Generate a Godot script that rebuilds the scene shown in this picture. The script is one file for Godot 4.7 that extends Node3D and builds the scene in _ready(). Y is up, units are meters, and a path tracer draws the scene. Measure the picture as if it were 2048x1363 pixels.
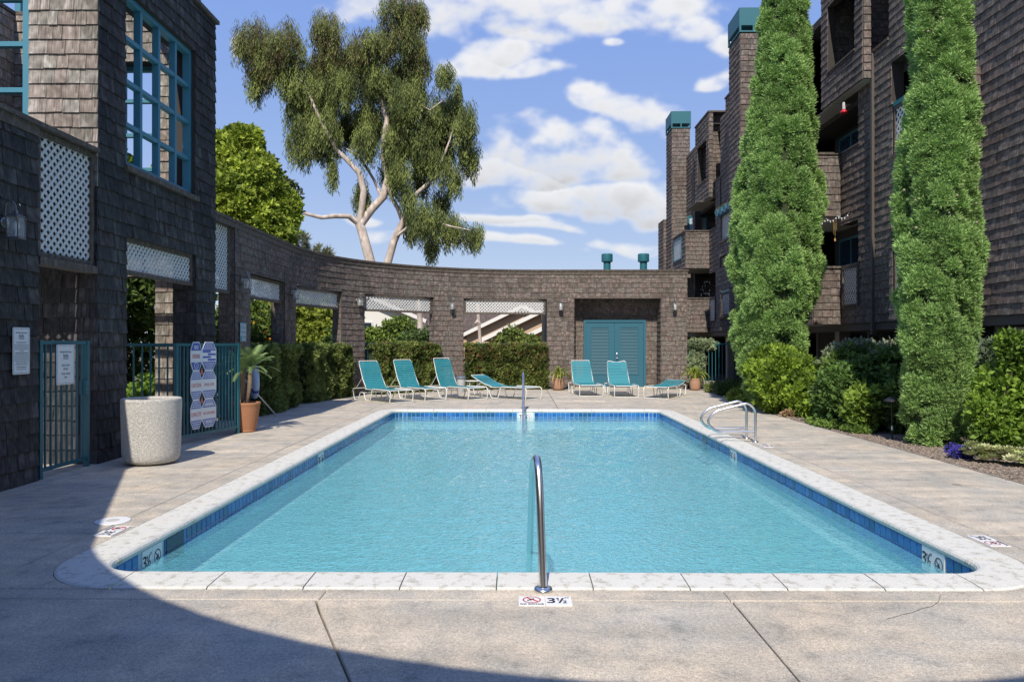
extends Node3D

# ---------- small mesh builder ----------
class MB:
	var v := PackedVector3Array()
	var n := PackedVector3Array()
	var c := PackedColorArray()
	var uv := PackedVector2Array()
	var ix := PackedInt32Array()
	var col := Color(1, 1, 1)

	func vert(p: Vector3, nn: Vector3, t := Vector2.ZERO) -> int:
		v.append(p); n.append(nn); c.append(col); uv.append(t)
		return v.size() - 1

	# corners counter-clockwise as seen from outside
	func quad(a: Vector3, b: Vector3, cc: Vector3, d: Vector3, t := Rect2(0, 0, 1, 1)) -> void:
		var nn := (b - a).cross(d - a)
		if nn.length_squared() < 1e-14:
			nn = (cc - b).cross(d - b)
		nn = nn.normalized()
		var i := v.size()
		vert(a, nn, t.position); vert(b, nn, t.position + Vector2(t.size.x, 0)); vert(cc, nn, t.end); vert(d, nn, t.position + Vector2(0, t.size.y))
		ix.append_array(PackedInt32Array([i, i + 2, i + 1, i, i + 3, i + 2]))

	func tri(a: Vector3, b: Vector3, cc: Vector3) -> void:
		var nn := (b - a).cross(cc - a).normalized()
		var i := v.size()
		vert(a, nn); vert(b, nn, Vector2(1, 0)); vert(cc, nn, Vector2(0.5, 1))
		ix.append_array(PackedInt32Array([i, i + 2, i + 1]))

	func hexa(p: Array) -> void: # p[0..3] bottom ccw from above, p[4..7] top
		quad(p[3], p[2], p[1], p[0]); quad(p[4], p[5], p[6], p[7])
		for k in 4:
			var m: int = (k + 1) % 4
			quad(p[k], p[m], p[m + 4], p[k + 4])

	func box(x0: float, y0: float, z0: float, x1: float, y1: float, z1: float) -> void:
		hexa([Vector3(x0, y0, z1), Vector3(x1, y0, z1), Vector3(x1, y0, z0), Vector3(x0, y0, z0), Vector3(x0, y1, z1), Vector3(x1, y1, z1), Vector3(x1, y1, z0), Vector3(x0, y1, z0)])

	func obox(t: Transform3D, s: Vector3) -> void:
		var h := s * 0.5
		var p := []
		for y in [-h.y, h.y]:
			for q in [Vector2(-1, 1), Vector2(1, 1), Vector2(1, -1), Vector2(-1, -1)]:
				p.append(t * Vector3(q.x * h.x, y, q.y * h.z))
		hexa(p)

	# a box from a to b with the given section
	func bar(a: Vector3, b: Vector3, w: float, h: float, up := Vector3.UP) -> void:
		var z := (b - a)
		var l := z.length()
		z = z / l
		var x := up.cross(z)
		if x.length() < 0.01:
			x = Vector3.RIGHT
		x = x.normalized()
		var y := z.cross(x)
		obox(Transform3D(Basis(x, y, z), (a + b) * 0.5), Vector3(w, h, l))

	func tube(path: Array, radii: Variant, sides := 8, caps := true) -> void:
		var m := path.size()
		var rows := []
		var up := Vector3.UP
		for i in m:
			var d: Vector3 = (path[mini(i + 1, m - 1)] - path[maxi(i - 1, 0)]).normalized()
			var x := up.cross(d)
			if x.length() < 0.05:
				x = Vector3.RIGHT.cross(d)
			if i > 0:
				x = rows[i - 1][1] - d * d.dot(rows[i - 1][1])
			x = x.normalized()
			var y := d.cross(x)
			var r: float = radii[i] if radii is Array else radii
			var at := v.size()
			for k in sides + 1:
				var a := TAU * k / sides
				var o := x * cos(a) + y * sin(a)
				vert(path[i] + o * r, o, Vector2(float(k) / sides, float(i) * 0.25))
			rows.append([at, x, d])
		for i in m - 1:
			for k in sides:
				var a: int = rows[i][0] + k
				var b: int = rows[i + 1][0] + k
				ix.append_array(PackedInt32Array([a, b + 1, a + 1, a, b, b + 1]))
		if caps:
			for e in [0, m - 1]:
				var nn: Vector3 = -rows[e][2] if e == 0 else rows[e][2]
				var at := v.size()
				vert(path[e], nn)
				for k in sides + 1:
					vert(v[rows[e][0] + k], nn)
				for k in sides:
					if e == 0:
						ix.append_array(PackedInt32Array([at, at + 1 + k, at + 2 + k]))
					else:
						ix.append_array(PackedInt32Array([at, at + 2 + k, at + 1 + k]))

	# profile of Vector2(radius, height), going upwards on the outside
	func lathe(prof: Array, seg: int, o := Vector3.ZERO) -> void:
		var m := prof.size()
		var at := v.size()
		for i in m:
			var a: Vector2 = prof[maxi(i - 1, 0)]
			var b: Vector2 = prof[mini(i + 1, m - 1)]
			var t := (b - a).normalized()
			for k in seg + 1:
				var g := TAU * k / seg
				vert(o + Vector3(cos(g) * prof[i].x, prof[i].y, -sin(g) * prof[i].x), Vector3(cos(g) * t.y, -t.x, -sin(g) * t.y).normalized(), Vector2(float(k) / seg, prof[i].y))
		for i in m - 1:
			for k in seg:
				var a := at + i * (seg + 1) + k
				var b := a + seg + 1
				ix.append_array(PackedInt32Array([a, b + 1, a + 1, a, b, b + 1]))

	# polygon (counter-clockwise from above, Vector2(x, z) as x and -z "depth") raised from y0 to y1 with a chamfer
	func prism(poly: Array, y0: float, y1: float, ch := 0.0) -> void:
		var m := poly.size()
		var cen := Vector2.ZERO
		for p in poly:
			cen += p / m
		var top := []
		for i in m:
			var p: Vector2 = poly[i]
			var e1: Vector2 = (p - poly[(i + m - 1) % m]).normalized()
			var e2: Vector2 = (poly[(i + 1) % m] - p).normalized()
			var nn := (Vector2(-e1.y, e1.x) + Vector2(-e2.y, e2.x))
			nn = nn / maxf(0.3, nn.length_squared() * 0.5)
			top.append(p + nn * ch)
		var f := func(q: Vector2, y: float) -> Vector3: return Vector3(q.x, y, -q.y)
		for i in m:
			var k: int = (i + 1) % m
			quad((f as Callable).call(poly[i], y0), (f as Callable).call(poly[k], y0), (f as Callable).call(poly[k], y1 - ch), (f as Callable).call(poly[i], y1 - ch))
			if ch > 0.0:
				quad((f as Callable).call(poly[i], y1 - ch), (f as Callable).call(poly[k], y1 - ch), (f as Callable).call(top[k], y1), (f as Callable).call(top[i], y1))
		var pk := PackedVector2Array(top)
		var tr := Geometry2D.triangulate_polygon(pk)
		var at := v.size()
		for p in top:
			vert(Vector3(p.x, y1, -p.y), Vector3.UP)
		for i in range(0, tr.size(), 3):
			var a := tr[i]
			var b := tr[i + 1]
			var d := tr[i + 2]
			var cr := (pk[b] - pk[a]).cross(pk[d] - pk[a])
			if cr > 0:
				ix.append_array(PackedInt32Array([at + a, at + d, at + b]))
			else:
				ix.append_array(PackedInt32Array([at + a, at + b, at + d]))

	func add(o: Array, t: Transform3D) -> void:
		var ov: PackedVector3Array = o[Mesh.ARRAY_VERTEX]
		var on: PackedVector3Array = o[Mesh.ARRAY_NORMAL]
		var oc: PackedColorArray = o[Mesh.ARRAY_COLOR]
		var ot: PackedVector2Array = o[Mesh.ARRAY_TEX_UV]
		var oi: PackedInt32Array = o[Mesh.ARRAY_INDEX]
		var nb := t.basis.inverse().transposed()
		var at := v.size()
		for i in ov.size():
			v.append(t * ov[i]); n.append((nb * on[i]).normalized())
		c.append_array(oc)
		uv.append_array(ot)
		for i in oi:
			ix.append(at + i)

	# hollow square cap with slots near its lower edge
	static func new_cap(x0: float, x1: float, d0: float, d1: float, y: float) -> MB:
		var b := MB.new()
		b.box(x0, y, -d1, x1, y + 0.05, -d0)
		for q in [[x0, d0], [x1 - 0.06, d0], [x0, d1 - 0.06], [x1 - 0.06, d1 - 0.06], [(x0 + x1) / 2 - 0.03, d0]]:
			b.box(q[0], y + 0.051, -q[1] - 0.06, q[0] + 0.06, y + 0.22, -q[1])
		b.box(x0, y + 0.2205, -d1, x1, y + 0.80, -d0)
		return b

	func arrays() -> Array:
		var a := []
		a.resize(Mesh.ARRAY_MAX)
		a[Mesh.ARRAY_VERTEX] = v; a[Mesh.ARRAY_NORMAL] = n; a[Mesh.ARRAY_COLOR] = c; a[Mesh.ARRAY_TEX_UV] = uv; a[Mesh.ARRAY_INDEX] = ix
		return a

	func mesh() -> ArrayMesh:
		var m := ArrayMesh.new()
		m.add_surface_from_arrays(Mesh.PRIMITIVE_TRIANGLES, arrays())
		return m

# ---------- nodes ----------
var used := {}
var rng := RandomNumberGenerator.new()
var M := {}
const EYE := Vector3(0, 1.5, 0)
const FPX := 1500.0

func numbered(s: String) -> String:
	var k: int = used.get(s, 0)
	used[s] = k + 1
	return s if k == 0 else "%s_%03d" % [s, k]

func tag(o: Node, label := "", category := "", group := "", kind := "") -> Node:
	if label: o.set_meta("label", label)
	if category: o.set_meta("category", category)
	if group: o.set_meta("group", group)
	if kind: o.set_meta("kind", kind)
	return o

func thing(nm: String, label: String, category: String, group := "", at := Vector3.ZERO, turn := 0.0) -> Node3D:
	var o := Node3D.new()
	o.name = numbered(nm)
	add_child(o)
	o.position = at
	o.rotation.y = turn
	tag(o, label, category, group)
	return o

func put(nm: String, what: Variant, m: Material, parent: Node, xf := Transform3D()) -> MeshInstance3D:
	var o := MeshInstance3D.new()
	o.name = nm if parent != self else numbered(nm)
	o.mesh = what.mesh() if what is MB else what
	o.material_override = m
	o.transform = xf
	parent.add_child(o, true)
	return o

func struct(nm: String, mb: Variant, m: Material) -> MeshInstance3D:
	var o := put(nm, mb, m, self)
	o.set_meta("kind", "structure")
	return o

func copy_of(o: Node3D, label: String, at: Vector3, turn := 0.0) -> Node3D:
	var base: String = o.name
	var k := o.duplicate() as Node3D
	k.name = numbered(base)
	add_child(k)
	k.position = at
	k.rotation.y = turn
	k.set_meta("label", label)
	return k

func P(x: float, y: float, d: float) -> Vector3:
	return Vector3(x, y, -d)

func lin(r: float, g: float, b: float, a := 1.0) -> Color:
	var k := Color(r, g, b).linear_to_srgb()
	k.a = a
	return k

func mat(col: Color, rough := 0.6, metal := 0.0) -> StandardMaterial3D:
	var m := StandardMaterial3D.new()
	m.albedo_color = col
	m.roughness = rough
	m.metallic = metal
	return m

func world_tex(m: StandardMaterial3D, scale: float) -> void:
	m.uv1_triplanar = true
	m.uv1_world_triplanar = true
	m.uv1_scale = Vector3.ONE * scale

func text(s: String, h: float, font: Font, m: Material, parent: Node, xf: Transform3D, squeeze := 1.0) -> void:
	var t := TextMesh.new()
	t.text = s
	t.font = font
	t.font_size = 32
	t.pixel_size = h / 32.0 * 1.35
	t.depth = 0.0012
	t.curve_step = 2.0
	put("lettering", t, m, parent, xf * Transform3D(Basis().scaled(Vector3(squeeze, 1, 1)), Vector3.ZERO))

# ---------- pieces: the 300 that show largest become parts, the rest one part ----------
func shown_area(t: Transform3D) -> float:
	var p := t.origin + t.basis.y * 0.5
	var d := -p.z
	if d < 0.4:
		return 0.0
	var px := 1037.0 + p.x / d * FPX
	var py := 686.0 - (p.y - 1.5) / d * FPX
	if px < -8 or px > 2056 or py < -8 or py > 1371:
		return 0.0
	var facing := t.basis.z.normalized().dot((EYE - p).normalized())
	if facing <= 0.02:
		return 0.0
	return t.basis.x.length() * t.basis.y.length() * facing / (d * d)

func pieces(parent: Node, nm: String, recs: Array, variants: Array, m: Material, most := 300, smallest := 1.2e-5) -> void:
	var order := []
	for i in recs.size():
		order.append([shown_area(recs[i][0]), i])
	order.sort_custom(func(a, b): return a[0] > b[0] or (a[0] == b[0] and a[1] < b[1]))
	var rest := MB.new()
	var alone := 0
	for e in order:
		var r: Array = recs[e[1]]
		if alone < most and e[0] > smallest:
			put(nm, variants[r[1]], m, parent, r[0])
			alone += 1
		else:
			rest.add(variants[r[1]].surface_get_arrays(0), r[0])
	if rest.v.size():
		var o := put(nm, rest, m, parent)
		o.set_meta("kind", "stuff")

func shingle_meshes(lo: Color, hi: Color, count: int, sd: int) -> Array:
	rng.seed = sd
	var out := []
	for k in count:
		var b := MB.new()
		var f := float(k) / (count - 1) # variants run from dark to pale
		b.col = lo.lerp(hi, 0.82 * f + 0.18 * rng.randf())
		b.col.r *= rng.randf_range(0.94, 1.07)
		var t := Rect2(rng.randf(), rng.randf(), 0.2, 0.17)
		var p := [Vector3(-0.5, 0, 0), Vector3(0.5, 0, 0), Vector3(0.5, 1, 0), Vector3(-0.5, 1, 0), Vector3(-0.5, 0, 1), Vector3(0.5, rng.randf_range(-0.03, 0.03), 1), Vector3(0.5, 1, 0.22), Vector3(-0.5, 1, 0.22)]
		b.quad(p[4], p[5], p[6], p[7], t)
		b.quad(p[0], p[1], p[5], p[4], Rect2(t.position, Vector2(0.2, 0.02)))
		b.quad(p[1], p[2], p[6], p[5], Rect2(t.position, Vector2(0.02, 0.17)))
		b.quad(p[3], p[0], p[4], p[7], Rect2(t.position, Vector2(0.02, 0.17)))
		b.quad(p[7], p[6], p[2], p[3], Rect2(t.position, Vector2(0.2, 0.02)))
		out.append(b.mesh())
	return out

# A run of wall: map.call(s) gives [point at y = 0, outward normal]; openings are Rect2(s, h, width, height).
func wall_back(mb: MB, map: Callable, s0: float, s1: float, h0: float, h1: float, opens: Array, thick: float, step := 0.0) -> void:
	var ss := [s0, s1]
	var hs := [h0, h1]
	for o in opens:
		for q in [o.position.x, o.end.x]:
			if q > s0 and q < s1: ss.append(q)
		for q in [o.position.y, o.end.y]:
			if q > h0 and q < h1: hs.append(q)
	if step > 0.0:
		var q := s0 + step
		while q < s1 - 0.05:
			ss.append(q)
			q += step
	ss.sort(); hs.sort()
	for i in ss.size() - 1:
		if ss[i + 1] - ss[i] < 1e-4: continue
		var from := -1.0
		for j in hs.size():
			var solid := false
			if j < hs.size() - 1 and hs[j + 1] - hs[j] >= 1e-4:
				solid = true
				var mid := Vector2((ss[i] + ss[i + 1]) / 2, (hs[j] + hs[j + 1]) / 2)
				for o in opens:
					if o.has_point(mid): solid = false
			elif j < hs.size() - 1:
				continue
			if solid and from < 0: from = hs[j]
			if not solid and from >= 0:
				var a: Array = (map as Callable).call(ss[i])
				var b: Array = (map as Callable).call(ss[i + 1])
				var up0 := Vector3.UP * from
				var up1: Vector3 = Vector3.UP * hs[j]
				var af: Vector3 = a[0]
				var bf: Vector3 = b[0]
				var ab: Vector3 = a[0] - a[1] * thick
				var bb: Vector3 = b[0] - b[1] * thick
				mb.hexa([af + up0, bf + up0, bb + up0, ab + up0, af + up1, bf + up1, bb + up1, ab + up1])
				from = -1.0

func shingles(recs: Array, map: Callable, s0: float, s1: float, h0: float, h1: float, opens: Array, expo: float, count: int, wmin := 0.11, wmax := 0.26, thick := 0.017) -> void:
	var h := h0
	while h < h1 - 0.02:
		var top := minf(h + expo, h1)
		var cuts := [s0, s1]
		for o in opens:
			if o.position.y < top and o.end.y > h:
				for q in [o.position.x, o.end.x]:
					if q > s0 and q < s1: cuts.append(q)
		cuts.sort()
		for i in cuts.size() - 1:
			var a: float = cuts[i]
			var b: float = cuts[i + 1]
			if b - a < 0.015: continue
			var lo := h
			var hi := top
			for o in opens:
				if o.position.x < (a + b) / 2 and o.end.x > (a + b) / 2 and o.position.y < hi and o.end.y > lo:
					if o.position.y - lo > hi - o.end.y: hi = o.position.y
					else: lo = o.end.y
			if hi - lo < 0.012: continue
			var s := a
			while s < b - 1e-3:
				var w := rng.randf_range(wmin, wmax)
				if b - s - w < wmin * 0.6: w = b - s
				var k: Array = (map as Callable).call(s + w / 2)
				var nn: Vector3 = k[1]
				var ud := Vector3.UP.cross(nn).normalized()
				var drop := rng.randf_range(-0.005, 0.004) if lo == h else 0.0
				var rot := Basis(nn, rng.randf_range(-0.006, 0.006))
				var bs := Basis(rot * ud * (w - 0.005), rot * Vector3.UP * (hi - lo - drop), nn * (thick * rng.randf_range(0.75, 1.3)))
				var q: Vector3 = k[0] + Vector3.UP * lo
				var age := 0.5 + 0.75 * (M.noise as FastNoiseLite).get_noise_3d(q.x * 0.9, q.y * 0.55, q.z * 0.9) + rng.randf_range(-0.38, 0.38)
				recs.append([Transform3D(bs, k[0] + Vector3.UP * (lo + drop) + nn * 0.002), clampi(int(age * count), 0, count - 1)])
				s += w
		h += expo

func line_map(a: Vector3, dir: Vector3, nn: Vector3) -> Callable:
	return func(s: float) -> Array: return [a + dir * s, nn]

# ---------- lattice of crossed slats in a frame ----------
func lattice(parent: Node, cen: Vector3, ud: Vector3, nn: Vector3, w: float, h: float, fm: Material, sm: Material, pitch := 0.072, sw := 0.036, fr := 0.06) -> void:
	var b := MB.new()
	var y := Vector3.UP
	for q in [[Vector2(0, h / 2 - fr / 2), Vector2(w, fr)], [Vector2(0, -h / 2 + fr / 2), Vector2(w, fr)], [Vector2(-w / 2 + fr / 2, 0), Vector2(fr, h - 2 * fr - 0.002)], [Vector2(w / 2 - fr / 2, 0), Vector2(fr, h - 2 * fr - 0.002)]]:
		b.obox(Transform3D(Basis(ud, y, nn), cen + ud * q[0].x + y * q[0].y), Vector3(q[1].x, q[1].y, 0.07))
	var p := put("lattice_panel", b, fm, parent)
	var iw := w / 2 - fr + 0.015
	var ih := h / 2 - fr + 0.015
	for side in [1.0, -1.0]:
		var k := -ceili((iw + ih) / (pitch * 1.41421)) - 1
		while k * pitch * 1.41421 < iw + ih:
			k += 1
			# line x - side * y = c inside the rectangle
			var c: float = (k + 0.3) * pitch * 1.41421
			var y0 := maxf(-ih, -(iw + c)) if side > 0 else maxf(-ih, c - iw)
			var y1 := minf(ih, iw - c) if side > 0 else minf(ih, c + iw)
			if y1 - y0 < 0.03: continue
			var a2 := Vector2(c + side * y0, y0)
			var b2 := Vector2(c + side * y1, y1)
			var dir := (b2 - a2).normalized()
			var d3 := ud * dir.x + y * dir.y
			var x3 := d3.cross(nn)
			var mid := (a2 + b2) / 2
			put("slat", M.unit_box, sm, p, Transform3D(Basis(x3 * sw, d3 * (b2 - a2).length(), nn * 0.007), cen + ud * mid.x + y * mid.y + nn * (0.004 * side)))

# ---------- foliage ----------
func leaf_clump(count: int, spread: float, lmin: float, lmax: float, wid: float, fold := 0.25, hang := 0.0) -> ArrayMesh:
	var b := MB.new()
	for k in count:
		var az := TAU * (k + rng.randf()) / count
		var tilt := spread * sqrt(rng.randf())
		var d := Vector3(sin(tilt) * cos(az), cos(tilt), sin(tilt) * sin(az))
		var l := rng.randf_range(lmin, lmax)
		var side := d.cross(Vector3(rng.randf() - 0.5, rng.randf() - 0.5, rng.randf() - 0.5)).normalized()
		var up := side.cross(d)
		var o := d * rng.randf_range(0.0, 0.25) * l
		var tip := o + d * l - up * l * hang
		var md := o + d * l * 0.5 + up * l * fold * wid
		var q := rng.randf_range(0.82, 1.15)
		b.col = Color(q, q, q)
		b.tri(o, md + side * l * wid - up * l * fold * wid * 2, tip)
		b.tri(o, tip, md - side * l * wid - up * l * fold * wid * 2)
	return b.mesh()

func leaf_mat(back: float) -> StandardMaterial3D:
	var m := mat(Color.WHITE, 0.55)
	m.vertex_color_use_as_albedo = true
	m.metallic_specular = 0.35
	if back > 0:
		m.backlight_enabled = true
		m.backlight = Color(back, back, back).linear_to_srgb()
	return m

func aim(d: Vector3, s: float) -> Basis:
	var x := d.cross(Vector3(0.31, 0.52, 0.79) if absf(d.y) > 0.9 else Vector3.UP).normalized()
	return Basis(x, d, x.cross(d)).rotated(d, rng.randf() * TAU).scaled(Vector3.ONE * s)

func foliage(parent: Node, nm: String, mesh: Mesh, m: Material, xf: Array, cols: Array) -> MultiMeshInstance3D:
	var mm := MultiMesh.new()
	mm.transform_format = MultiMesh.TRANSFORM_3D
	mm.use_colors = true
	mm.mesh = mesh
	mm.instance_count = xf.size()
	for i in xf.size():
		mm.set_instance_transform(i, xf[i])
		mm.set_instance_color(i, cols[i])
	var o := MultiMeshInstance3D.new()
	o.name = nm if parent != self else numbered(nm)
	o.multimesh = mm
	o.material_override = m
	o.set_meta("kind", "stuff")
	parent.add_child(o, true)
	return o

func rnd_dir() -> Vector3:
	var y := rng.randf_range(-1, 1)
	var a := rng.randf() * TAU
	var r := sqrt(1 - y * y)
	return Vector3(r * cos(a), y, r * sin(a))

# leaves spread through ellipsoids: list of [centre, radii]
func blob_leaves(xf: Array, cols: Array, blobs: Array, per: int, size: float, c0: Color, c1: Color, up := 0.35, ymin := -99.0) -> void:
	var noise := M.noise as FastNoiseLite
	for e in blobs:
		var cen: Vector3 = e[0]
		var rad: Vector3 = e[1]
		var cnt := int(per * (e[2] if e.size() > 2 else 1.0))
		for k in cnt:
			var d := rnd_dir()
			var lump := 1.0 + 0.28 * noise.get_noise_3dv((cen + d * rad) * 2.2 / maxf(0.5, rad.x))
			var p := cen + d * rad * lump * pow(rng.randf(), 0.30)
			if p.y < ymin: continue
			var g := (d + Vector3.UP * up + rnd_dir() * 0.6).normalized()
			xf.append(Transform3D(aim(g, size * rng.randf_range(0.7, 1.3)), p))
			var f := clampf(0.5 + 0.9 * noise.get_noise_3dv(p * 1.7) + rng.randf_range(-0.3, 0.3), 0, 1)
			cols.append(c0.lerp(c1, f))

func bush(nm: String, label: String, cat: String, group: String, blobs: Array, per: int, size: float, mesh: Mesh, c0: Color, c1: Color, m: Material, stems := true, ymin := 0.0) -> Node3D:
	var base: Vector3 = blobs[0][0]
	base.y = 0
	var t := thing(nm, label, cat, group, base)
	var moved := []
	for e in blobs:
		moved.append([e[0] - base, e[1], e[2] if e.size() > 2 else 1.0])
	var xf := []
	var cols := []
	blob_leaves(xf, cols, moved, per, size, c0 * 1.1, c1 * 1.3, 0.35, ymin + 0.01)
	foliage(t, "foliage", mesh, m, xf, cols)
	if stems:
		var b := MB.new()
		for e in moved:
			for k in 4:
				var q: Vector3 = e[0] + rnd_dir() * e[1] * 0.6
				q.y = maxf(q.y, 0.15)
				var s := Vector3(e[0].x + rng.randf_range(-0.12, 0.12), 0, e[0].z + rng.randf_range(-0.12, 0.12))
				b.tube([s, s.lerp(q, 0.5) + Vector3(rng.randf_range(-0.08, 0.08), 0.08, rng.randf_range(-0.08, 0.08)), q], [0.018, 0.013, 0.007], 5)
		put("stem", b, M.twig, t)
	return t

func rounded(pts: Array, r: float, n := 5) -> Array:
	var out := [pts[0]]
	for i in range(1, pts.size() - 1):
		var p: Vector3 = pts[i]
		var a: Vector3 = pts[i - 1] - p
		var b: Vector3 = pts[i + 1] - p
		var q := minf(r, minf(a.length(), b.length()) * 0.48)
		var s := p + a.normalized() * q
		var e := p + b.normalized() * q
		for k in n + 1:
			var t := float(k) / n
			out.append(s.lerp(p, t).lerp(p.lerp(e, t), t))
	out.append(pts[-1])
	return out

# ---------- textures ----------
func fbm(sd: int, freq: float, oct := 4, kind := FastNoiseLite.TYPE_SIMPLEX_SMOOTH) -> FastNoiseLite:
	var f := FastNoiseLite.new()
	f.seed = sd
	f.noise_type = kind
	f.frequency = freq
	f.fractal_type = FastNoiseLite.FRACTAL_FBM
	f.fractal_octaves = oct
	return f

func bytes_of(f: FastNoiseLite, w: int, h: int, seamless := true) -> PackedByteArray:
	var im := f.get_seamless_image(w, h) if seamless else f.get_image(w, h)
	im.convert(Image.FORMAT_L8)
	return im.get_data()

func stretched(sd: int, freq: float, w: int, h: int, sx: float, sy: float, oct := 4) -> PackedByteArray:
	# noise drawn out along one axis, seamless
	var im := fbm(sd, freq, oct).get_seamless_image(int(w / sx), int(h / sy))
	im.convert(Image.FORMAT_L8)
	im.resize(w, h, Image.INTERPOLATE_CUBIC)
	return im.get_data()

func rgb_tex(w: int, h: int, f: Callable) -> ImageTexture:
	var d := PackedByteArray()
	d.resize(w * h * 3)
	for i in w * h:
		var c: Color = (f as Callable).call(i)
		d[i * 3] = clampi(int(c.r * 255.0), 0, 255)
		d[i * 3 + 1] = clampi(int(c.g * 255.0), 0, 255)
		d[i * 3 + 2] = clampi(int(c.b * 255.0), 0, 255)
	return ImageTexture.create_from_image(Image.create_from_data(w, h, false, Image.FORMAT_RGB8, d))

func gray_tex(w: int, h: int, d: PackedByteArray) -> ImageTexture:
	return ImageTexture.create_from_image(Image.create_from_data(w, h, false, Image.FORMAT_L8, d))

func materials() -> void:
	M.noise = fbm(5, 0.9, 3)
	# cedar grain: dark and pale streaks along v
	var g1 := stretched(11, 0.02, 512, 512, 1.0, 8.0)
	var g2 := stretched(12, 0.09, 512, 512, 1.0, 16.0, 3)
	var g3 := bytes_of(fbm(13, 0.012, 4), 512, 512)
	var g4 := bytes_of(fbm(14, 0.12, 2), 512, 512)
	M.grain_tex = rgb_tex(512, 512, func(i: int) -> Color:
		var a := g1[i] / 255.0
		var b := g2[i] / 255.0
		var s := g3[i] / 255.0
		var v := 0.82 + 0.22 * (a - 0.5) + 0.20 * (b - 0.5) + 0.30 * (s - 0.5) + 0.10 * (g4[i] / 255.0 - 0.5)
		if b < 0.28: v -= (0.28 - b) * 0.8
		var pale := clampf((a + s - 1.12) * 3.0, 0, 1)
		v += pale * 0.08
		return Color(v, v * (0.985 + 0.015 * pale), v * (0.965 + 0.03 * pale)))
	M.grain_bump = gray_tex(512, 512, g2)
	M.shingle = mat(Color.WHITE, 0.85)
	M.shingle.vertex_color_use_as_albedo = true
	M.shingle.albedo_texture = M.grain_tex
	M.shingle.heightmap_enabled = true
	M.shingle.heightmap_texture = M.grain_bump
	M.shingle.heightmap_scale = 0.25
	M.shingle.metallic_specular = 0.3
	M.wall_core = mat(lin(0.045, 0.038, 0.034), 0.9)
	M.trim = mat(lin(0.15, 0.125, 0.105), 0.75)
	M.trim.albedo_texture = M.grain_tex
	world_tex(M.trim, 1.3)
	# concrete: large mottling times fine grain
	var c1 := bytes_of(fbm(21, 0.006, 7), 1024, 1024)
	var c2 := bytes_of(fbm(22, 0.022, 6), 1024, 1024)
	var c3 := stretched(23, 0.012, 1024, 1024, 4.0, 1.0, 5)
	var c4 := bytes_of(fbm(24, 0.2, 3), 1024, 1024)
	var conc := rgb_tex(1024, 1024, func(i: int) -> Color:
		var a := c1[i] / 255.0 - 0.5
		var b := c2[i] / 255.0 - 0.5
		var s := c3[i] / 255.0 - 0.5
		var f := c4[i] / 255.0 - 0.5
		var v := 0.780 + 0.07 * a + 0.06 * b + 0.13 * s + 0.12 * f
		var worn := smoothstep(0.10, 0.20, b + 0.5 * a)
		v += 0.02 * worn
		if b < -0.17: v += (b + 0.17) * 0.3
		var warm := 0.034 + 0.05 * a + 0.03 * b
		return Color(v * (1.0 + warm), v * 0.99, v * (0.955 - warm * 1.1)))
	var f1 := bytes_of(fbm(31, 0.16, 4), 512, 512)
	var f2 := bytes_of(fbm(32, 0.45, 2), 512, 512)
	var f3 := bytes_of(fbm(33, 0.05, 3), 512, 512)
	var fine := rgb_tex(512, 512, func(i: int) -> Color:
		var v := 0.90 + 0.34 * (f1[i] / 255.0 - 0.5) + 0.34 * (f2[i] / 255.0 - 0.5) + 0.16 * (f3[i] / 255.0 - 0.5)
		if f2[i] < 70: v -= 0.16
		return Color(v, v * 0.995, v * 0.985))
	M.concrete = mat(Color.WHITE, 0.82)
	M.concrete.albedo_texture = conc
	world_tex(M.concrete, 1.0 / 5.2)
	M.concrete.detail_enabled = true
	M.concrete.detail_albedo = fine
	M.concrete.detail_blend_mode = BaseMaterial3D.BLEND_MODE_MUL
	M.concrete.detail_uv_layer = BaseMaterial3D.DETAIL_UV_2
	M.concrete.uv2_triplanar = true
	M.concrete.uv2_world_triplanar = true
	M.concrete.uv2_scale = Vector3.ONE * 1.15
	M.concrete.heightmap_enabled = true
	M.concrete.heightmap_texture = gray_tex(1024, 1024, c4)
	M.concrete.heightmap_scale = 0.25
	M.patch = M.concrete.duplicate()
	M.patch.albedo_color = lin(1.25, 1.22, 1.2)
	# white coping paint, chipped and soiled
	var p1 := bytes_of(fbm(41, 0.02, 5), 512, 512)
	var p2 := bytes_of(fbm(42, 0.14, 3), 512, 512)
	M.coping = mat(Color.WHITE, 0.7)
	M.coping.albedo_texture = rgb_tex(512, 512, func(i: int) -> Color:
		var a := p1[i] / 255.0
		var b := p2[i] / 255.0
		var v := 0.89 + 0.10 * (b - 0.5)
		var k := clampf((a * 0.62 + b * 0.38 - 0.575) * 7.0, 0, 1)
		return Color(v, v, v * 0.985).lerp(Color(0.57, 0.56, 0.49), k * 0.5))
	world_tex(M.coping, 0.85)
	M.coping.heightmap_enabled = true
	M.coping.heightmap_texture = gray_tex(512, 512, p2)
	M.coping.heightmap_scale = 0.4
	M.coping.albedo_color = lin(0.87, 0.855, 0.81)
	# exposed aggregate of the bin
	var a1 := bytes_of(fbm(51, 0.11, 2, FastNoiseLite.TYPE_CELLULAR), 512, 512)
	var a2 := bytes_of(fbm(52, 0.3, 2), 512, 512)
	M.aggregate = mat(Color.WHITE, 0.85)
	M.aggregate.albedo_texture = rgb_tex(512, 512, func(i: int) -> Color:
		var v := 0.74 + 0.55 * (a2[i] / 255.0 - 0.5) + 0.20 * (a1[i] / 255.0 - 0.5)
		if a2[i] < 84: v -= 0.16
		return Color(v, v * 0.985, v * 0.95))
	world_tex(M.aggregate, 0.62)
	M.aggregate.heightmap_enabled = true
	M.aggregate.heightmap_texture = gray_tex(512, 512, a2)
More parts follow.
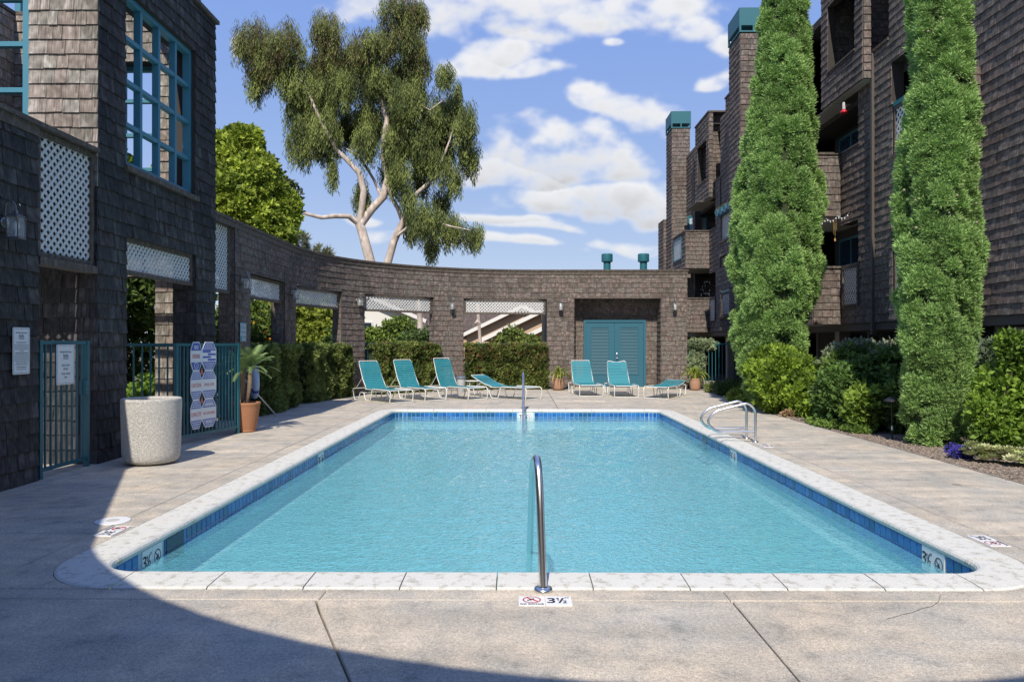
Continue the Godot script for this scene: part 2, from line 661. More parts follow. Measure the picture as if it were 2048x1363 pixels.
	M.aggregate.heightmap_scale = 1.2
	M.terracotta = mat(lin(0.46, 0.21, 0.105), 0.8)
	M.terracotta.albedo_texture = fine
	world_tex(M.terracotta, 1.2)
	M.old_clay = mat(lin(0.50, 0.29, 0.19), 0.85)
	M.old_clay.albedo_texture = fine
	world_tex(M.old_clay, 0.8)
	# soil with bark mulch
	M.mulch = mat(lin(0.36, 0.30, 0.25), 0.95)
	M.mulch.albedo_texture = fine
	world_tex(M.mulch, 0.9)
	M.earth = mat(lin(0.20, 0.19, 0.12), 0.95)
	M.earth.albedo_texture = conc
	world_tex(M.earth, 0.05)
	# pool
	M.plaster = mat(lin(0.34, 0.78, 0.84), 0.8)
	M.plaster.albedo_texture = fine
	world_tex(M.plaster, 0.5)
	M.tile = mat(Color.WHITE, 0.12)
	M.tile.vertex_color_use_as_albedo = true
	M.pool_floor = mat(lin(0.19, 0.63, 0.70), 0.8)
	M.pool_floor.albedo_texture = fine
	world_tex(M.pool_floor, 0.5)
	M.grout = mat(lin(0.42, 0.55, 0.62), 0.8)
	M.water = mat(lin(0.24, 0.68, 0.78, 0.28), 0.03)
	M.water.transparency = BaseMaterial3D.TRANSPARENCY_ALPHA
	M.water.metallic_specular = 0.5
	M.water.heightmap_enabled = true
	M.water.heightmap_texture = gray_tex(512, 512, bytes_of(fbm(36, 0.045, 3), 512, 512))
	M.water.heightmap_scale = 0.75
	world_tex(M.water, 0.75)
	M.steel = mat(lin(0.72, 0.72, 0.72), 0.28, 1.0)
	M.white_tube = mat(lin(0.72, 0.71, 0.67), 0.35)
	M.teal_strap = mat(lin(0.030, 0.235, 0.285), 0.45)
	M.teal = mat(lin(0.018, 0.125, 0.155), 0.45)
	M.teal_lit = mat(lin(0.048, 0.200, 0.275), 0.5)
	M.door_teal = mat(lin(0.026, 0.122, 0.178), 0.5)
	M.white_slat = mat(lin(0.60, 0.61, 0.60), 0.7)
	M.white = mat(lin(0.74, 0.75, 0.76), 0.5)
	M.ink = mat(lin(0.02, 0.022, 0.03), 0.6)
	M.ink_soft = mat(lin(0.10, 0.12, 0.15), 0.6)
	M.red = mat(lin(0.45, 0.05, 0.05), 0.6)
	M.blue_print = mat(lin(0.07, 0.12, 0.42), 0.5)
	M.pale_blue = mat(lin(0.55, 0.63, 0.75), 0.5)
	M.pewter = mat(lin(0.28, 0.29, 0.30), 0.35, 0.8)
	M.black = mat(lin(0.012, 0.012, 0.013), 0.6)
	M.lamp_glass = mat(lin(0.8, 0.85, 0.85, 0.22), 0.08)
	M.lamp_glass.transparency = BaseMaterial3D.TRANSPARENCY_ALPHA
	M.bulb = mat(lin(0.8, 0.8, 0.76), 0.3)
	M.window = mat(lin(0.02, 0.035, 0.05), 0.06)
	M.curtain = mat(lin(0.40, 0.48, 0.54), 0.8)
	M.soffit = mat(lin(0.42, 0.40, 0.37), 0.8)
	M.column = mat(lin(0.26, 0.23, 0.19), 0.85)
	M.dark = mat(lin(0.03, 0.03, 0.032), 0.9)
	M.twig = mat(lin(0.09, 0.065, 0.045), 0.9)
	var b1 := stretched(61, 0.03, 256, 256, 1.0, 3.0)
	M.gum_bark = mat(Color.WHITE, 0.85)
	M.gum_bark.albedo_texture = rgb_tex(256, 256, func(i: int) -> Color:
		var v := 0.60 + 0.35 * (b1[i] / 255.0 - 0.5)
		var k := clampf((b1[i] / 255.0 - 0.55) * 4.0, 0, 1)
		return Color(v * 1.22, v * 1.13, v * 1.06).lerp(Color(0.86, 0.81, 0.77), k))
	world_tex(M.gum_bark, 0.25)
	M.leaf = leaf_mat(0.35)
	M.leaf_thin = leaf_mat(0.6)
	M.needle = leaf_mat(0.15)
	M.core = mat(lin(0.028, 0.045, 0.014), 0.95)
	M.roof = mat(lin(0.15, 0.115, 0.10), 0.9)
	M.roof.albedo_texture = M.grain_tex
	world_tex(M.roof, 0.4)
	M.tan = mat(lin(0.50, 0.36, 0.24), 0.85)
	M.cream = mat(lin(0.70, 0.68, 0.64), 0.85)
	M.flower = mat(lin(0.09, 0.07, 0.45), 0.6)
	M.flower.vertex_color_use_as_albedo = true
	M.flower.albedo_color = Color.WHITE
	var ub := MB.new()
	ub.box(-0.5, -0.5, -0.5, 0.5, 0.5, 0.5)
	M.unit_box = ub.mesh()
	M.serif = SystemFont.new()
	M.serif.font_names = PackedStringArray(["Droid Serif"])
	M.sans = SystemFont.new()
	M.sans.font_names = PackedStringArray(["Droid Sans"])
	M.sans_bold = SystemFont.new()
	M.sans_bold.font_names = PackedStringArray(["Droid Sans"])
	M.sans_bold.font_weight = 700
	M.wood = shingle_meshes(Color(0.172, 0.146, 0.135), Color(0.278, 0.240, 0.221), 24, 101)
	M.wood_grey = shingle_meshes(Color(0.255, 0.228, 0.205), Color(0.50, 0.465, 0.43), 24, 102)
	M.wood_shaded = shingle_meshes(Color(0.055, 0.056, 0.059), Color(0.118, 0.116, 0.118), 24, 103)  # darker, bluer copy of M.wood: shade of the sunless walls put into the colour

# ---------- sky ----------
var puff: Array
var n_a: FastNoiseLite
var n_b: FastNoiseLite
var n_c: FastNoiseLite

func sky_color(d: Vector3) -> Color:
	var up := maxf(d.y, 0.0)
	var t := pow(1.0 - up, 3.4)
	var c := Color(0.180, 0.325, 0.79).lerp(Color(0.54, 0.70, 0.89), t)
	c = c.lerp(Color(0.74, 0.82, 0.88), pow(1.0 - up, 12.0) * 0.85)
	var dens := -0.6
	var shade := 0.0
	var front := 0.0
	if d.z < -0.35:
		var x := -d.x / d.z
		var y := -d.y / d.z
		front = clampf((1.25 - absf(x)) * 3.0, 0, 1) * clampf((0.95 - y) * 3.0, 0, 1)
		if front > 0:
			var w := Vector2(x, y) + Vector2(n_c.get_noise_2d(x * 5.0, y * 8.0), n_c.get_noise_2d(x * 5.0 + 31.0, y * 8.0)) * 0.045
			for e in puff:
				var q := Vector2((w.x - e[0]) / e[2], (w.y - e[1]) / (e[3] * (1.0 if w.y > e[1] else 0.6)))
				var r := 1.0 - q.length()
				if r > dens:
					dens = r
					shade = clampf(0.42 - q.y * 0.55, 0, 1) * e[4]
			dens = minf(dens, 0.40) + n_a.get_noise_2d(x * 8.0, y * 13.0) * 0.40 + n_b.get_noise_2d(x * 28.0, y * 42.0) * 0.46
	var away := -0.6
	if front < 1.0:
		var s := 0.9 / (up + 0.22)
		away = n_a.get_noise_2d(d.x * s * 1.6 + 7.0, d.z * s * 1.6) * 1.15 - 0.16 + n_b.get_noise_2d(d.x * s * 6.0, d.z * s * 6.0) * 0.3
		var sh2 := 0.35
		shade = lerpf(sh2, shade, front)
	dens = lerpf(away, dens, front)
	var a := smoothstep(-0.14, 0.50, dens)
	var bright := 1.0 - 0.46 * shade * smoothstep(0.0, 0.6, dens) - 0.10 * smoothstep(0.35, 0.9, dens)
	var cl := Color(0.93, 0.935, 0.955) * bright
	cl = cl.lerp(Color(0.74, 0.80, 0.88), pow(1.0 - up, 10.0) * 0.55)
	return c.lerp(cl, a * 0.96)

func make_sky() -> Texture2D:
	n_a = fbm(71, 0.5, 5)
	n_b = fbm(72, 0.5, 5)
	n_c = fbm(73, 0.5, 3)
	# clouds by the tangent of their azimuth and height: x, y, half width, half height, grey of the base
	puff = [[-0.02, 0.45, 0.20, 0.055, 0.5], [0.10, 0.43, 0.13, 0.06, 0.35], [0.19, 0.425, 0.07, 0.045, 0.3], [-0.09, 0.44, 0.09, 0.06, 0.4], [0.22, 0.40, 0.035, 0.03, 0.2],
		[-0.06, 0.365, 0.05, 0.035, 0.2], [-0.01, 0.385, 0.06, 0.04, 0.3], [0.02, 0.355, 0.045, 0.022, 0.2],
		[0.12, 0.30, 0.06, 0.03, 0.3], [0.165, 0.295, 0.06, 0.035, 0.3], [0.09, 0.305, 0.03, 0.025, 0.2], [0.12, 0.38, 0.016, 0.012, 0.2], [0.265, 0.375, 0.03, 0.018, 0.2],
		[0.26, 0.335, 0.022, 0.018, 0.2], [0.05, 0.232, 0.14, 0.048, 1.0], [0.11, 0.235, 0.09, 0.045, 0.8], [0.0, 0.215, 0.10, 0.035, 1.0], [0.15, 0.185, 0.15, 0.030, 1.0], [0.05, 0.19, 0.08, 0.02, 0.6],
		[0.0, 0.157, 0.07, 0.010, 0.6], [0.04, 0.150, 0.05, 0.010, 0.5], [0.16, 0.135, 0.07, 0.012, 0.5], [-0.02, 0.125, 0.08, 0.009, 0.4], [-0.20, 0.16, 0.04, 0.012, 0.4], [-0.37, 0.40, 0.012, 0.02, 0.3], [-0.14, 0.14, 0.05, 0.012, 0.3], [0.30, 0.25, 0.05, 0.02, 0.4]]
	var w := 4096
	var h := 2048
	var im := Image.create(w / 4, h / 4, false, Image.FORMAT_RGBF)
	im.fill(Color(0.34, 0.33, 0.30))
	for y in h / 8:
		var el := PI / 2 - (y + 0.5) * PI / (h / 4)
		for x in w / 4:
			var az := (x + 0.5) * TAU / (w / 4)
			im.set_pixel(x, y, sky_color(Vector3(sin(az) * cos(el), sin(el), -cos(az) * cos(el))))
	im.resize(w, h, Image.INTERPOLATE_BILINEAR)
	var hw := 420
	var y0 := int(h / 2 - h * 32.0 / 180.0)
	for y in range(y0, h / 2):
		var el := PI / 2 - (y + 0.5) * PI / h
		for x in range(-hw, hw):
			var az := (x + 0.5) * TAU / w
			im.set_pixel(posmod(x, w), y, sky_color(Vector3(sin(az) * cos(el), sin(el), -cos(az) * cos(el))))
	return ImageTexture.create_from_image(im)

func light_and_camera() -> void:
	var cam := Camera3D.new()
	cam.name = "camera"
	add_child(cam)
	cam.position = EYE
	cam.rotation = Vector3(0.0030, 0.00867, 0)
	cam.fov = 48.87
	cam.near = 0.05
	cam.far = 600.0
	cam.current = true
	var env := Environment.new()
	env.background_mode = Environment.BG_SKY
	var sky := Sky.new()
	var sm := PanoramaSkyMaterial.new()
	sm.panorama = make_sky()
	sky.sky_material = sm
	env.sky = sky
	env.background_energy_multiplier = 0.90
	env.tonemap_mode = Environment.TONE_MAPPER_LINEAR
	env.tonemap_exposure = 1.10
	env.sdfgi_enabled = true
	env.ssao_enabled = true
	env.ssil_enabled = true
	var we := WorldEnvironment.new()
	we.name = "world_environment"
	we.environment = env
	add_child(we)
	var sun := DirectionalLight3D.new()
	sun.name = "sun"
	sun.light_color = Color(1.0, 0.965, 0.905)
	sun.light_energy = 1.5
	sun.light_angular_distance = 0.5
	sun.shadow_enabled = true
	add_child(sun)
	var el := deg_to_rad(46.0)
	var az := deg_to_rad(8.0)
	var dir := Vector3(sin(az) * cos(el), -sin(el), -cos(az) * cos(el))
	sun.look_at_from_position(Vector3.ZERO, dir, Vector3.UP)

# ---------- pool ----------
const PX0 := -2.80
const PX1 := 3.12
const PD0 := 4.90
const PD1 := 16.80

func pool_outline(grow: float, n := 8) -> Array: # counter-clockwise in (x, depth)
	var out := []
	var r := 0.30
	for c in [[PX1 - r, PD0 + r, -90.0], [PX1 - r, PD1 - r, 0.0], [PX0 + r, PD1 - r, 90.0], [PX0 + r, PD0 + r, 180.0]]:
		for k in n + 1:
			var a := deg_to_rad(c[2] + 90.0 * k / n)
			out.append(Vector2(c[0] + cos(a) * (r + grow), c[1] + sin(a) * (r + grow)))
	return out

func build_pool() -> void:
	# basin: walls, cove and floor
	var b := MB.new()
	var ring := []
	var depth := -0.42
	for s in [[0.004, -0.02], [0.004, depth + 0.10], [-0.03, depth + 0.03], [-0.10, depth]]:
		ring.append([pool_outline(s[0]), s[1]])
	for k in ring.size() - 1:
		var lo: Array = ring[k + 1][0]
		var hi: Array = ring[k][0]
		for i in lo.size():
			var j: int = (i + 1) % lo.size()
			b.quad(P(lo[j].x, ring[k + 1][1], lo[j].y), P(lo[i].x, ring[k + 1][1], lo[i].y), P(hi[i].x, ring[k][1], hi[i].y), P(hi[j].x, ring[k][1], hi[j].y))
	struct("pool_basin", b, M.plaster)
	var fl := pool_outline(-0.10)
	var cen := P(0.16, depth, 10.85)
	b = MB.new()
	for i in fl.size():
		var j: int = (i + 1) % fl.size()
		b.tri(cen, P(fl[i].x, depth, fl[i].y), P(fl[j].x, depth, fl[j].y))
	struct("pool_floor", b, M.pool_floor)
	# rippled water
	var wm := MB.new()
	var na := fbm(81, 0.9, 2)
	var nb := fbm(82, 3.6, 2)
	var ncc := fbm(83, 0.35, 2)
	var wy := -0.165
	var hgt := func(x: float, d: float) -> float:
		var amp := 0.55 + 0.6 * clampf(0.5 + ncc.get_noise_2d(x, d), 0, 1)
		return amp * (0.0045 * na.get_noise_2d(x * 1.5, d * 2.4) + 0.0034 * nb.get_noise_2d(x * 1.6, d * 2.5))
	var nx := 150
	var nd := 298
	var at := 0
	for j in nd + 1:
		for i in nx + 1:
			var x := lerpf(PX0 - 0.003, PX1 + 0.003, float(i) / nx)
			var d := lerpf(PD0 - 0.003, PD1 + 0.003, float(j) / nd)
			var h0: float = (hgt as Callable).call(x, d)
			var hx: float = (hgt as Callable).call(x + 0.012, d)
			var hd: float = (hgt as Callable).call(x, d + 0.012)
			wm.vert(P(x, wy + h0, d), Vector3(-(hx - h0) / 0.012, 1.0, (hd - h0) / 0.012).normalized())
	for j in nd:
		for i in nx:
			var a := j * (nx + 1) + i
			var c := a + nx + 1
			wm.ix.append_array(PackedInt32Array([a, c + 1, a + 1, a, c, c + 1]))
	struct("pool_water", wm, M.water)
	# waterline tiles
	var tm := []
	rng.seed = 301
	for k in 14:
		var t := MB.new()
		var f := rng.randf()
		t.col = Color(0.010, 0.085, 0.30).lerp(Color(0.030, 0.17, 0.46), f)
		if k % 5 == 0: t.col = Color(0.012, 0.10, 0.24)
		var e := 0.06
		var q := [Vector3(-0.5, 0, 0), Vector3(0.5, 0, 0), Vector3(0.5, 1, 0), Vector3(-0.5, 1, 0), Vector3(-0.5 + e, e, 1), Vector3(0.5 - e, e, 1), Vector3(0.5 - e, 1 - e, 1), Vector3(-0.5 + e, 1 - e, 1)]
		t.quad(q[4], q[5], q[6], q[7])
		for s in 4:
			var s2: int = (s + 1) % 4
			t.quad(q[s], q[s2], q[s2 + 4], q[s + 4])
		tm.append(t.mesh())
	var pl := thing("pool_wall_tiling", "band of small glazed blue tiles at the waterline of the pool", "tiling")
	var gm := MB.new()
	var o1 := pool_outline(0.001)
	for i in o1.size():
		var j: int = (i + 1) % o1.size()
		gm.quad(P(o1[j].x, -0.255, o1[j].y), P(o1[i].x, -0.255, o1[i].y), P(o1[i].x, -0.03, o1[i].y), P(o1[j].x, -0.03, o1[j].y))
	put("grout_bed", gm, M.grout, pl)
	var recs := []
	var skip := func(x: float, d: float) -> bool:
		for m in marker_spots():
			if Vector2(x - m[0], d - m[1]).length() < 0.155 and m[3]: return true
		return false
	var lay := func(p: Vector3, ud: Vector3, nn: Vector3, w: float) -> void:
		if (skip as Callable).call(p.x, -p.z): return
		for row in 2:
			recs.append([Transform3D(Basis(ud * w, Vector3.UP * 0.094, nn * 0.006), Vector3(p.x, -0.149 - 0.0985 * row, p.z)), rng.randi() % 14])
	var n1 := int((PD1 - PD0 - 0.6) / 0.0985)
	for k in n1:
		var d := PD0 + 0.3 + (k + 0.5) * (PD1 - PD0 - 0.6) / n1
		(lay as Callable).call(P(PX0, 0, d), Vector3(0, 0, -1), Vector3.RIGHT, 0.094)
		(lay as Callable).call(P(PX1, 0, d), Vector3(0, 0, 1), Vector3.LEFT, 0.094)
	n1 = int((PX1 - PX0 - 0.6) / 0.0985)
	for k in n1:
		var x := PX0 + 0.3 + (k + 0.5) * (PX1 - PX0 - 0.6) / n1
		(lay as Callable).call(P(x, 0, PD1), Vector3.RIGHT, Vector3(0, 0, 1), 0.094)
		(lay as Callable).call(P(x, 0, PD0), Vector3.LEFT, Vector3(0, 0, -1), 0.094)
	for c in [[PX1 - 0.3, PD0 + 0.3, -90.0], [PX1 - 0.3, PD1 - 0.3, 0.0], [PX0 + 0.3, PD1 - 0.3, 90.0], [PX0 + 0.3, PD0 + 0.3, 180.0]]:
		for k in 5:
			var a := deg_to_rad(c[2] + 18.0 * (k + 0.5))
			var out := Vector3(cos(a), 0, -sin(a))
			(lay as Callable).call(P(c[0], 0, c[1]) + out * 0.299, Vector3.UP.cross(-out), -out, 0.088)
	pieces(pl, "tile", recs, tm, M.tile, 300, 4e-5)
	# skimmer mouths
	for s in [[PX0 - 0.003, 6.08, 1.0], [PX1 + 0.003, 12.58, -1.0]]:
		var sk := MB.new()
		var x: float = s[0] + s[2] * 0.0085
		var h := 0.155
		sk.box(minf(x, x + s[2] * 0.004), -0.245, -s[1] - h, maxf(x, x + s[2] * 0.004), -0.055, -s[1] + h)
		put("skimmer_mouth", sk, mat(lin(0.004, 0.02, 0.075), 0.12), pl)
	# coping stones
	var pr := [Vector2(0.02, -0.055), Vector2(0.0, -0.05), Vector2(-0.012, -0.036), Vector2(-0.014, -0.02), Vector2(-0.006, -0.004), Vector2(0.010, 0.008), Vector2(0.04, 0.014), Vector2(0.18, 0.013), Vector2(0.31, 0.008), Vector2(0.328, 0.0), Vector2(0.33, -0.06)]
	var cp := Node3D.new()
	cp.name = "pool_coping"
	add_child(cp)
	cp.set_meta("kind", "structure")
	var straight := func(a: Vector3, dir: Vector3, out: Vector3, total: float, count: int) -> void:
		for k in count:
			var m := MB.new()
			var s0 := total * k / count + 0.004
			var s1 := total * (k + 1) / count - 0.004
			var dy := rng.randf_range(-0.0015, 0.0015)
			for i in pr.size() - 1:
				var p0: Vector3 = a + out * pr[i].x + Vector3.UP * (pr[i].y + dy)
				var p1: Vector3 = a + out * pr[i + 1].x + Vector3.UP * (pr[i + 1].y + dy)
				m.quad(p0 + dir * s0, p0 + dir * s1, p1 + dir * s1, p1 + dir * s0)
				for e in [s0, s1]:
					var mid: Vector3 = a + out * 0.15 + Vector3.UP * -0.03 + dir * e
					if e == s1: m.tri(p0 + dir * e, mid, p1 + dir * e)
					else: m.tri(p1 + dir * e, mid, p0 + dir * e)
			put("coping_stone", m, M.coping, cp)
	var lx := PX1 - PX0 - 0.6
	var ld := PD1 - PD0 - 0.6
	(straight as Callable).call(P(PX1 - 0.3, 0, PD0), Vector3.LEFT, Vector3(0, 0, 1), lx, 9)
	(straight as Callable).call(P(PX0 + 0.3, 0, PD1), Vector3.RIGHT, Vector3(0, 0, -1), lx, 9)
	(straight as Callable).call(P(PX0, 0, PD0 + 0.3), Vector3(0, 0, -1), Vector3.LEFT, ld, 19)
	(straight as Callable).call(P(PX1, 0, PD1 - 0.3), Vector3(0, 0, 1), Vector3.RIGHT, ld, 19)
	for c in [[PX1 - 0.3, PD0 + 0.3, -90.0], [PX1 - 0.3, PD1 - 0.3, 0.0], [PX0 + 0.3, PD1 - 0.3, 90.0], [PX0 + 0.3, PD0 + 0.3, 180.0]]:
		var m := MB.new()
		for k in 12:
			var a0 := deg_to_rad(c[2] + 0.6 + 88.8 * k / 12.0)
			var a1 := deg_to_rad(c[2] + 0.6 + 88.8 * (k + 1) / 12.0)
			var u0 := Vector3(cos(a0), 0, -sin(a0))
			var u1 := Vector3(cos(a1), 0, -sin(a1))
			var o := P(c[0], 0, c[1])
			for i in pr.size() - 1:
				var y0: Vector3 = Vector3.UP * pr[i].y
				var y1: Vector3 = Vector3.UP * pr[i + 1].y
				m.quad(o + u1 * (0.3 + pr[i].x) + y0, o + u0 * (0.3 + pr[i].x) + y0, o + u0 * (0.3 + pr[i + 1].x) + y1, o + u1 * (0.3 + pr[i + 1].x) + y1)
		put("coping_stone", m, M.coping, cp)

func marker_spots() -> Array: # x, depth, turn, on the wall, label
	return [[PX0, 5.70, 90.0, true, "depth marker tiles on the pool wall beside the dark skimmer mouth"],
		[PX1, 5.66, -90.0, true, "depth marker tiles on the sunless pool wall near the rounded corner by the garden side"],
		[0.16, PD1, 0.0, true, "depth marker tiles on the far pool wall behind the far handrail"],
		[PX1, 10.9, -90.0, true, "depth marker tiles on the pool wall beside the grab rails"],
		[PX0, 10.58, 90.0, true, "depth marker tiles midway along the pool wall on the gate side"],
		[0.155, 4.36, 0.0, false, "depth marker tiles set in the deck at the foot of the big handrail"],
		[-3.24, 5.95, -90.0, false, "depth marker tiles set in the deck beside the white skimmer lid"],
		[3.56, 5.72, 90.0, false, "depth marker tiles set in the deck on the garden side of the pool"],
		[3.62, 11.0, 90.0, false, "faded depth marker tiles set in the deck beside the grab rail posts"]]

func ring_mesh(r: float, w: float, seg := 28) -> MB:
	var b := MB.new()
	for k in seg:
		var a0 := TAU * k / seg
		var a1 := TAU * (k + 1) / seg
		var d0 := Vector3(cos(a0), sin(a0), 0)
		var d1 := Vector3(cos(a1), sin(a1), 0)
		b.quad(d0 * (r - w), d0 * r, d1 * r, d1 * (r - w))
	return b

func build_markers() -> void:
	for s in marker_spots():
		var t := thing("depth_marker", s[4], "depth marker", "depth markers round the pool")
		var turn := Basis(Vector3.UP, deg_to_rad(s[2]))
		var bs := turn
		var at := Vector3(s[0], -0.142, -s[1])
		if not s[3]:
			bs = turn * Basis(Vector3.RIGHT, -PI / 2)
			at.y = 0.003
		else:
			at += turn * Vector3(0, 0, 0.004)
		t.transform = Transform3D(bs, at)
		var h := 0.15 if not s[3] else 0.185
		for k in [-1.0, 1.0]:
			var b := MB.new()
			b.box(-0.0755, -h / 2, -0.004, 0.0755, h / 2, 0.0035)
			put("marker_tile", b, M.white, t, Transform3D(Basis(), Vector3(k * 0.0775, 0, 0)))
		var num := -0.0775 if s[3] else 0.0775
		var z := 0.0045
		var ink: Material = M.ink
		text("3", 0.10 if s[3] else 0.085, M.sans_bold, ink, t, Transform3D(Basis(), Vector3(num - 0.042, 0, z)), 0.85)
		text("1", 0.045, M.sans_bold, ink, t, Transform3D(Basis(), Vector3(num - 0.004, 0.022, z)), 0.8)
		text("/", 0.085, M.sans_bold, ink, t, Transform3D(Basis(), Vector3(num + 0.015, 0, z)), 0.8)
		text("2", 0.045, M.sans_bold, ink, t, Transform3D(Basis(), Vector3(num + 0.036, -0.022, z)), 0.8)
		text("FT", 0.022, M.sans, ink, t, Transform3D(Basis(), Vector3(num + 0.050, 0.045, z)), 0.9)
		var rc: Material = M.ink if s[3] else M.red
		var up := 0.0 if s[3] else 0.014
		put("ring", ring_mesh(0.054, 0.009), rc, t, Transform3D(Basis(), Vector3(-num, up, z)))
		var sl := MB.new()
		sl.bar(Vector3(-0.034, 0.034, 0), Vector3(0.034, -0.034, 0), 0.002, 0.009, Vector3(0, 0, 1))
		put("slash", sl, rc, t, Transform3D(Basis(), Vector3(-num, up, z)))
		var dv := MB.new()
		dv.bar(Vector3(-0.026, -0.018, 0), Vector3(0.012, 0.012, 0), 0.002, 0.007, Vector3(0, 0, 1))
		dv.bar(Vector3(0.004, 0.004, 0), Vector3(0.022, -0.020, 0), 0.002, 0.006, Vector3(0, 0, 1))
		dv.bar(Vector3(-0.006, -0.004, 0), Vector3(-0.004, -0.028, 0), 0.002, 0.005, Vector3(0, 0, 1))
		put("diver", dv, M.ink, t, Transform3D(Basis(), Vector3(-num, up, z + 0.0012)))
		if not s[3]:
			text("NO DIVING", 0.019, M.sans_bold, M.ink, t, Transform3D(Basis(), Vector3(-num, -0.058, z)))

# ---------- ground and deck ----------
func build_ground() -> void:
	var g := MB.new()
	for r in [[-220.0, -60.0, 220.0, 4.2], [-220.0, 17.5, 220.0, 320.0], [-220.0, 4.2, -3.4, 17.5], [3.7, 4.2, 220.0, 17.5]]:
		g.quad(P(r[0], -0.14, r[1]), P(r[2], -0.14, r[1]), P(r[2], -0.14, r[3]), P(r[0], -0.14, r[3]))
	struct("ground", g, M.earth)
	var d := Node3D.new()
	d.name = "pool_deck"
	add_child(d)
	d.set_meta("kind", "structure")
	var polys := []
	var box := func(x0: float, d0: float, x1: float, d1: float) -> void: polys.append([Vector2(x0, d0), Vector2(x1, d0), Vector2(x1, d1), Vector2(x0, d1)])
	var L := -3.133
	var R := 3.453
	var N := 4.567
	var F := 17.133
	# band along the coping
	(box as Callable).call(-3.345, N - 0.175, -1.17, N)
	(box as Callable).call(-1.17, N - 0.175, 1.24, N)
	(box as Callable).call(1.24, N - 0.175, 3.665, N)
	for k in 8:
		(box as Callable).call(L - 0.212, N + k * 1.5708, L, N + (k + 1) * 1.5708)
		(box as Callable).call(R, N + k * 1.5708, R + 0.212, N + (k + 1) * 1.5708)
	# rounded coping corners leave small triangles of concrete
	for c in [[PX1 - 0.3, PD0 + 0.3, 1.0, -1.0], [PX1 - 0.3, PD1 - 0.3, 1.0, 1.0], [PX0 + 0.3, PD1 - 0.3, -1.0, 1.0], [PX0 + 0.3, PD0 + 0.3, -1.0, -1.0]]:
		var p := [Vector2(c[0] + c[2] * 0.633, c[1] + c[3] * 0.633)]
		for k in 9:
			var a := PI / 2 * k / 8.0
			p.append(Vector2(c[0] + c[2] * 0.634 * cos(a), c[1] + c[3] * 0.634 * sin(a)))
		if c[2] * c[3] < 0: p.reverse()
		if c[2] * c[3] > 0: p = [p[0]] + p.slice(1)
		var ar := 0.0
		for k in p.size():
			ar += p[k].cross(p[(k + 1) % p.size()])
		if ar < 0: p.reverse()
		polys.append(p)
	# foreground slabs with the crooked joint
	var e := N - 0.183
	polys.append([Vector2(-5.4, 2.55), Vector2(-0.60, 2.55), Vector2(-0.75, 3.32), Vector2(-1.12, 4.2), Vector2(-1.19, e), Vector2(-5.4, e)])
	polys.append([Vector2(-0.592, 2.55), Vector2(1.255, 2.55), Vector2(1.24, e), Vector2(-1.18, e), Vector2(-1.112, 4.2), Vector2(-0.742, 3.32)])
	polys.append([Vector2(1.263, 2.55), Vector2(6.5, 2.55), Vector2(6.5, e), Vector2(1.248, e)])
	(box as Callable).call(-5.4, -2.0, 1.2, 2.542)
	(box as Callable).call(1.208, -2.0, 6.5, 2.542)
	# gate side
	var cut := [N - 0.183, 5.89, 7.42, 8.9, 10.4, 11.9, 13.4, 14.9, 16.4, F + 0.3, 19.2, 21.2, 23.2, 25.4]
	for k in cut.size() - 1:
		var a: float = cut[k]
		var b: float = cut[k + 1]
		(box as Callable).call(-9.6, a, -5.0 if b < 17.2 else -3.353, b)
		if b < 17.2: (box as Callable).call(-5.0, a, -3.353, b)
	for k in [4, 5, 6, 7]:
		pass
	# garden side
	for k in range(0, 9):
		(box as Callable).call(3.673, cut[k], 5.38, cut[k + 1])
	# far side
	(box as Callable).call(-3.353, F + 0.008, 0.91, F + 0.3)
	(box as Callable).call(0.918, F + 0.008, 5.38, F + 0.3)
	for k in range(9, 13):
		(box as Callable).call(-3.345, cut[k], 0.91, cut[k + 1])
		(box as Callable).call(0.918, cut[k], 5.38 + (0.15 * (k - 8)), cut[k + 1])
	for p in polys:
		var m := MB.new()
		var q := []
		var cen := Vector2.ZERO
		for v in p: cen += v / p.size()
		for v in p: q.append(v + (cen - v).normalized() * 0.002)
		m.prism(q, -0.09, rng.randf_range(-0.0012, 0.0012), 0.006)
		put("slab", m, M.concrete, d)
	# hairline cracks
	rng.seed = 402
	for q in [[2.0, 4.1, 1.3, 0.15, 9], [-4.2, 7.0, 0.5, 1.0, 12], [4.3, 9.3, 1.0, 0.3, 10], [-3.9, 10.0, 0.4, 1.2, 14]]:
		var ck := MB.new()
		var a := P(q[0], 0.0014, q[1])
		var dir := Vector3(q[2], 0, -q[3]).normalized()
		for k in q[4]:
			dir = dir.rotated(Vector3.UP, rng.randf_range(-0.35, 0.35))
			var a2 := a + dir * rng.randf_range(0.04, 0.11)
			a2.y = 0.0014
			ck.bar(a, a2, rng.randf_range(0.001, 0.0022), 0.0012)
			a = a2
		put("crack", ck, M.wall_core, d)
	var pt := MB.new()
	pt.prism([Vector2(0.93, 19.22), Vector2(2.25, 19.22), Vector2(2.25, 19.75), Vector2(0.93, 19.75)], 0.0, 0.004, 0.001)
	put("patch", pt, M.patch, d)
	# planting bed
	var bed := MB.new()
	bed.prism([Vector2(5.395, 2.0), Vector2(14.0, 2.0), Vector2(14.0, 30.0), Vector2(6.2, 30.0), Vector2(5.98, 25.4), Vector2(5.56, 19.0), Vector2(5.395, 17.2)], -0.13, 0.004, 0.004)
	struct("planting_bed", bed, M.mulch)
	rng.seed = 401
	var cm := MB.new()
	cm.box(-0.5, -0.15, -0.28, 0.5, 0.15, 0.28)
	var xf := []
	var cols := []
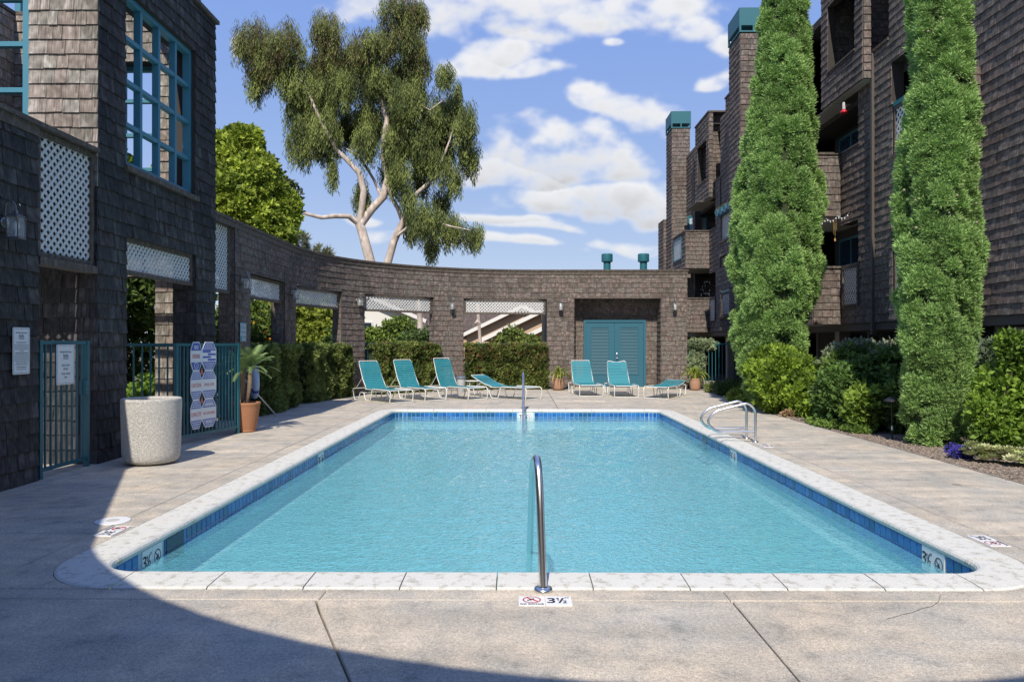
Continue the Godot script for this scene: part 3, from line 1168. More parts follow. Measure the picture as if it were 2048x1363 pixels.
	for k in 5200:
		var dd := rng.randf_range(7.0, 18.0)
		var x := 5.42 + absf(rng.randfn(0, 0.45)) + (0.0 if rng.randf() > 0.04 else -0.08)
		xf.append(Transform3D(Basis.from_euler(Vector3(rng.randf_range(-0.4, 0.4), rng.randf() * TAU, rng.randf_range(-0.4, 0.4))).scaled(Vector3.ONE * rng.randf_range(0.012, 0.036)), P(x, 0.012, dd)))
		var q := rng.randf_range(0.5, 1.5)
		cols.append(Color(0.32 * q, 0.26 * q, 0.21 * q))
	var ch := foliage(self, "bark_mulch", cm.mesh(), M.leaf, xf, cols)
	tag(ch, "loose brown bark chips strewn over the planting bed along the deck", "mulch")
	# skimmer lid and deck drains
	var lid := MB.new()
	lid.lathe([Vector2(0.14, 0.002), Vector2(0.14, 0.008), Vector2(0.132, 0.011), Vector2(0.0, 0.011)], 32)
	var lt := thing("skimmer_lid", "round white plastic skimmer lid flush in the deck", "skimmer lid", "", P(-3.42, 0, 6.29))
	put("lid_plate", lid, M.white, lt)
	var gr := MB.new()
	gr.lathe([Vector2(0.055, 0.011), Vector2(0.05, 0.0125), Vector2(0.0, 0.0125)], 20)
	put("finger_hole", gr, mat(lin(0.5, 0.5, 0.47), 0.6), lt)
	for q in [[P(4.65, 0, 8.0), "small grey deck drain between pool and garden"], [P(-5.02, 0, 5.93), "dark drain grate in the shaded deck"]]:
		var dn := MB.new()
		dn.lathe([Vector2(0.05, 0.001), Vector2(0.047, 0.003), Vector2(0.0, 0.002)], 16)
		var t := thing("deck_drain", q[1], "drain", "deck drains", q[0])
		put("drain_cover", dn, M.column, t)

# ---------- shingled walls of the pool court ----------
func curve_map(s: float) -> Array: # s = 0 at depth 12.9 on the gate side
	if s < 5.4:
		return [P(-5.55, 0, 12.9 + s), Vector3.RIGHT]
	var th := (s - 5.4) / 6.3
	if th < PI / 2:
		return [P(0.75 - 6.3 * cos(th), 0, 18.3 + 6.3 * sin(th)), Vector3(cos(th), 0, sin(th))]
	return [P(0.75 + (s - 5.4 - 6.3 * PI / 2), 0, 24.6), Vector3(0, 0, 1)]

func ribbon(mb: MB, map: Callable, s0: float, s1: float, step: float, y0: float, y1: float, front: float, back: float) -> void:
	wall_back(mb, func(s: float) -> Array:
		var k: Array = (map as Callable).call(s)
		return [k[0] + k[1] * front, k[1]], s0, s1, y0, y1, [], front + back, step)

const TOP := 3.86

func build_walls() -> void:
	rng.seed = 501
	# long wall with the curve
	var w := thing("curved_shingle_wall", "long brown shingled wall curving round the pool with hedge-filled openings", "wall")
	var send := 5.4 + 6.3 * PI / 2 + 0.18
	var opens := [Rect2(0.0, 0, 1.70, 3.80), Rect2(2.55, 0, 2.27, 2.95), Rect2(5.70, 0, 2.45, 2.95), Rect2(9.11, 0, 2.58, 2.95), Rect2(12.70, 0, send - 12.70, 2.95)]
	var cm := curve_map
	var b := MB.new()
	wall_back(b, cm, 0.0, send, 0.0, TOP, opens, 0.32, 0.35)
	put("wall", b, M.wall_core, w)
	b = MB.new()
	ribbon(b, cm, 0.0, send, 0.35, TOP, TOP + 0.05, 0.05, 0.36)
	ribbon(b, cm, 0.0, send, 0.35, TOP - 0.11, TOP - 0.001, 0.026, 0.0)
	put("cap", b, M.trim, w)
	var recs := []
	shingles(recs, cm, 0.0, send, 0.0, TOP - 0.1, opens, 0.158, 24, 0.12, 0.30)
	for o in opens: # lining boards and reveals
		var lb := MB.new()
		for s in [o.position.x, o.end.x]:
			if s < 0.1 or s > send - 0.1: continue
			var k: Array = curve_map(s)
			var ud: Vector3 = Vector3.UP.cross(k[1])
			var sg := 1.0 if s == o.position.x else -1.0
			var hh: float = o.size.y
			shingles(recs, line_map(k[0] - k[1] * 0.31 if sg < 0 else k[0] - k[1] * 0.005, k[1] * (1.0 if sg < 0 else -1.0), ud * sg), 0.0, 0.30, 0.0, hh, [], 0.158, 24)
	pieces(w, "shingle", recs, M.wood, M.shingle, 300)
	for q in [[0.35, 1.64, 2.46, 3.80], [2.57, 4.80, 2.44, 2.93], [5.72, 8.13, 2.44, 2.93], [9.13, 11.67, 2.44, 2.93], [12.72, send - 0.02, 2.44, 2.93]]:
		var a: Array = curve_map(q[0])
		var c: Array = curve_map(q[1])
		var ud: Vector3 = (c[0] - a[0]).normalized()
		var nn := ud.cross(Vector3.UP)
		lattice(w, (a[0] + c[0]) / 2 - nn * 0.10 + Vector3.UP * (q[2] + q[3]) / 2, ud, nn, (c[0] - a[0]).length() - 0.02, q[3] - q[2], M.trim, M.white_slat, 0.074 if q[0] > 1 else 0.078, 0.033)
	# pool house with the double doors
	rng.seed = 502
	var ph := thing("pool_house", "flat-roofed shingled pool house with a recessed teal double door", "building")
	var x0 := curve_map(send)[0].x as float
	var x1 := 5.52
	var fm := line_map(P(x0, 0, 24.6), Vector3.RIGHT, Vector3(0, 0, 1))
	var al := Rect2(1.82 - x0, 0, 2.85, 2.97)
	b = MB.new()
	wall_back(b, fm, 0.0, x1 - x0, 0.0, TOP, [al], 0.68)
	b.box(x0 + 0.002, TOP - 0.35, -30.0, x1 - 0.002, TOP - 0.02, -25.285)
	b.box(x1 - 0.3, 0, -30.0, x1 - 0.001, TOP - 0.36, -25.29)
	b.box(x0 + 0.001, 0, -30.0, x0 + 0.3, TOP - 0.36, -25.29)
	put("wall", b, M.wall_core, ph)
	b = MB.new()
	b.box(1.80, 0, -25.5, 4.69, 2.98, -25.30)
	put("recess_wall", b, M.wall_core, ph)
	b = MB.new()
	b.box(x0, TOP, -30.0, x1 + 0.05, TOP + 0.05, -24.55)
	b.box(x0, TOP - 0.11, -24.6, x1 + 0.026, TOP - 0.001, -24.574)
	put("cap", b, M.trim, ph)
	recs = []
	shingles(recs, fm, 0.0, x1 - x0, 0.0, TOP - 0.1, [al], 0.158, 24, 0.12, 0.30)
	var dh := 2.28
	shingles(recs, line_map(P(1.82, 0, 25.30), Vector3.RIGHT, Vector3(0, 0, 1)), 0.0, 2.85, 0.0, 2.97, [Rect2(0.37, 0, 2.09, dh), Rect2(0, 2.37, 2.85, 0.07)], 0.158, 24, 0.12, 0.3)
	shingles(recs, line_map(P(4.67, 0, 25.30), Vector3(0, 0, 1), Vector3.LEFT), 0.0, 0.70, 0.0, 2.97, [], 0.158, 24, 0.30, 0.40)
	shingles(recs, line_map(P(1.82, 0, 24.60), Vector3(0, 0, -1), Vector3.RIGHT), 0.0, 0.70, 0.0, 2.97, [], 0.158, 24, 0.30, 0.40)
	shingles(recs, line_map(P(x1, 0, 24.6), Vector3(0, 0, -1), Vector3.RIGHT), 0.0, 4.0, 0.0, TOP - 0.1, [], 0.158, 24, 0.2, 0.4)
	pieces(ph, "shingle", recs, M.wood, M.shingle, 300)
	b = MB.new()
	b.box(1.83, 2.375, -25.30, 4.66, 2.435, -25.26)
	put("trim_board", b, M.trim, ph)
	b = MB.new()
	b.box(2.19, 0.0, -25.30, 2.265, dh, -25.22); b.box(4.205, 0.0, -25.30, 4.28, dh, -25.22); b.box(2.265, dh - 0.075, -25.30, 4.205, dh, -25.22)
	put("door_frame", b, M.door_teal, ph)
	b = MB.new()
	b.box(1.85, 0, -25.28, 4.64, 0.035, -25.0)
	put("sill", b, M.concrete, ph)
	for k in 2:
		var dx := 2.27 + 0.968 * k
		var dr := MB.new()
		var wd := 0.962
		var ph0 := 0.13
		var lx0 := dx + (0.15 if k == 0 else 0.17)
		var lx1 := dx + wd - (0.17 if k == 0 else 0.15)
		dr.box(dx, 0.04, -25.285, dx + wd, dh - 0.08, -25.268)
		for r in [[dx, 0.04, lx0, dh - 0.08], [lx1, 0.04, dx + wd, dh - 0.08], [lx0, 0.04, lx1, 0.44], [lx0, 2.06, lx1, dh - 0.08]]:
			dr.box(r[0], r[1], -25.268, r[2], r[3], -25.245)
		var rim := 0.03
		for r in [[lx0, 0.44, lx0 + rim, 2.06], [lx1 - rim, 0.44, lx1, 2.06], [lx0 + rim, 0.44, lx1 - rim, 0.44 + rim], [lx0 + rim, 2.06 - rim, lx1 - rim, 2.06]]:
			dr.box(r[0], r[1], -25.266, r[2], r[3], -25.234)
		var leaf := put("door", dr, M.door_teal, ph)
		for s in 32:
			var sb := MB.new()
			sb.obox(Transform3D(Basis(Vector3.RIGHT, -0.6), Vector3((lx0 + lx1) / 2, 0.495 + s * 0.0492, -25.256)), Vector3(lx1 - lx0 - 0.064, 0.052, 0.006))
			put("slat", sb, M.door_teal, leaf)
		if k == 1:
			var kb := MB.new()
			kb.lathe([Vector2(0.0, -0.03), Vector2(0.03, -0.015), Vector2(0.032, 0.0), Vector2(0.012, 0.02), Vector2(0.03, 0.06)], 14)
			put("handle", kb, M.steel, leaf, Transform3D(Basis(Vector3.RIGHT, -PI / 2), Vector3(dx + 0.07, 1.0, -25.20)))
			var lk := MB.new()
			lk.lathe([Vector2(0.03, 0.0), Vector2(0.028, 0.012), Vector2(0.0, 0.014)], 14)
			put("lock", lk, M.steel, leaf, Transform3D(Basis(Vector3.RIGHT, PI / 2), Vector3(dx + 0.07, 1.14, -25.244)))
	# roof vents
	var i := 0
	for x in [3.07, 4.33]:
		var v := MB.new()
		v.lathe([Vector2(0.125, 0.0), Vector2(0.125, 0.52)], 20)
		var t := thing("roof_vent", "teal flue pipe with a wide cap, over the door's hinge side" if i == 0 else "teal flue pipe with a wide cap, near the end of the pool house roof", "roof vent", "teal flues on the pool house roof", P(x, TOP + 0.03, 26.0))
		put("pipe", v, M.teal, t)
		v = MB.new()
		v.lathe([Vector2(0.0, 0.42), Vector2(0.17, 0.42), Vector2(0.195, 0.44), Vector2(0.195, 0.68), Vector2(0.18, 0.70), Vector2(0.0, 0.70)], 24)
		put("cowl", v, M.teal, t)
		i += 1
	# wall by the gate
	rng.seed = 503
	w = thing("entrance_wall", "dark shingled wall with the rules sign and a wall lamp beside the gate", "wall")
	fm = line_map(P(-5.25, 0, 3.6), Vector3(0, 0, -1), Vector3.RIGHT)
	b = MB.new()
	wall_back(b, fm, 0.0, 4.53, 0.0, TOP, [], 0.4)
	put("wall", b, M.wall_core, w)
	b = MB.new()
	b.box(-5.70, TOP, -9.25, -5.19, TOP + 0.05, -3.6)
	b.box(-5.25, TOP - 0.11, -8.13, -5.224, TOP - 0.001, -3.6)
	put("cap", b, M.trim, w)
	recs = []
	shingles(recs, fm, 0.0, 4.53, 0.0, TOP - 0.1, [], 0.175, 24, 0.10, 0.26, 0.024)
	shingles(recs, line_map(P(-5.25, 0, 8.13), Vector3.LEFT, Vector3(0, 0, -1)), 0.0, 0.4, 0.0, TOP - 0.1, [], 0.175, 24)
	pieces(w, "shingle", recs, M.wood_shaded, M.shingle, 300)
	lattice(w, P(-5.30, 3.15, 8.70), Vector3(0, 0, -1), Vector3.RIGHT, 1.10, 1.40, M.trim, M.white_slat, 0.080, 0.034)
	b = MB.new()
	b.box(-5.36, 2.36, -9.26, -5.22, 2.45, -8.14)
	put("beam", b, M.trim, w)
	# passage front between entrance wall and tower: lattice over an open way
	b = MB.new()
	b.box(-8.85, 2.80, -8.38, -5.66, TOP, -8.14)
	b.box(-8.85, TOP - 0.10, -9.27, -5.42, TOP - 0.002, -8.39)
	put("passage_lintel", b, M.wall_core, w)
	lattice(w, P(-7.25, 2.63, 8.26), Vector3.RIGHT, Vector3(0, 0, 1), 3.16, 0.33, M.trim, M.white_slat, 0.10, 0.045, 0.03)
	build_tower()
	# the matching court wall behind the camera
	rng.seed = 504
	w = thing("rear_court_wall", "shingled court wall behind the viewpoint that shades the deck", "wall")
	b = MB.new()
	# a chord past the entrance, then the bend; s runs from its garden end to the entrance wall
	var bend := 5.26 * (PI * 0.92 - deg_to_rad(35.2))
	var rm := func(s: float) -> Array:
		var th := PI * 0.92 - s / 5.26
		if s > bend:
			th = PI * 0.92 - bend / 5.26
		var p := P(0.6 - 5.26 * cos(th), 0, 4.75 - 5.26 * sin(th))
		if s <= bend:
			return [p, Vector3(cos(th), 0, -sin(th))]
		var d := (P(-5.25, 0, 5.15) - p).normalized()
		return [p + d * (s - bend), d.cross(Vector3.UP)]
	var th1 := PI * 0.92 - bend / 5.26
	var send2 := bend + (P(-5.25, 0, 5.15) - P(0.6 - 5.26 * cos(th1), 0, 4.75 - 5.26 * sin(th1))).length()
	wall_back(b, rm, 0.0, send2, 0.0, TOP, [], 0.3, 0.4)
	put("wall", b, M.wall_core, w)
	recs = []
	shingles(recs, rm, 0.0, send2 - 0.1, 0.0, TOP - 0.02, [], 0.175, 24, 0.12, 0.30)
	pieces(w, "shingle", recs, M.wood_shaded, M.shingle, 0)
	b = MB.new()
	ribbon(b, rm, 0.0, send2, 0.4, TOP, TOP + 0.05, 0.05, 0.34)
	put("cap", b, M.trim, w)

func build_tower() -> void:
	rng.seed = 505
	var t := thing("shingle_tower", "tall square shingled tower with teal grid windows and open top", "tower")
	var X1 := -5.25
	var X0 := -8.85
	var D0 := 9.28
	var D1 := 12.90
	var H := 7.02
	var th := 0.36
	var wx := D1 - D0
	var wz := X1 - X0
	var so := [Rect2(0.69, 0, 2.15, 2.93), Rect2(0.66, 3.87, 2.14, 2.36)]
	var fo := [Rect2(0.85, 0, 1.90, 2.93), Rect2(0.85, 3.50, 1.90, 2.9)]
	var faces := [
		[line_map(P(X1, 0, D0), Vector3(0, 0, -1), Vector3.RIGHT), wx, so],
		[line_map(P(X0 + th, 0, D0), Vector3.RIGHT, Vector3(0, 0, 1)), wz - 2 * th, [Rect2(0.85 - th, 0, 1.90, 2.93), Rect2(0.85 - th, 3.50, 1.90, 2.9)]],
		[line_map(P(X0, 0, D1), Vector3(0, 0, 1), Vector3.LEFT), wx, [Rect2(0.8, 0, 2.15, 2.93), Rect2(0.8, 3.87, 2.14, 2.36)]],
		[line_map(P(X0 + th, 0, D1 - th), Vector3.RIGHT, Vector3(0, 0, 1)), wz - 2 * th, [Rect2(0.80 - th, 0, 1.95, 2.62), Rect2(0.80 - th, 3.87, 1.95, 2.36)]]]
	var b := MB.new()
	for f in faces:
		wall_back(b, f[0], 0.0, f[1], 0.0, H, f[2], th)
	put("wall", b, M.wall_core, t)
	b = MB.new()
	b.box(X1 - th - 0.02, H, -D1 - 0.06, X1 + 0.06, H + 0.06, -D0 + 0.06)
	b.box(X0 - 0.06, H, -D1 - 0.06, X0 + th + 0.02, H + 0.06, -D0 + 0.06)
	b.box(X0 + th + 0.03, H, -D1 - 0.06, X1 - th - 0.03, H + 0.06, -D1 + th + 0.02)
	b.box(X0 + th + 0.03, H, -D0 - th - 0.02, X1 - th - 0.03, H + 0.06, -D0 + 0.06)
	put("cap", b, M.trim, t)
	b = MB.new()
	b.box(X1 - 0.05, 3.80, -12.14, X1 + 0.07, 3.868, -9.88)
	put("sill", b, M.trim, t)
	var recs := []
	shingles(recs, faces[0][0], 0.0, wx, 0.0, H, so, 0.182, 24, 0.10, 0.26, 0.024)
	pieces(t, "shingle", recs, M.wood_shaded, M.shingle, 190)
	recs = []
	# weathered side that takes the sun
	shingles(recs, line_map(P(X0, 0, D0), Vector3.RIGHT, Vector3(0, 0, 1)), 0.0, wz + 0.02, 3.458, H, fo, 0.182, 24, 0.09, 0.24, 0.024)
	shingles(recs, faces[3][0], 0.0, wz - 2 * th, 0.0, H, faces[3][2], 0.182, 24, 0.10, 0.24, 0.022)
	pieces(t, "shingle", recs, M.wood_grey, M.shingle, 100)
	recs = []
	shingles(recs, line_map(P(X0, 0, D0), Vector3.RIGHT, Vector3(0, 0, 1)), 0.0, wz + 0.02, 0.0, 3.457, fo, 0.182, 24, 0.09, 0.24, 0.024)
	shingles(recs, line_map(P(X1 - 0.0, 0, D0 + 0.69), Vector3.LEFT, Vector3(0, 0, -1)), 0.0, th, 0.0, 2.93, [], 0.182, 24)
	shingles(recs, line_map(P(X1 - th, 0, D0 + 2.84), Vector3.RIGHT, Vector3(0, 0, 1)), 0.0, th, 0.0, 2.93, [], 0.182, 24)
	pieces(t, "shingle", recs, M.wood_shaded, M.shingle, 10)
	# lattice over the ground openings
	shingles_inside(t, line_map(P(X0 + th, 0, D0 + th), Vector3(0, 0, -1), Vector3.RIGHT), wx - 2 * th, [Rect2(0.67 - th, 0, 2.15, 2.93), Rect2(0.67 - th, 3.87, 2.14, 2.36)])
	lattice(t, P(X1 - 0.07, 2.68, D0 + 0.69 + 1.075), Vector3(0, 0, -1), Vector3.RIGHT, 2.13, 0.50, M.trim, M.white_slat, 0.072)
	lattice(t, P((X0 + X1) / 2 + 0.0, 2.68, D0 + 0.15), Vector3.RIGHT, Vector3(0, 0, 1), 1.88, 0.48, M.trim, M.white_slat, 0.12)
	# teal grids
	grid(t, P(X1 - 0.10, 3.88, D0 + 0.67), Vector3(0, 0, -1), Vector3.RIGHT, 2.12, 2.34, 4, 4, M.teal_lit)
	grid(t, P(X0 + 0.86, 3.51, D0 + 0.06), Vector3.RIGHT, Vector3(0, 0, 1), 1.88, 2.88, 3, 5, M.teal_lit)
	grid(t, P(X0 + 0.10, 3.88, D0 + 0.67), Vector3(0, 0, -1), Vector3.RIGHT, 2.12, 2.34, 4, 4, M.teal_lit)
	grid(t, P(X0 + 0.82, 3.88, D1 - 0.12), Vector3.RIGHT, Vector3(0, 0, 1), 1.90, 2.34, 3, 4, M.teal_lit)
	# open roof frame
	b = MB.new()
	for q in [[X0 + 0.4, D0 + 0.4], [X1 - 0.4, D0 + 0.4], [X0 + 0.4, D1 - 0.3], [X1 - 0.22, D1 - 0.22]]:
		b.bar(P(q[0], H + 0.06, q[1]), P(q[0], H + 1.1, q[1]), 0.10, 0.10, Vector3.RIGHT)
		b.bar(P(q[0], H + 1.1, q[1]), P((X0 + X1) / 2, H + 2.6, (D0 + D1) / 2), 0.08, 0.10)
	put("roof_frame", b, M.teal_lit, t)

func shingles_inside(t: Node, map: Callable, w: float, opens: Array) -> void:
	var recs := []
	shingles(recs, map, 0.0, w, 0.0, 7.0, opens, 0.182, 24)
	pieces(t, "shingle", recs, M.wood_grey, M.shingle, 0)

func grid(parent: Node, o: Vector3, ud: Vector3, nn: Vector3, w: float, h: float, nc: int, nr: int, m: Material) -> void:
	var b := MB.new()
	var fw := 0.075
	var bx := func(u0: float, v0: float, u1: float, v1: float, dp: float) -> MB:
		var k := MB.new()
		k.obox(Transform3D(Basis(ud, Vector3.UP, nn), o + ud * (u0 + u1) / 2 + Vector3.UP * (v0 + v1) / 2), Vector3(u1 - u0, v1 - v0, dp))
		return k
	var fr := MB.new()
	for r in [[0.0, 0.0, w, fw], [0.0, h - fw, w, h], [0.0, fw, fw, h - fw], [w - fw, fw, w, h - fw]]:
		fr.obox(Transform3D(Basis(ud, Vector3.UP, nn), o + ud * (r[0] + r[2]) / 2 + Vector3.UP * (r[1] + r[3]) / 2), Vector3(r[2] - r[0], r[3] - r[1], 0.11))
	var f := put("window_frame", fr, m, parent)
	for k in range(1, nc):
		var u := w * k / nc
		put("mullion", (bx as Callable).call(u - 0.032, fw + 0.001, u + 0.032, h - fw - 0.001, 0.096), m, f)
	for k in range(1, nr):
		var v := h * k / nr
		put("mullion", (bx as Callable).call(fw + 0.001, v - 0.03, w - fw - 0.001, v + 0.03, 0.088), m, f)

# ---------- fences, gate ----------
func fence(label: String, a: Vector3, b: Vector3, group := "", post0 := true, post1 := true, low := 0.10, gap := 0.105, high := 1.50, nm := "metal_fence", cat := "fence") -> Node3D:
	var t := thing(nm, label, cat, group, a)
	var d := b - a
	var l := d.length()
	var u := d / l
	var nn := u.cross(Vector3.UP)
	var bs := Basis(u, Vector3.UP, nn)
	for y in [low + 0.02, high - 0.022]:
		var r := MB.new()
		r.obox(Transform3D(bs, u * l / 2 + Vector3.UP * y), Vector3(l - 0.052, 0.04, 0.036))
		put("rail", r, M.teal, t)
	for k in [0.0, 1.0]:
		if (k == 0.0 and post0) or (k == 1.0 and post1):
			var p := MB.new()
			p.obox(Transform3D(bs, u * l * k + Vector3.UP * high / 2), Vector3(0.05, high, 0.05))
			put("post", p, M.teal, t)
	var cnt := int(l / gap)
	for k in range(1, cnt):
		put("baluster", M.unit_box, M.teal, t, Transform3D(Basis(u * 0.019, Vector3.UP * (high - low - 0.08), nn * 0.019), u * (l * k / cnt) + Vector3.UP * (low + high) / 2))
	return t

func build_fences() -> void:
	var cmid := func(s: float) -> Vector3:
		var k: Array = curve_map(s)
		return k[0] - k[1] * 0.16
	fence("teal picket fence between the wall end and the lamp pier, under the tall lattice", (cmid as Callable).call(0.35), (cmid as Callable).call(1.66), "fences in the wall openings")
	fence("teal picket fence behind the potted palm and its hedge", (cmid as Callable).call(2.59), (cmid as Callable).call(4.78), "fences in the wall openings")
	fence("teal picket fence in the bent opening, hedge grown against it", (cmid as Callable).call(5.74), (cmid as Callable).call(8.11), "fences in the wall openings")
	fence("teal picket fence behind the three reclined loungers", (cmid as Callable).call(9.15), (cmid as Callable).call(11.65), "fences in the wall openings")
	fence("teal picket fence behind the reddish hedge near the pool house", (cmid as Callable).call(12.74), (cmid as Callable).call(15.42), "fences in the wall openings")
	fence("dark teal picket fence running from the pool house into the garden shade", P(5.60, 0, 24.75), P(7.9, 0, 24.6))
	var g := fence("narrow teal picket gate under the tall lattice, hours sign hung on it", P(-5.27, 0, 8.20), P(-5.27, 0, 9.10), "", true, true, 0.08, 0.095, 1.53, "metal_gate", "gate")
	var lk := MB.new()
	lk.box(-0.03, 0.88, -0.86, 0.05, 1.05, -0.80)
	put("latch", lk, M.teal, g)
	fence("short teal picket fence standing in the tower opening behind the bin", P(-5.86, 0, 10.88), P(-5.0, 0, 10.9), "", true, false, 0.08, 0.115, 1.5)
	fence("teal picket fence panel beside the concrete bin, covered with hexagonal signs", P(-5.0, 0, 10.9), P(-4.67, 0, 12.43), "", true, true, 0.10, 0.085, 1.5)

# ---------- lettered signs ----------
func print_lines(parent: Node, w: float, rows: Array, m: Material) -> void:
	# lines of small print too fine to read: broken strokes, one part per row
	for r in rows:
		var b := MB.new()
		var x: float = -w / 2 * r[1]
		var xe: float = w / 2 * r[1]
		while x < xe:
			var l := rng.randf_range(0.006, 0.022)
			b.box(x, r[0] - r[2] / 2, 0.0, minf(x + l, xe), r[0] + r[2] / 2, 0.001)
			x += l + rng.randf_range(0.003, 0.006)
		put("print_line", b, m, parent, Transform3D(Basis(), Vector3(0, 0, 0.0045)))

func plate(parent: Node, w: float, h: float) -> void:
	var b := MB.new()
	b.prism([Vector2(-w / 2, -h / 2 + 0.012), Vector2(-w / 2 + 0.012, -h / 2), Vector2(w / 2 - 0.012, -h / 2), Vector2(w / 2, -h / 2 + 0.012), Vector2(w / 2, h / 2 - 0.012), Vector2(w / 2 - 0.012, h / 2), Vector2(-w / 2 + 0.012, h / 2), Vector2(-w / 2, h / 2 - 0.012)], -0.002, 0.003, 0.001)
	put("plate", b, M.sign, parent, Transform3D(Basis(Vector3.RIGHT, PI / 2), Vector3.ZERO))
	b = MB.new()
	var e := 0.012
	for r in [[-w / 2 + e, h / 2 - e - 0.003, w / 2 - e, h / 2 - e], [-w / 2 + e, -h / 2 + e, w / 2 - e, -h / 2 + e + 0.003], [-w / 2 + e, -h / 2 + e + 0.003, -w / 2 + e + 0.003, h / 2 - e - 0.003], [w / 2 - e - 0.003, -h / 2 + e + 0.003, w / 2 - e, h / 2 - e - 0.003]]:
		b.box(r[0], r[1], 0.003, r[2], r[3], 0.0042)
	put("border", b, M.ink, parent)
	for y in [h / 2 - 0.02, -h / 2 + 0.02]:
		b = MB.new()
		b.lathe([Vector2(0.005, 0.0), Vector2(0.004, 0.003), Vector2(0.0, 0.0035)], 10)
		put("screw", b, M.pewter, parent, Transform3D(Basis(Vector3.RIGHT, PI / 2), Vector3(0, y, 0.003)))

func emblem(parent: Node, y: float, s: float) -> void:
	# small line drawing of town houses with arched tops
	var b := MB.new()
	for k in 4:
		var x := (k - 1.5) * s * 0.42
		var hh := s * (0.5 + 0.18 * ((k + 1) % 2))
		b.box(x - s * 0.17, y, 0.003, x - s * 0.13, y + hh, 0.0042)
		b.box(x + s * 0.13, y, 0.003, x + s * 0.17, y + hh, 0.0042)
		for q in 5:
			var a0 := PI * q / 5.0
			var a1 := PI * (q + 1) / 5.0
			b.bar(Vector3(x + cos(a0) * s * 0.15, y + hh + sin(a0) * s * 0.15, 0.0036), Vector3(x + cos(a1) * s * 0.15, y + hh + sin(a1) * s * 0.15, 0.0036), 0.0012, s * 0.035, Vector3(0, 0, 1))
		b.box(x - s * 0.05, y + hh * 0.4, 0.003, x + s * 0.05, y + hh * 0.9, 0.0041)
	for q in 4:
		b.box(-s * 0.9, y - s * 0.06 * (q + 1), 0.003, s * 0.9, y - s * 0.06 * (q + 1) + s * 0.025, 0.0041)
	put("emblem", b, M.ink_soft, parent)

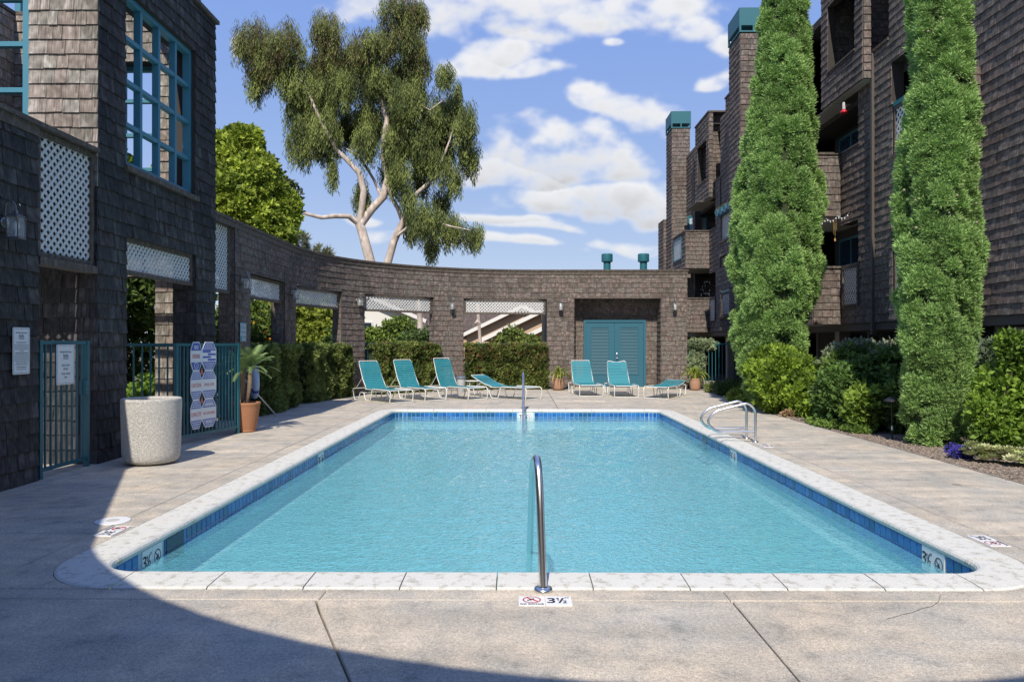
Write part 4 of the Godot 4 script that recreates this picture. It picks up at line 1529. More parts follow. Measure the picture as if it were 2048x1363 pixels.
func build_signs() -> void:
	rng.seed = 601
	M.sign = mat(lin(0.70, 0.74, 0.76), 0.4)
	var face := Basis(Vector3(0, 0, -1), Vector3.UP, Vector3.RIGHT)
	var t := thing("rules_sign", "tall narrow white rules sign screwed to the dark wall beside the gate", "sign")
	t.transform = Transform3D(face, P(-5.212, 1.42, 7.81))
	plate(t, 0.27, 0.49)
	text("University Towne Square", 0.013, M.serif, M.ink, t, Transform3D(Basis(), Vector3(0, 0.19, 0.0035)), 0.85)
	emblem(t, 0.135, 0.05)
	text("RULES AND REGULATIONS", 0.010, M.serif, M.ink, t, Transform3D(Basis(), Vector3(0, 0.087, 0.0035)), 0.9)
	print_lines(t, 0.22, [[0.06, 1.0, 0.006], [0.04, 1.0, 0.006], [0.02, 1.0, 0.006], [0.0, 0.3, 0.006], [-0.022, 0.9, 0.008], [-0.042, 1.0, 0.006], [-0.062, 1.0, 0.006], [-0.082, 1.0, 0.006], [-0.102, 1.0, 0.006], [-0.122, 0.8, 0.006], [-0.142, 0.9, 0.006], [-0.17, 0.7, 0.008], [-0.192, 0.7, 0.006]], M.ink_soft)
	t = thing("hours_sign", "white pool and spa hours sign hung on the narrow gate", "sign")
	t.transform = Transform3D(face.rotated(Vector3.UP, 0.03), P(-5.225, 1.255, 8.60))
	plate(t, 0.36, 0.46)
	text("University Towne Square", 0.018, M.serif, M.ink, t, Transform3D(Basis(), Vector3(0, 0.145, 0.0035)), 0.8)
	emblem(t, 0.075, 0.062)
	text("POOL & SPA", 0.024, M.serif, M.ink, t, Transform3D(Basis(), Vector3(0, -0.01, 0.0035)), 0.85)
	text("HOURS", 0.024, M.serif, M.ink, t, Transform3D(Basis(), Vector3(0, -0.052, 0.0035)), 0.85)
	text("7:00 am - 9:00 pm", 0.020, M.serif, M.ink, t, Transform3D(Basis(), Vector3(0, -0.105, 0.0035)), 0.8)
	text("Daily", 0.018, M.serif, M.ink, t, Transform3D(Basis(), Vector3(0, -0.145, 0.0035)), 0.85)
	# small notice of white panels
	t = thing("notice_board", "small teal notice of white printed panels on the pier behind the palm", "sign")
	t.transform = Transform3D(face, P(-5.51, 1.72, 14.95))
	var b := MB.new()
	b.box(-0.17, -0.19, -0.004, 0.17, 0.19, 0.004)
	put("backing", b, mat(lin(0.10, 0.30, 0.32), 0.5), t)
	var y := 0.14
	for r in 4:
		var sp := [[-0.15, 0.02, 0.03, 0.15], [-0.15, 0.06, 0.07, 0.15], [-0.15, 0.09, 0.10, 0.15], [-0.07, 0.08, 0.09, 0.13]][r] as Array
		for k in 2:
			b = MB.new()
			b.box(sp[k * 2], y - 0.035, 0.004, sp[k * 2 + 1], y + 0.035, 0.006)
			put("panel", b, M.pale_blue, t)
			for q in 3:
				b = MB.new()
				b.box(sp[k * 2] + 0.008, y - 0.022 + q * 0.02, 0.006, sp[k * 2 + 1] - 0.008, y - 0.016 + q * 0.02, 0.007)
				put("print_line", b, M.ink_soft, t)
		y -= 0.092
	# hexagonal safety signs in two columns
	var a := P(-5.0, 0, 10.9)
	var u := (P(-4.67, 0, 12.43) - a).normalized()
	var nn := u.cross(Vector3.UP) * -1.0
	nn = Vector3.UP.cross(u) * -1.0
	t = thing("pool_safety_sign", "joined hexagonal blue and white safety signs on the fence panel", "sign")
	t.transform = Transform3D(Basis(u, Vector3.UP, u.cross(Vector3.UP)), a + u * 0.60 + Vector3.UP * 0.86 + u.cross(Vector3.UP) * 0.028)
	var hx := 0.220
	var cols := [[-0.175, 0.135], [0.145, 0.182]]
	var heads := [["NO", "DIVING", ""], ["", "", ""], ["", "CAUTION", ""], ["", "SPOOL & SPA", ""], ["", "CAPACITY", ""], ["WARNING", "NO LIFEGUARD", "ON DUTY"]]
	var soft_blue := mat(lin(0.16, 0.23, 0.50), 0.5)
	var soft_red := mat(lin(0.52, 0.16, 0.14), 0.5)
	for r in 3:
		for c in 2:
			var cx: float = cols[c][0]
			var w: float = cols[c][1]
			var cy := 0.44 - r * 0.44
			var h := MB.new()
			var f := func(k: float) -> Array: return [Vector2(cx - w * k, cy - hx * 0.45), Vector2(cx - w * 0.55 * k, cy - hx * k), Vector2(cx + w * 0.55 * k, cy - hx * k), Vector2(cx + w * k, cy - hx * 0.45), Vector2(cx + w * k, cy + hx * 0.45), Vector2(cx + w * 0.55 * k, cy + hx * k), Vector2(cx - w * 0.55 * k, cy + hx * k), Vector2(cx - w * k, cy + hx * 0.45)]
			h.prism((f as Callable).call(1.0), -0.003, 0.003, 0.001)
			put("hexagon", h, M.sign, t, Transform3D(Basis(Vector3.RIGHT, PI / 2), Vector3.ZERO))
			var band_blue: Material = M.blue_print if r == 0 else soft_blue
			for s in [1.0, -1.0]:
				h = MB.new()
				var yo: float = cy + s * hx * 0.40
				var yi: float = cy + s * hx * 0.93
				var q := [Vector2(cx - w * 0.93, yo), Vector2(cx + w * 0.93, yo), Vector2(cx + w * 0.52, yi), Vector2(cx - w * 0.52, yi)]
				if s < 0: q.reverse()
				h.prism(q, 0.003, 0.0042, 0.0)
				put("band", h, band_blue, t, Transform3D(Basis(Vector3.RIGHT, PI / 2) * Basis().scaled(Vector3(1, 1, 1)), Vector3.ZERO))
				for k in 3:
					var pl := MB.new()
					var yy: float = lerpf(yo, yi, 0.25 + 0.27 * k)
					var ww: float = w * (0.75 - 0.15 * k)
					if r == 0 and c == 0: continue
					var xx := cx - ww
					while xx < cx + ww:
						var l := rng.randf_range(0.012, 0.035)
						pl.box(xx, yy - 0.006, 0.0042, minf(xx + l, cx + ww), yy + 0.006, 0.0052)
						xx += l + 0.008
					put("print_line", pl, M.sign, t)
			var hd: Array = heads[r * 2 + c]
			var hm: Material = M.red if r == 0 else soft_red
			if hd[0]: text(hd[0], 0.060 if r == 0 else 0.04, M.sans_bold, M.sign, t, Transform3D(Basis(), Vector3(cx, cy + hx * 0.62, 0.0045)), 0.85 if r == 0 else 0.75)
			if hd[1]: text(hd[1], 0.062 if c == 0 else 0.045, M.sans_bold, hm, t, Transform3D(Basis(), Vector3(cx, cy, 0.0035)), 0.62 if c == 0 else 0.66)
			if hd[2]: text(hd[2], 0.04, M.sans_bold, M.sign, t, Transform3D(Basis(), Vector3(cx, cy - hx * 0.62, 0.0045)), 0.7)
			if r == 0 and c == 0:
				put("ring", ring_mesh(0.052, 0.009), M.sign, t, Transform3D(Basis(), Vector3(cx, cy - hx * 0.64, 0.0048)))
				var sl := MB.new()
				sl.bar(Vector3(-0.035, 0.035, 0), Vector3(0.035, -0.035, 0), 0.002, 0.008, Vector3(0, 0, 1))
				sl.bar(Vector3(-0.02, -0.03, 0), Vector3(0.018, 0.024, 0), 0.002, 0.009, Vector3(0, 0, 1))
				put("slash", sl, M.sign, t, Transform3D(Basis(), Vector3(cx, cy - hx * 0.64, 0.005)))
			if r == 0 and c == 1:
				for k in 4:
					var tb := MB.new()
					var x0 := cx - w * 0.9 if k % 2 == 0 else cx - w * 0.2
					tb.box(x0, cy + 0.055 - k * 0.042, 0.003, x0 + w * 1.1, cy + 0.085 - k * 0.042, 0.0045)
					put("band", tb, M.blue_print, t)
	for y2 in [0.22, -0.22]:
		var tr := MB.new()
		tr.prism([Vector2(-0.075, y2 - 0.055), Vector2(0.0, y2 - 0.055), Vector2(-0.037, y2 + 0.045)], -0.003, 0.0036, 0.0)
		put("warning_triangle", tr, soft_red, t, Transform3D(Basis(Vector3.RIGHT, PI / 2), Vector3.ZERO))

# ---------- wall lamps ----------
func build_lamps() -> void:
	var t := thing("wall_lamp", "pewter lantern on the dark wall above the rules sign", "wall lamp", "lantern wall lamps")
	var b := MB.new()
	b.lathe([Vector2(0.055, 0.0), Vector2(0.05, 0.018), Vector2(0.0, 0.022)], 14)
	put("wall_plate", b, M.pewter, t, Transform3D(Basis(Vector3.RIGHT, PI / 2), Vector3(0, 0.02, 0.012)))
	b = MB.new()
	b.tube(rounded([Vector3(0, 0.03, 0.02), Vector3(0, 0.10, 0.02), Vector3(0, 0.22, 0.03), Vector3(0, 0.25, 0.08), Vector3(0, 0.20, 0.13), Vector3(0, 0.14, 0.13)], 0.05), 0.007, 6)
	b.tube(rounded([Vector3(0, 0.20, 0.13), Vector3(0, 0.215, 0.165), Vector3(0, 0.19, 0.175)], 0.02), 0.006, 6)
	put("bracket", b, M.pewter, t)
	b = MB.new()
	b.lathe([Vector2(0.0, 0.15), Vector2(0.015, 0.145), Vector2(0.02, 0.12), Vector2(0.085, 0.085), Vector2(0.092, 0.08), Vector2(0.0, 0.078)], 4, Vector3(0, 0, 0))
	put("roof", b, M.pewter, t, Transform3D(Basis(Vector3.UP, PI / 4), Vector3(0, 0, 0.13)))
	b = MB.new()
	for q in [[-1, -1], [1, -1], [1, 1], [-1, 1]]:
		b.bar(Vector3(q[0] * 0.056, -0.13, 0.13 + q[1] * 0.056), Vector3(q[0] * 0.060, 0.078, 0.13 + q[1] * 0.060), 0.009, 0.009, Vector3.RIGHT)
	b.box(-0.065, -0.145, 0.065, 0.065, -0.13, 0.195)
	put("cage", b, M.pewter, t)
	b = MB.new()
	for q in [[0, 1], [1, 0], [0, -1], [-1, 0]]:
		var s := Vector3(q[1], 0, -q[0]) * 0.05
		var o := Vector3(q[0] * 0.056, -0.03, 0.13 + q[1] * 0.056)
		b.quad(o - s - Vector3.UP * 0.098, o + s - Vector3.UP * 0.098, o + s + Vector3.UP * 0.105, o - s + Vector3.UP * 0.105)
	put("glass", b, M.lamp_glass, t)
	b = MB.new()
	b.lathe([Vector2(0.012, -0.13), Vector2(0.014, -0.07), Vector2(0.018, -0.06), Vector2(0.032, -0.02), Vector2(0.028, 0.02), Vector2(0.0, 0.04)], 12)
	put("bulb", b, M.bulb, t, Transform3D(Basis(), Vector3(0, 0, 0.13)))
	t.position = P(-5.225, 2.70, 7.55)
	t.rotation.y = PI / 2
	for q in [[1.98, "pewter lantern on the shaded pier above the small notice"], [5.26, "pewter lantern on the shaded pier where the wall begins to bend"], [8.78, "pewter lantern on the sunlit pier beside the first reclined lounger"], [12.25, "pewter lantern on the pier between the two wide hedge openings"]]:
		var k: Array = curve_map(q[0])
		copy_of(t, q[1], k[0] + k[1] * 0.022 + Vector3.UP * 2.71, atan2(k[1].x, k[1].z))
	copy_of(t, "pewter lantern on the pool house between hedge and recessed door", P(1.38, 2.72, 24.578), 0.0)
	copy_of(t, "pewter lantern on the pool house at its garden end", P(5.10, 2.72, 24.578), 0.0)

# ---------- furniture ----------
func lounger(label: String, at: Vector3, turn: float, back_deg: float, wavy := false) -> Node3D:
	var t := thing("sun_lounger", label, "sun lounger", "teal strap loungers along the far deck", at, turn)
	# local: foot end towards +z, hinge at z = 0
	var wd := 0.30
	for s in [-1.0, 1.0]:
		var b := MB.new()
		var x: float = s * (wd + 0.035)
		b.tube(rounded([Vector3(x, 0.30, -0.60), Vector3(x, 0.30, -0.66), Vector3(x, 0.014, -0.56), Vector3(x, 0.014, -0.34), Vector3(x, 0.21, -0.26), Vector3(x, 0.21, -0.06), Vector3(x, 0.014, 0.02), Vector3(x, 0.014, 0.26), Vector3(x, 0.325, 0.36), Vector3(x, 0.325, 1.18), Vector3(x, 0.25, 1.25), Vector3(x, 0.014, 1.20)], 0.05, 4), 0.0125, 7)
		put("leg", b, M.white_tube, t)
	var fr := MB.new()
	fr.tube(rounded([Vector3(-wd, 0.30, -0.05), Vector3(-wd, 0.315, 1.19), Vector3(wd, 0.315, 1.19), Vector3(wd, 0.30, -0.05)], 0.06), 0.012, 7)
	fr.tube([Vector3(-wd - 0.03, 0.30, -0.60), Vector3(wd + 0.03, 0.30, -0.60)], 0.011, 6)
	fr.tube([Vector3(-wd - 0.03, 0.21, -0.06), Vector3(wd + 0.03, 0.21, -0.06)], 0.011, 6)
	fr.tube([Vector3(-wd - 0.03, 0.27, 0.32), Vector3(wd + 0.03, 0.27, 0.32)], 0.010, 6)
	fr.tube([Vector3(-wd - 0.04, 0.014, 1.20), Vector3(wd + 0.04, 0.014, 1.20)], 0.0115, 6)
	put("seat_frame", fr, M.white_tube, t)
	var a := deg_to_rad(back_deg)
	var bd := Vector3(0, sin(a), -cos(a))
	var bn := Vector3(0, cos(a), sin(a))
	var o := Vector3(0, 0.315, 0)
	var bl := 0.84
	var bf := MB.new()
	var mid := [o + bd * bl + Vector3.LEFT * wd * 0.86, o + bd * bl + Vector3.RIGHT * wd * 0.86]
	if wavy:
		mid = [o + bd * (bl + 0.02) + Vector3.LEFT * wd * 0.8, o + bd * (bl - 0.035) + Vector3.LEFT * wd * 0.2, o + bd * (bl - 0.035) + Vector3.RIGHT * wd * 0.2, o + bd * (bl + 0.02) + Vector3.RIGHT * wd * 0.8]
	bf.tube(rounded([o + Vector3.LEFT * wd, o + bd * 0.3 + Vector3.LEFT * wd - bn * 0.03, o + bd * (bl - 0.05) + Vector3.LEFT * wd * 0.93] + mid + [o + bd * (bl - 0.05) + Vector3.RIGHT * wd * 0.93, o + bd * 0.3 + Vector3.RIGHT * wd - bn * 0.03, o + Vector3.RIGHT * wd], 0.07), 0.012, 7)
	put("back_frame", bf, M.white_tube, t)
	if back_deg > 12:
		for s in [-1.0, 1.0]:
			var pr := MB.new()
			pr.tube([o + bd * 0.38 + Vector3(s * (wd - 0.03), 0, 0) - bn * 0.02, Vector3(s * (wd - 0.03), 0.31, -0.58 if back_deg < 65 else -0.45)], 0.009, 6)
			put("prop", pr, M.white_tube, t)
	# straps
	var n1 := 22
	for k in n1:
		var z := 0.04 + 1.12 * k / (n1 - 1)
		put("strap", M.unit_box, M.teal_strap, t, Transform3D(Basis(Vector3(2 * wd + 0.02, 0, 0), Vector3(0, 0.004, 0), Vector3(0, 0, 0.044)), Vector3(0, 0.322 - 0.012 * sin(PI * k / (n1 - 1)), z)))
	var n2 := 15
	for k in n2:
		var s := 0.03 + (bl - 0.09) * k / (n2 - 1)
		var sag := -0.03 * sin(PI * minf(1.0, s / 0.6)) if s < 0.6 else 0.0
		put("strap", M.unit_box, M.teal_strap, t, Transform3D(Basis(Vector3(2 * wd * (1.0 - 0.09 * s) + 0.02, 0, 0), bn * 0.004, bd * -0.042), o + bd * s + bn * (sag + 0.012)))
	return t

func build_furniture() -> void:
	var face := func(dx: float, dd: float) -> float: return atan2(dx, -dd)
	lounger("reclined teal strap lounger against the sunlit pier, farthest along the curve", P(-3.74, 0, 19.7), (face as Callable).call(0.66, -0.75), 58)
	lounger("reclined teal strap lounger standing between two other reclined ones by the hedge", P(-2.96, 0, 20.45), (face as Callable).call(0.66, -0.75), 60)
	lounger("reclined teal strap lounger with the highest back, next to the grey waste bin", P(-1.93, 0, 20.75), (face as Callable).call(0.70, -0.71), 66)
	lounger("teal strap lounger with a low back, next to the round side table", P(-0.55, 0, 20.7), (face as Callable).call(0.78, -0.62), 20)
	lounger("upright teal strap lounger before the door leaf without a handle", P(1.93, 0, 22.3), (face as Callable).call(0.10, -1.0), 52)
	lounger("upright teal strap lounger with a wavy top bar, before the door leaf with the handle", P(2.95, 0, 21.95), (face as Callable).call(0.03, -1.0), 50, true)
	lounger("flat teal strap lounger near the clay planter at the pool house end", P(4.25, 0, 21.3), (face as Callable).call(-0.45, -0.89), 7)
	# side table
	var t := thing("side_table", "small round white side table beside the low-backed lounger", "side table", "", P(-1.30, 0, 21.6))
	var b := MB.new()
	b.lathe([Vector2(0.0, 0.405), Vector2(0.235, 0.405), Vector2(0.245, 0.413), Vector2(0.243, 0.426), Vector2(0.22, 0.423), Vector2(0.0, 0.42)], 28)
	put("table_top", b, M.white_tube, t)
	for k in 4:
		var a := TAU * k / 4 + 0.5
		b = MB.new()
		b.tube([Vector3(cos(a) * 0.19, 0.406, sin(a) * 0.19), Vector3(cos(a) * 0.225, 0.0, sin(a) * 0.225)], 0.011, 6)
		put("leg", b, M.white_tube, t)
	# grey bin by the loungers
	t = thing("waste_bin", "small grey plastic waste bin standing behind the loungers by the pier", "waste bin", "", P(-1.77, 0, 23.1))
	b = MB.new()
	b.lathe([Vector2(0.0, 0.0), Vector2(0.11, 0.0), Vector2(0.135, 0.40), Vector2(0.125, 0.40), Vector2(0.10, 0.02)], 20)
	put("body", b, mat(lin(0.45, 0.46, 0.47), 0.6), t)
	b = MB.new()
	b.lathe([Vector2(0.14, 0.39), Vector2(0.15, 0.40), Vector2(0.15, 0.47), Vector2(0.12, 0.49), Vector2(0.06, 0.48)], 20)
	put("rim", b, mat(lin(0.12, 0.15, 0.19), 0.6), t)
	# concrete bin by the gate
	t = thing("concrete_bin", "big pale exposed-aggregate concrete bin beside the fence panel", "litter bin", "", P(-4.60, 0, 9.36))
	b = MB.new()
	b.lathe([Vector2(0.0, 0.012), Vector2(0.25, 0.012), Vector2(0.30, 0.03), Vector2(0.328, 0.075), Vector2(0.337, 0.15), Vector2(0.352, 0.78), Vector2(0.350, 0.806), Vector2(0.338, 0.815), Vector2(0.322, 0.808), Vector2(0.315, 0.78), Vector2(0.300, 0.35), Vector2(0.0, 0.33)], 56)
	put("bowl", b, M.aggregate, t)

func steel_rail(nm: String, label: String, cat: String, group: String, paths: Array, r: float, flanges: Array) -> Node3D:
	var base: Vector3 = flanges[0]
	base.y = 0
	var t := thing(nm, label, cat, group, base)
	for p in paths:
		var q := []
		for v in p: q.append(v - base)
		var b := MB.new()
		b.tube(q, r, 16)
		put("tube", b, M.steel, t)
	for f in flanges:
		var b := MB.new()
		b.lathe([Vector2(r * 2.3, 0.0), Vector2(r * 2.35, r * 0.5), Vector2(r * 2.1, r * 1.0), Vector2(r * 1.1, r * 1.15)], 24, f - base)
		put("flange", b, M.steel, t)
	return t

func build_rails() -> void:
	var r := 0.0245
	var pn := rounded([P(0.150, 0.0, 4.55), P(0.134, 0.56, 4.68), P(0.122, 0.775, 4.78), P(0.10, 0.70, 5.10), P(0.085, -0.45, 6.25)], 0.16, 8)
	steel_rail("handrail", "big polished steel handrail at the near pool edge", "handrail", "pool handrails", [pn], r, [P(0.150, 0.0, 4.545)])
	var pf := rounded([P(0.115, 0.0, 17.28), P(0.115, 0.58, 17.18), P(0.108, 0.85, 17.05), P(0.105, 0.78, 16.75), P(0.10, -0.45, 15.7)], 0.16, 8)
	steel_rail("handrail", "small-looking steel handrail at the far pool edge before the hedge", "handrail", "pool handrails", [pf], r, [P(0.115, 0.0, 17.28)])
	var i := 0
	for d in [11.36, 11.80]:
		var x := 3.58
		var loop := rounded([P(x, 0.0, d), P(x, 0.50, d), P(x - 0.10, 0.60, d), P(x - 0.62, 0.47, d), P(x - 0.74, 0.30, d), P(x - 0.60, 0.16, d), P(x - 0.02, 0.165, d)], 0.15, 7)
		steel_rail("grab_rail", ["looped steel grab rail on the deck, the one closer to the viewer", "looped steel grab rail on the deck, the one farther from the viewer"][i], "grab rail", "pair of pool grab rails", [loop], 0.0205, [P(x, 0.0, d)])
		i += 1

func strap_leaf(l: float, w: float, lift: float, droop: float) -> ArrayMesh:
	var b := MB.new()
	var p0 := Vector3.ZERO
	var n := 5
	for k in n:
		var f := func(t: float) -> Vector3: return Vector3(0, lift * l * sin(t * 1.9) - droop * l * t * t, l * t)
		var a: Vector3 = (f as Callable).call(float(k) / n)
		var c: Vector3 = (f as Callable).call(float(k + 1) / n)
		var w0 := w * (0.55 + 1.2 * (float(k) / n)) * (1.0 - pow(float(k) / n, 3.0))
		var w1 := w * (0.55 + 1.2 * (float(k + 1) / n)) * (1.0 - pow(float(k + 1) / n, 3.0))
		b.quad(a + Vector3.LEFT * w0 + Vector3.UP * w0 * 0.4, a, c, c + Vector3.LEFT * w1 + Vector3.UP * w1 * 0.4)
		b.quad(a, a + Vector3.RIGHT * w0 + Vector3.UP * w0 * 0.4, c + Vector3.RIGHT * w1 + Vector3.UP * w1 * 0.4, c)
	return b.mesh()

func build_pots() -> void:
	rng.seed = 701
	var leaf_m := [leaf_mat(0.5), leaf_mat(0.5), leaf_mat(0.5)]
	leaf_m[0].albedo_color = lin(0.20, 0.30, 0.04)
	leaf_m[1].albedo_color = lin(0.30, 0.34, 0.05)
	leaf_m[2].albedo_color = lin(0.42, 0.38, 0.12)
	var shapes := [strap_leaf(0.42, 0.020, 0.9, 0.75), strap_leaf(0.5, 0.024, 0.75, 0.95), strap_leaf(0.36, 0.018, 1.0, 0.45)]
	for q in [[P(1.27, 0, 23.9), "round clay pot of yellow-green strap leaves beside the hedge and pool house", 0.185], [P(5.62, 0, 23.9), "clay pot of drooping strap leaves by the flat lounger", 0.17]]:
		var t := thing("clay_planter", q[1], "potted plant", "clay planters by the pool house", q[0])
		var r: float = q[2]
		var b := MB.new()
		b.lathe([Vector2(0.0, 0.0), Vector2(r * 0.78, 0.0), Vector2(r * 0.93, 0.08), Vector2(r * 1.02, 0.2), Vector2(r * 0.98, 0.30), Vector2(r * 0.92, 0.335), Vector2(r * 1.0, 0.35), Vector2(r * 1.0, 0.385), Vector2(r * 0.88, 0.385), Vector2(r * 0.82, 0.34), Vector2(0.0, 0.34)], 26)
		put("pot", b, M.old_clay, t)
		for k in 46:
			var az := rng.randf() * TAU
			var tip := rng.randf_range(-0.9, 0.25)
			var at := Vector3(cos(az), 0, sin(az)) * rng.randf_range(0.01, 0.10) + Vector3(0, 0.34 + rng.randf() * 0.05, 0)
			var bs := Basis(Vector3.UP, -az + PI / 2) * Basis(Vector3.RIGHT, tip)
			put("leaf", shapes[k % 3], leaf_m[2 if tip > 0.05 and rng.randf() < 0.5 else rng.randi() % 2], t, Transform3D(bs.scaled(Vector3.ONE * rng.randf_range(0.75, 1.15)), at))
	# potted palm
	var t := thing("potted_palm", "ribbed terracotta pot with a twin-stemmed feather palm at the fence end", "potted palm", "", P(-4.62, 0, 12.70))
	var b := MB.new()
	var pr := [Vector2(0.0, 0.0), Vector2(0.15, 0.0), Vector2(0.165, 0.02)]
	for k in 26:
		var y := 0.03 + k * 0.0165
		var r := 0.150 + 0.066 * pow(float(k) / 25.0, 0.8)
		pr.append(Vector2(r + (0.003 if k % 2 == 0 else 0.0), y))
	pr.append_array([Vector2(0.228, 0.465), Vector2(0.230, 0.50), Vector2(0.208, 0.50), Vector2(0.20, 0.45), Vector2(0.0, 0.44)])
	b.lathe(pr, 36)
	put("pot", b, M.terracotta, t)
	var trunk := mat(lin(0.20, 0.14, 0.09), 0.95)
	var crowns := [Vector3(-0.07, 0.99, 0.02), Vector3(0.05, 1.03, -0.04)]
	for k in 2:
		b = MB.new()
		var path := []
		var rr := []
		for s in 15:
			var f := s / 14.0
			path.append(Vector3(lerpf(-0.10 + 0.09 * k, crowns[k].x, f) + 0.02 * sin(f * 3.0), lerpf(0.42, crowns[k].y, f), lerpf(0.03 * k, crowns[k].z, f)))
			rr.append((0.030 + 0.012 * f) * (1.12 if s % 2 == 0 else 0.9))
		b.tube(path, rr, 9)
		put("trunk", b, trunk, t)
	var fm := [leaf_mat(0.5), leaf_mat(0.5)]
	fm[0].albedo_color = lin(0.24, 0.34, 0.13)
	fm[1].albedo_color = lin(0.36, 0.32, 0.08)
	for k in 46:
		b = MB.new()
		var l := rng.randf_range(0.46, 0.70)
		var lift := rng.randf_range(0.45, 1.5)
		var prev := Vector3.ZERO
		for s in 20:
			var f := (s + 1) / 20.0
			var p := Vector3(0, l * (sin(lift) * f - 0.62 * f * f * (1.25 - 0.5 * lift)), l * cos(lift * 0.8) * f)
			b.bar(prev, p, 0.006 * (1.1 - f), 0.006 * (1.1 - f))
			if s > 2:
				var dir := (p - prev).normalized()
				for sd in [-1.0, 1.0]:
					var ll := 0.26 * l * (1.15 - f * 0.75) * rng.randf_range(0.85, 1.1)
					var e: Vector3 = p + (Vector3(sd, 0, 0) * 0.75 + dir * 0.75 + Vector3(0, 0.15 - 0.5 * f, 0)).normalized() * ll
					var up := Vector3(0, 0.008, 0)
					b.tri(p - dir * 0.011, p + dir * 0.011, e)
			prev = p
		var az := TAU * k / 34.0 * 5.0 + rng.randf() * 0.4
		put("frond", b, fm[1 if lift < 0.38 else 0], t, Transform3D(Basis(Vector3.UP, az), crowns[k % 2]))
	# life ring hanging edge-on and a leaning pole
	t = thing("life_ring", "pale blue life ring hung edge-on from a hook on the wall pier", "life ring", "", P(-5.20, 0.74, 14.72))
	b = MB.new()
	var tor := []
	for k in 41:
		var a := TAU * k / 40.0
		tor.append(Vector3(0, cos(a) * 0.27, sin(a) * 0.27))
	b.tube(tor, 0.065, 12, false)
	put("ring", b, mat(lin(0.42, 0.52, 0.66), 0.45), t, Transform3D(Basis(Vector3.UP, 0.45), Vector3.ZERO))
	for k in 4:
		b = MB.new()
		var a := TAU * k / 4.0 + 0.6
		b.tube([Vector3(0, cos(a - 0.12) * 0.27, sin(a - 0.12) * 0.27), Vector3(0, cos(a + 0.12) * 0.27, sin(a + 0.12) * 0.27)], 0.071, 12, false)
		put("band", b, mat(lin(0.05, 0.08, 0.30), 0.5), t, Transform3D(Basis(Vector3.UP, 0.45), Vector3.ZERO))
	b = MB.new()
	b.tube([Vector3(-0.15, 0.42, 0), Vector3(0.0, 0.40, 0), Vector3(0.01, 0.27, 0)], 0.008, 6)
	put("rope", b, M.white, t)
	t = thing("cleaning_pole", "long aluminium cleaning pole leaning across the hedge behind the palm", "pole", "", P(-5.02, 0, 15.35))
	b = MB.new()
	b.tube([Vector3(0.05, 0.015, 0.0), Vector3(-0.36, 1.02, 1.20)], 0.014, 10)
	put("tube", b, M.steel, t)

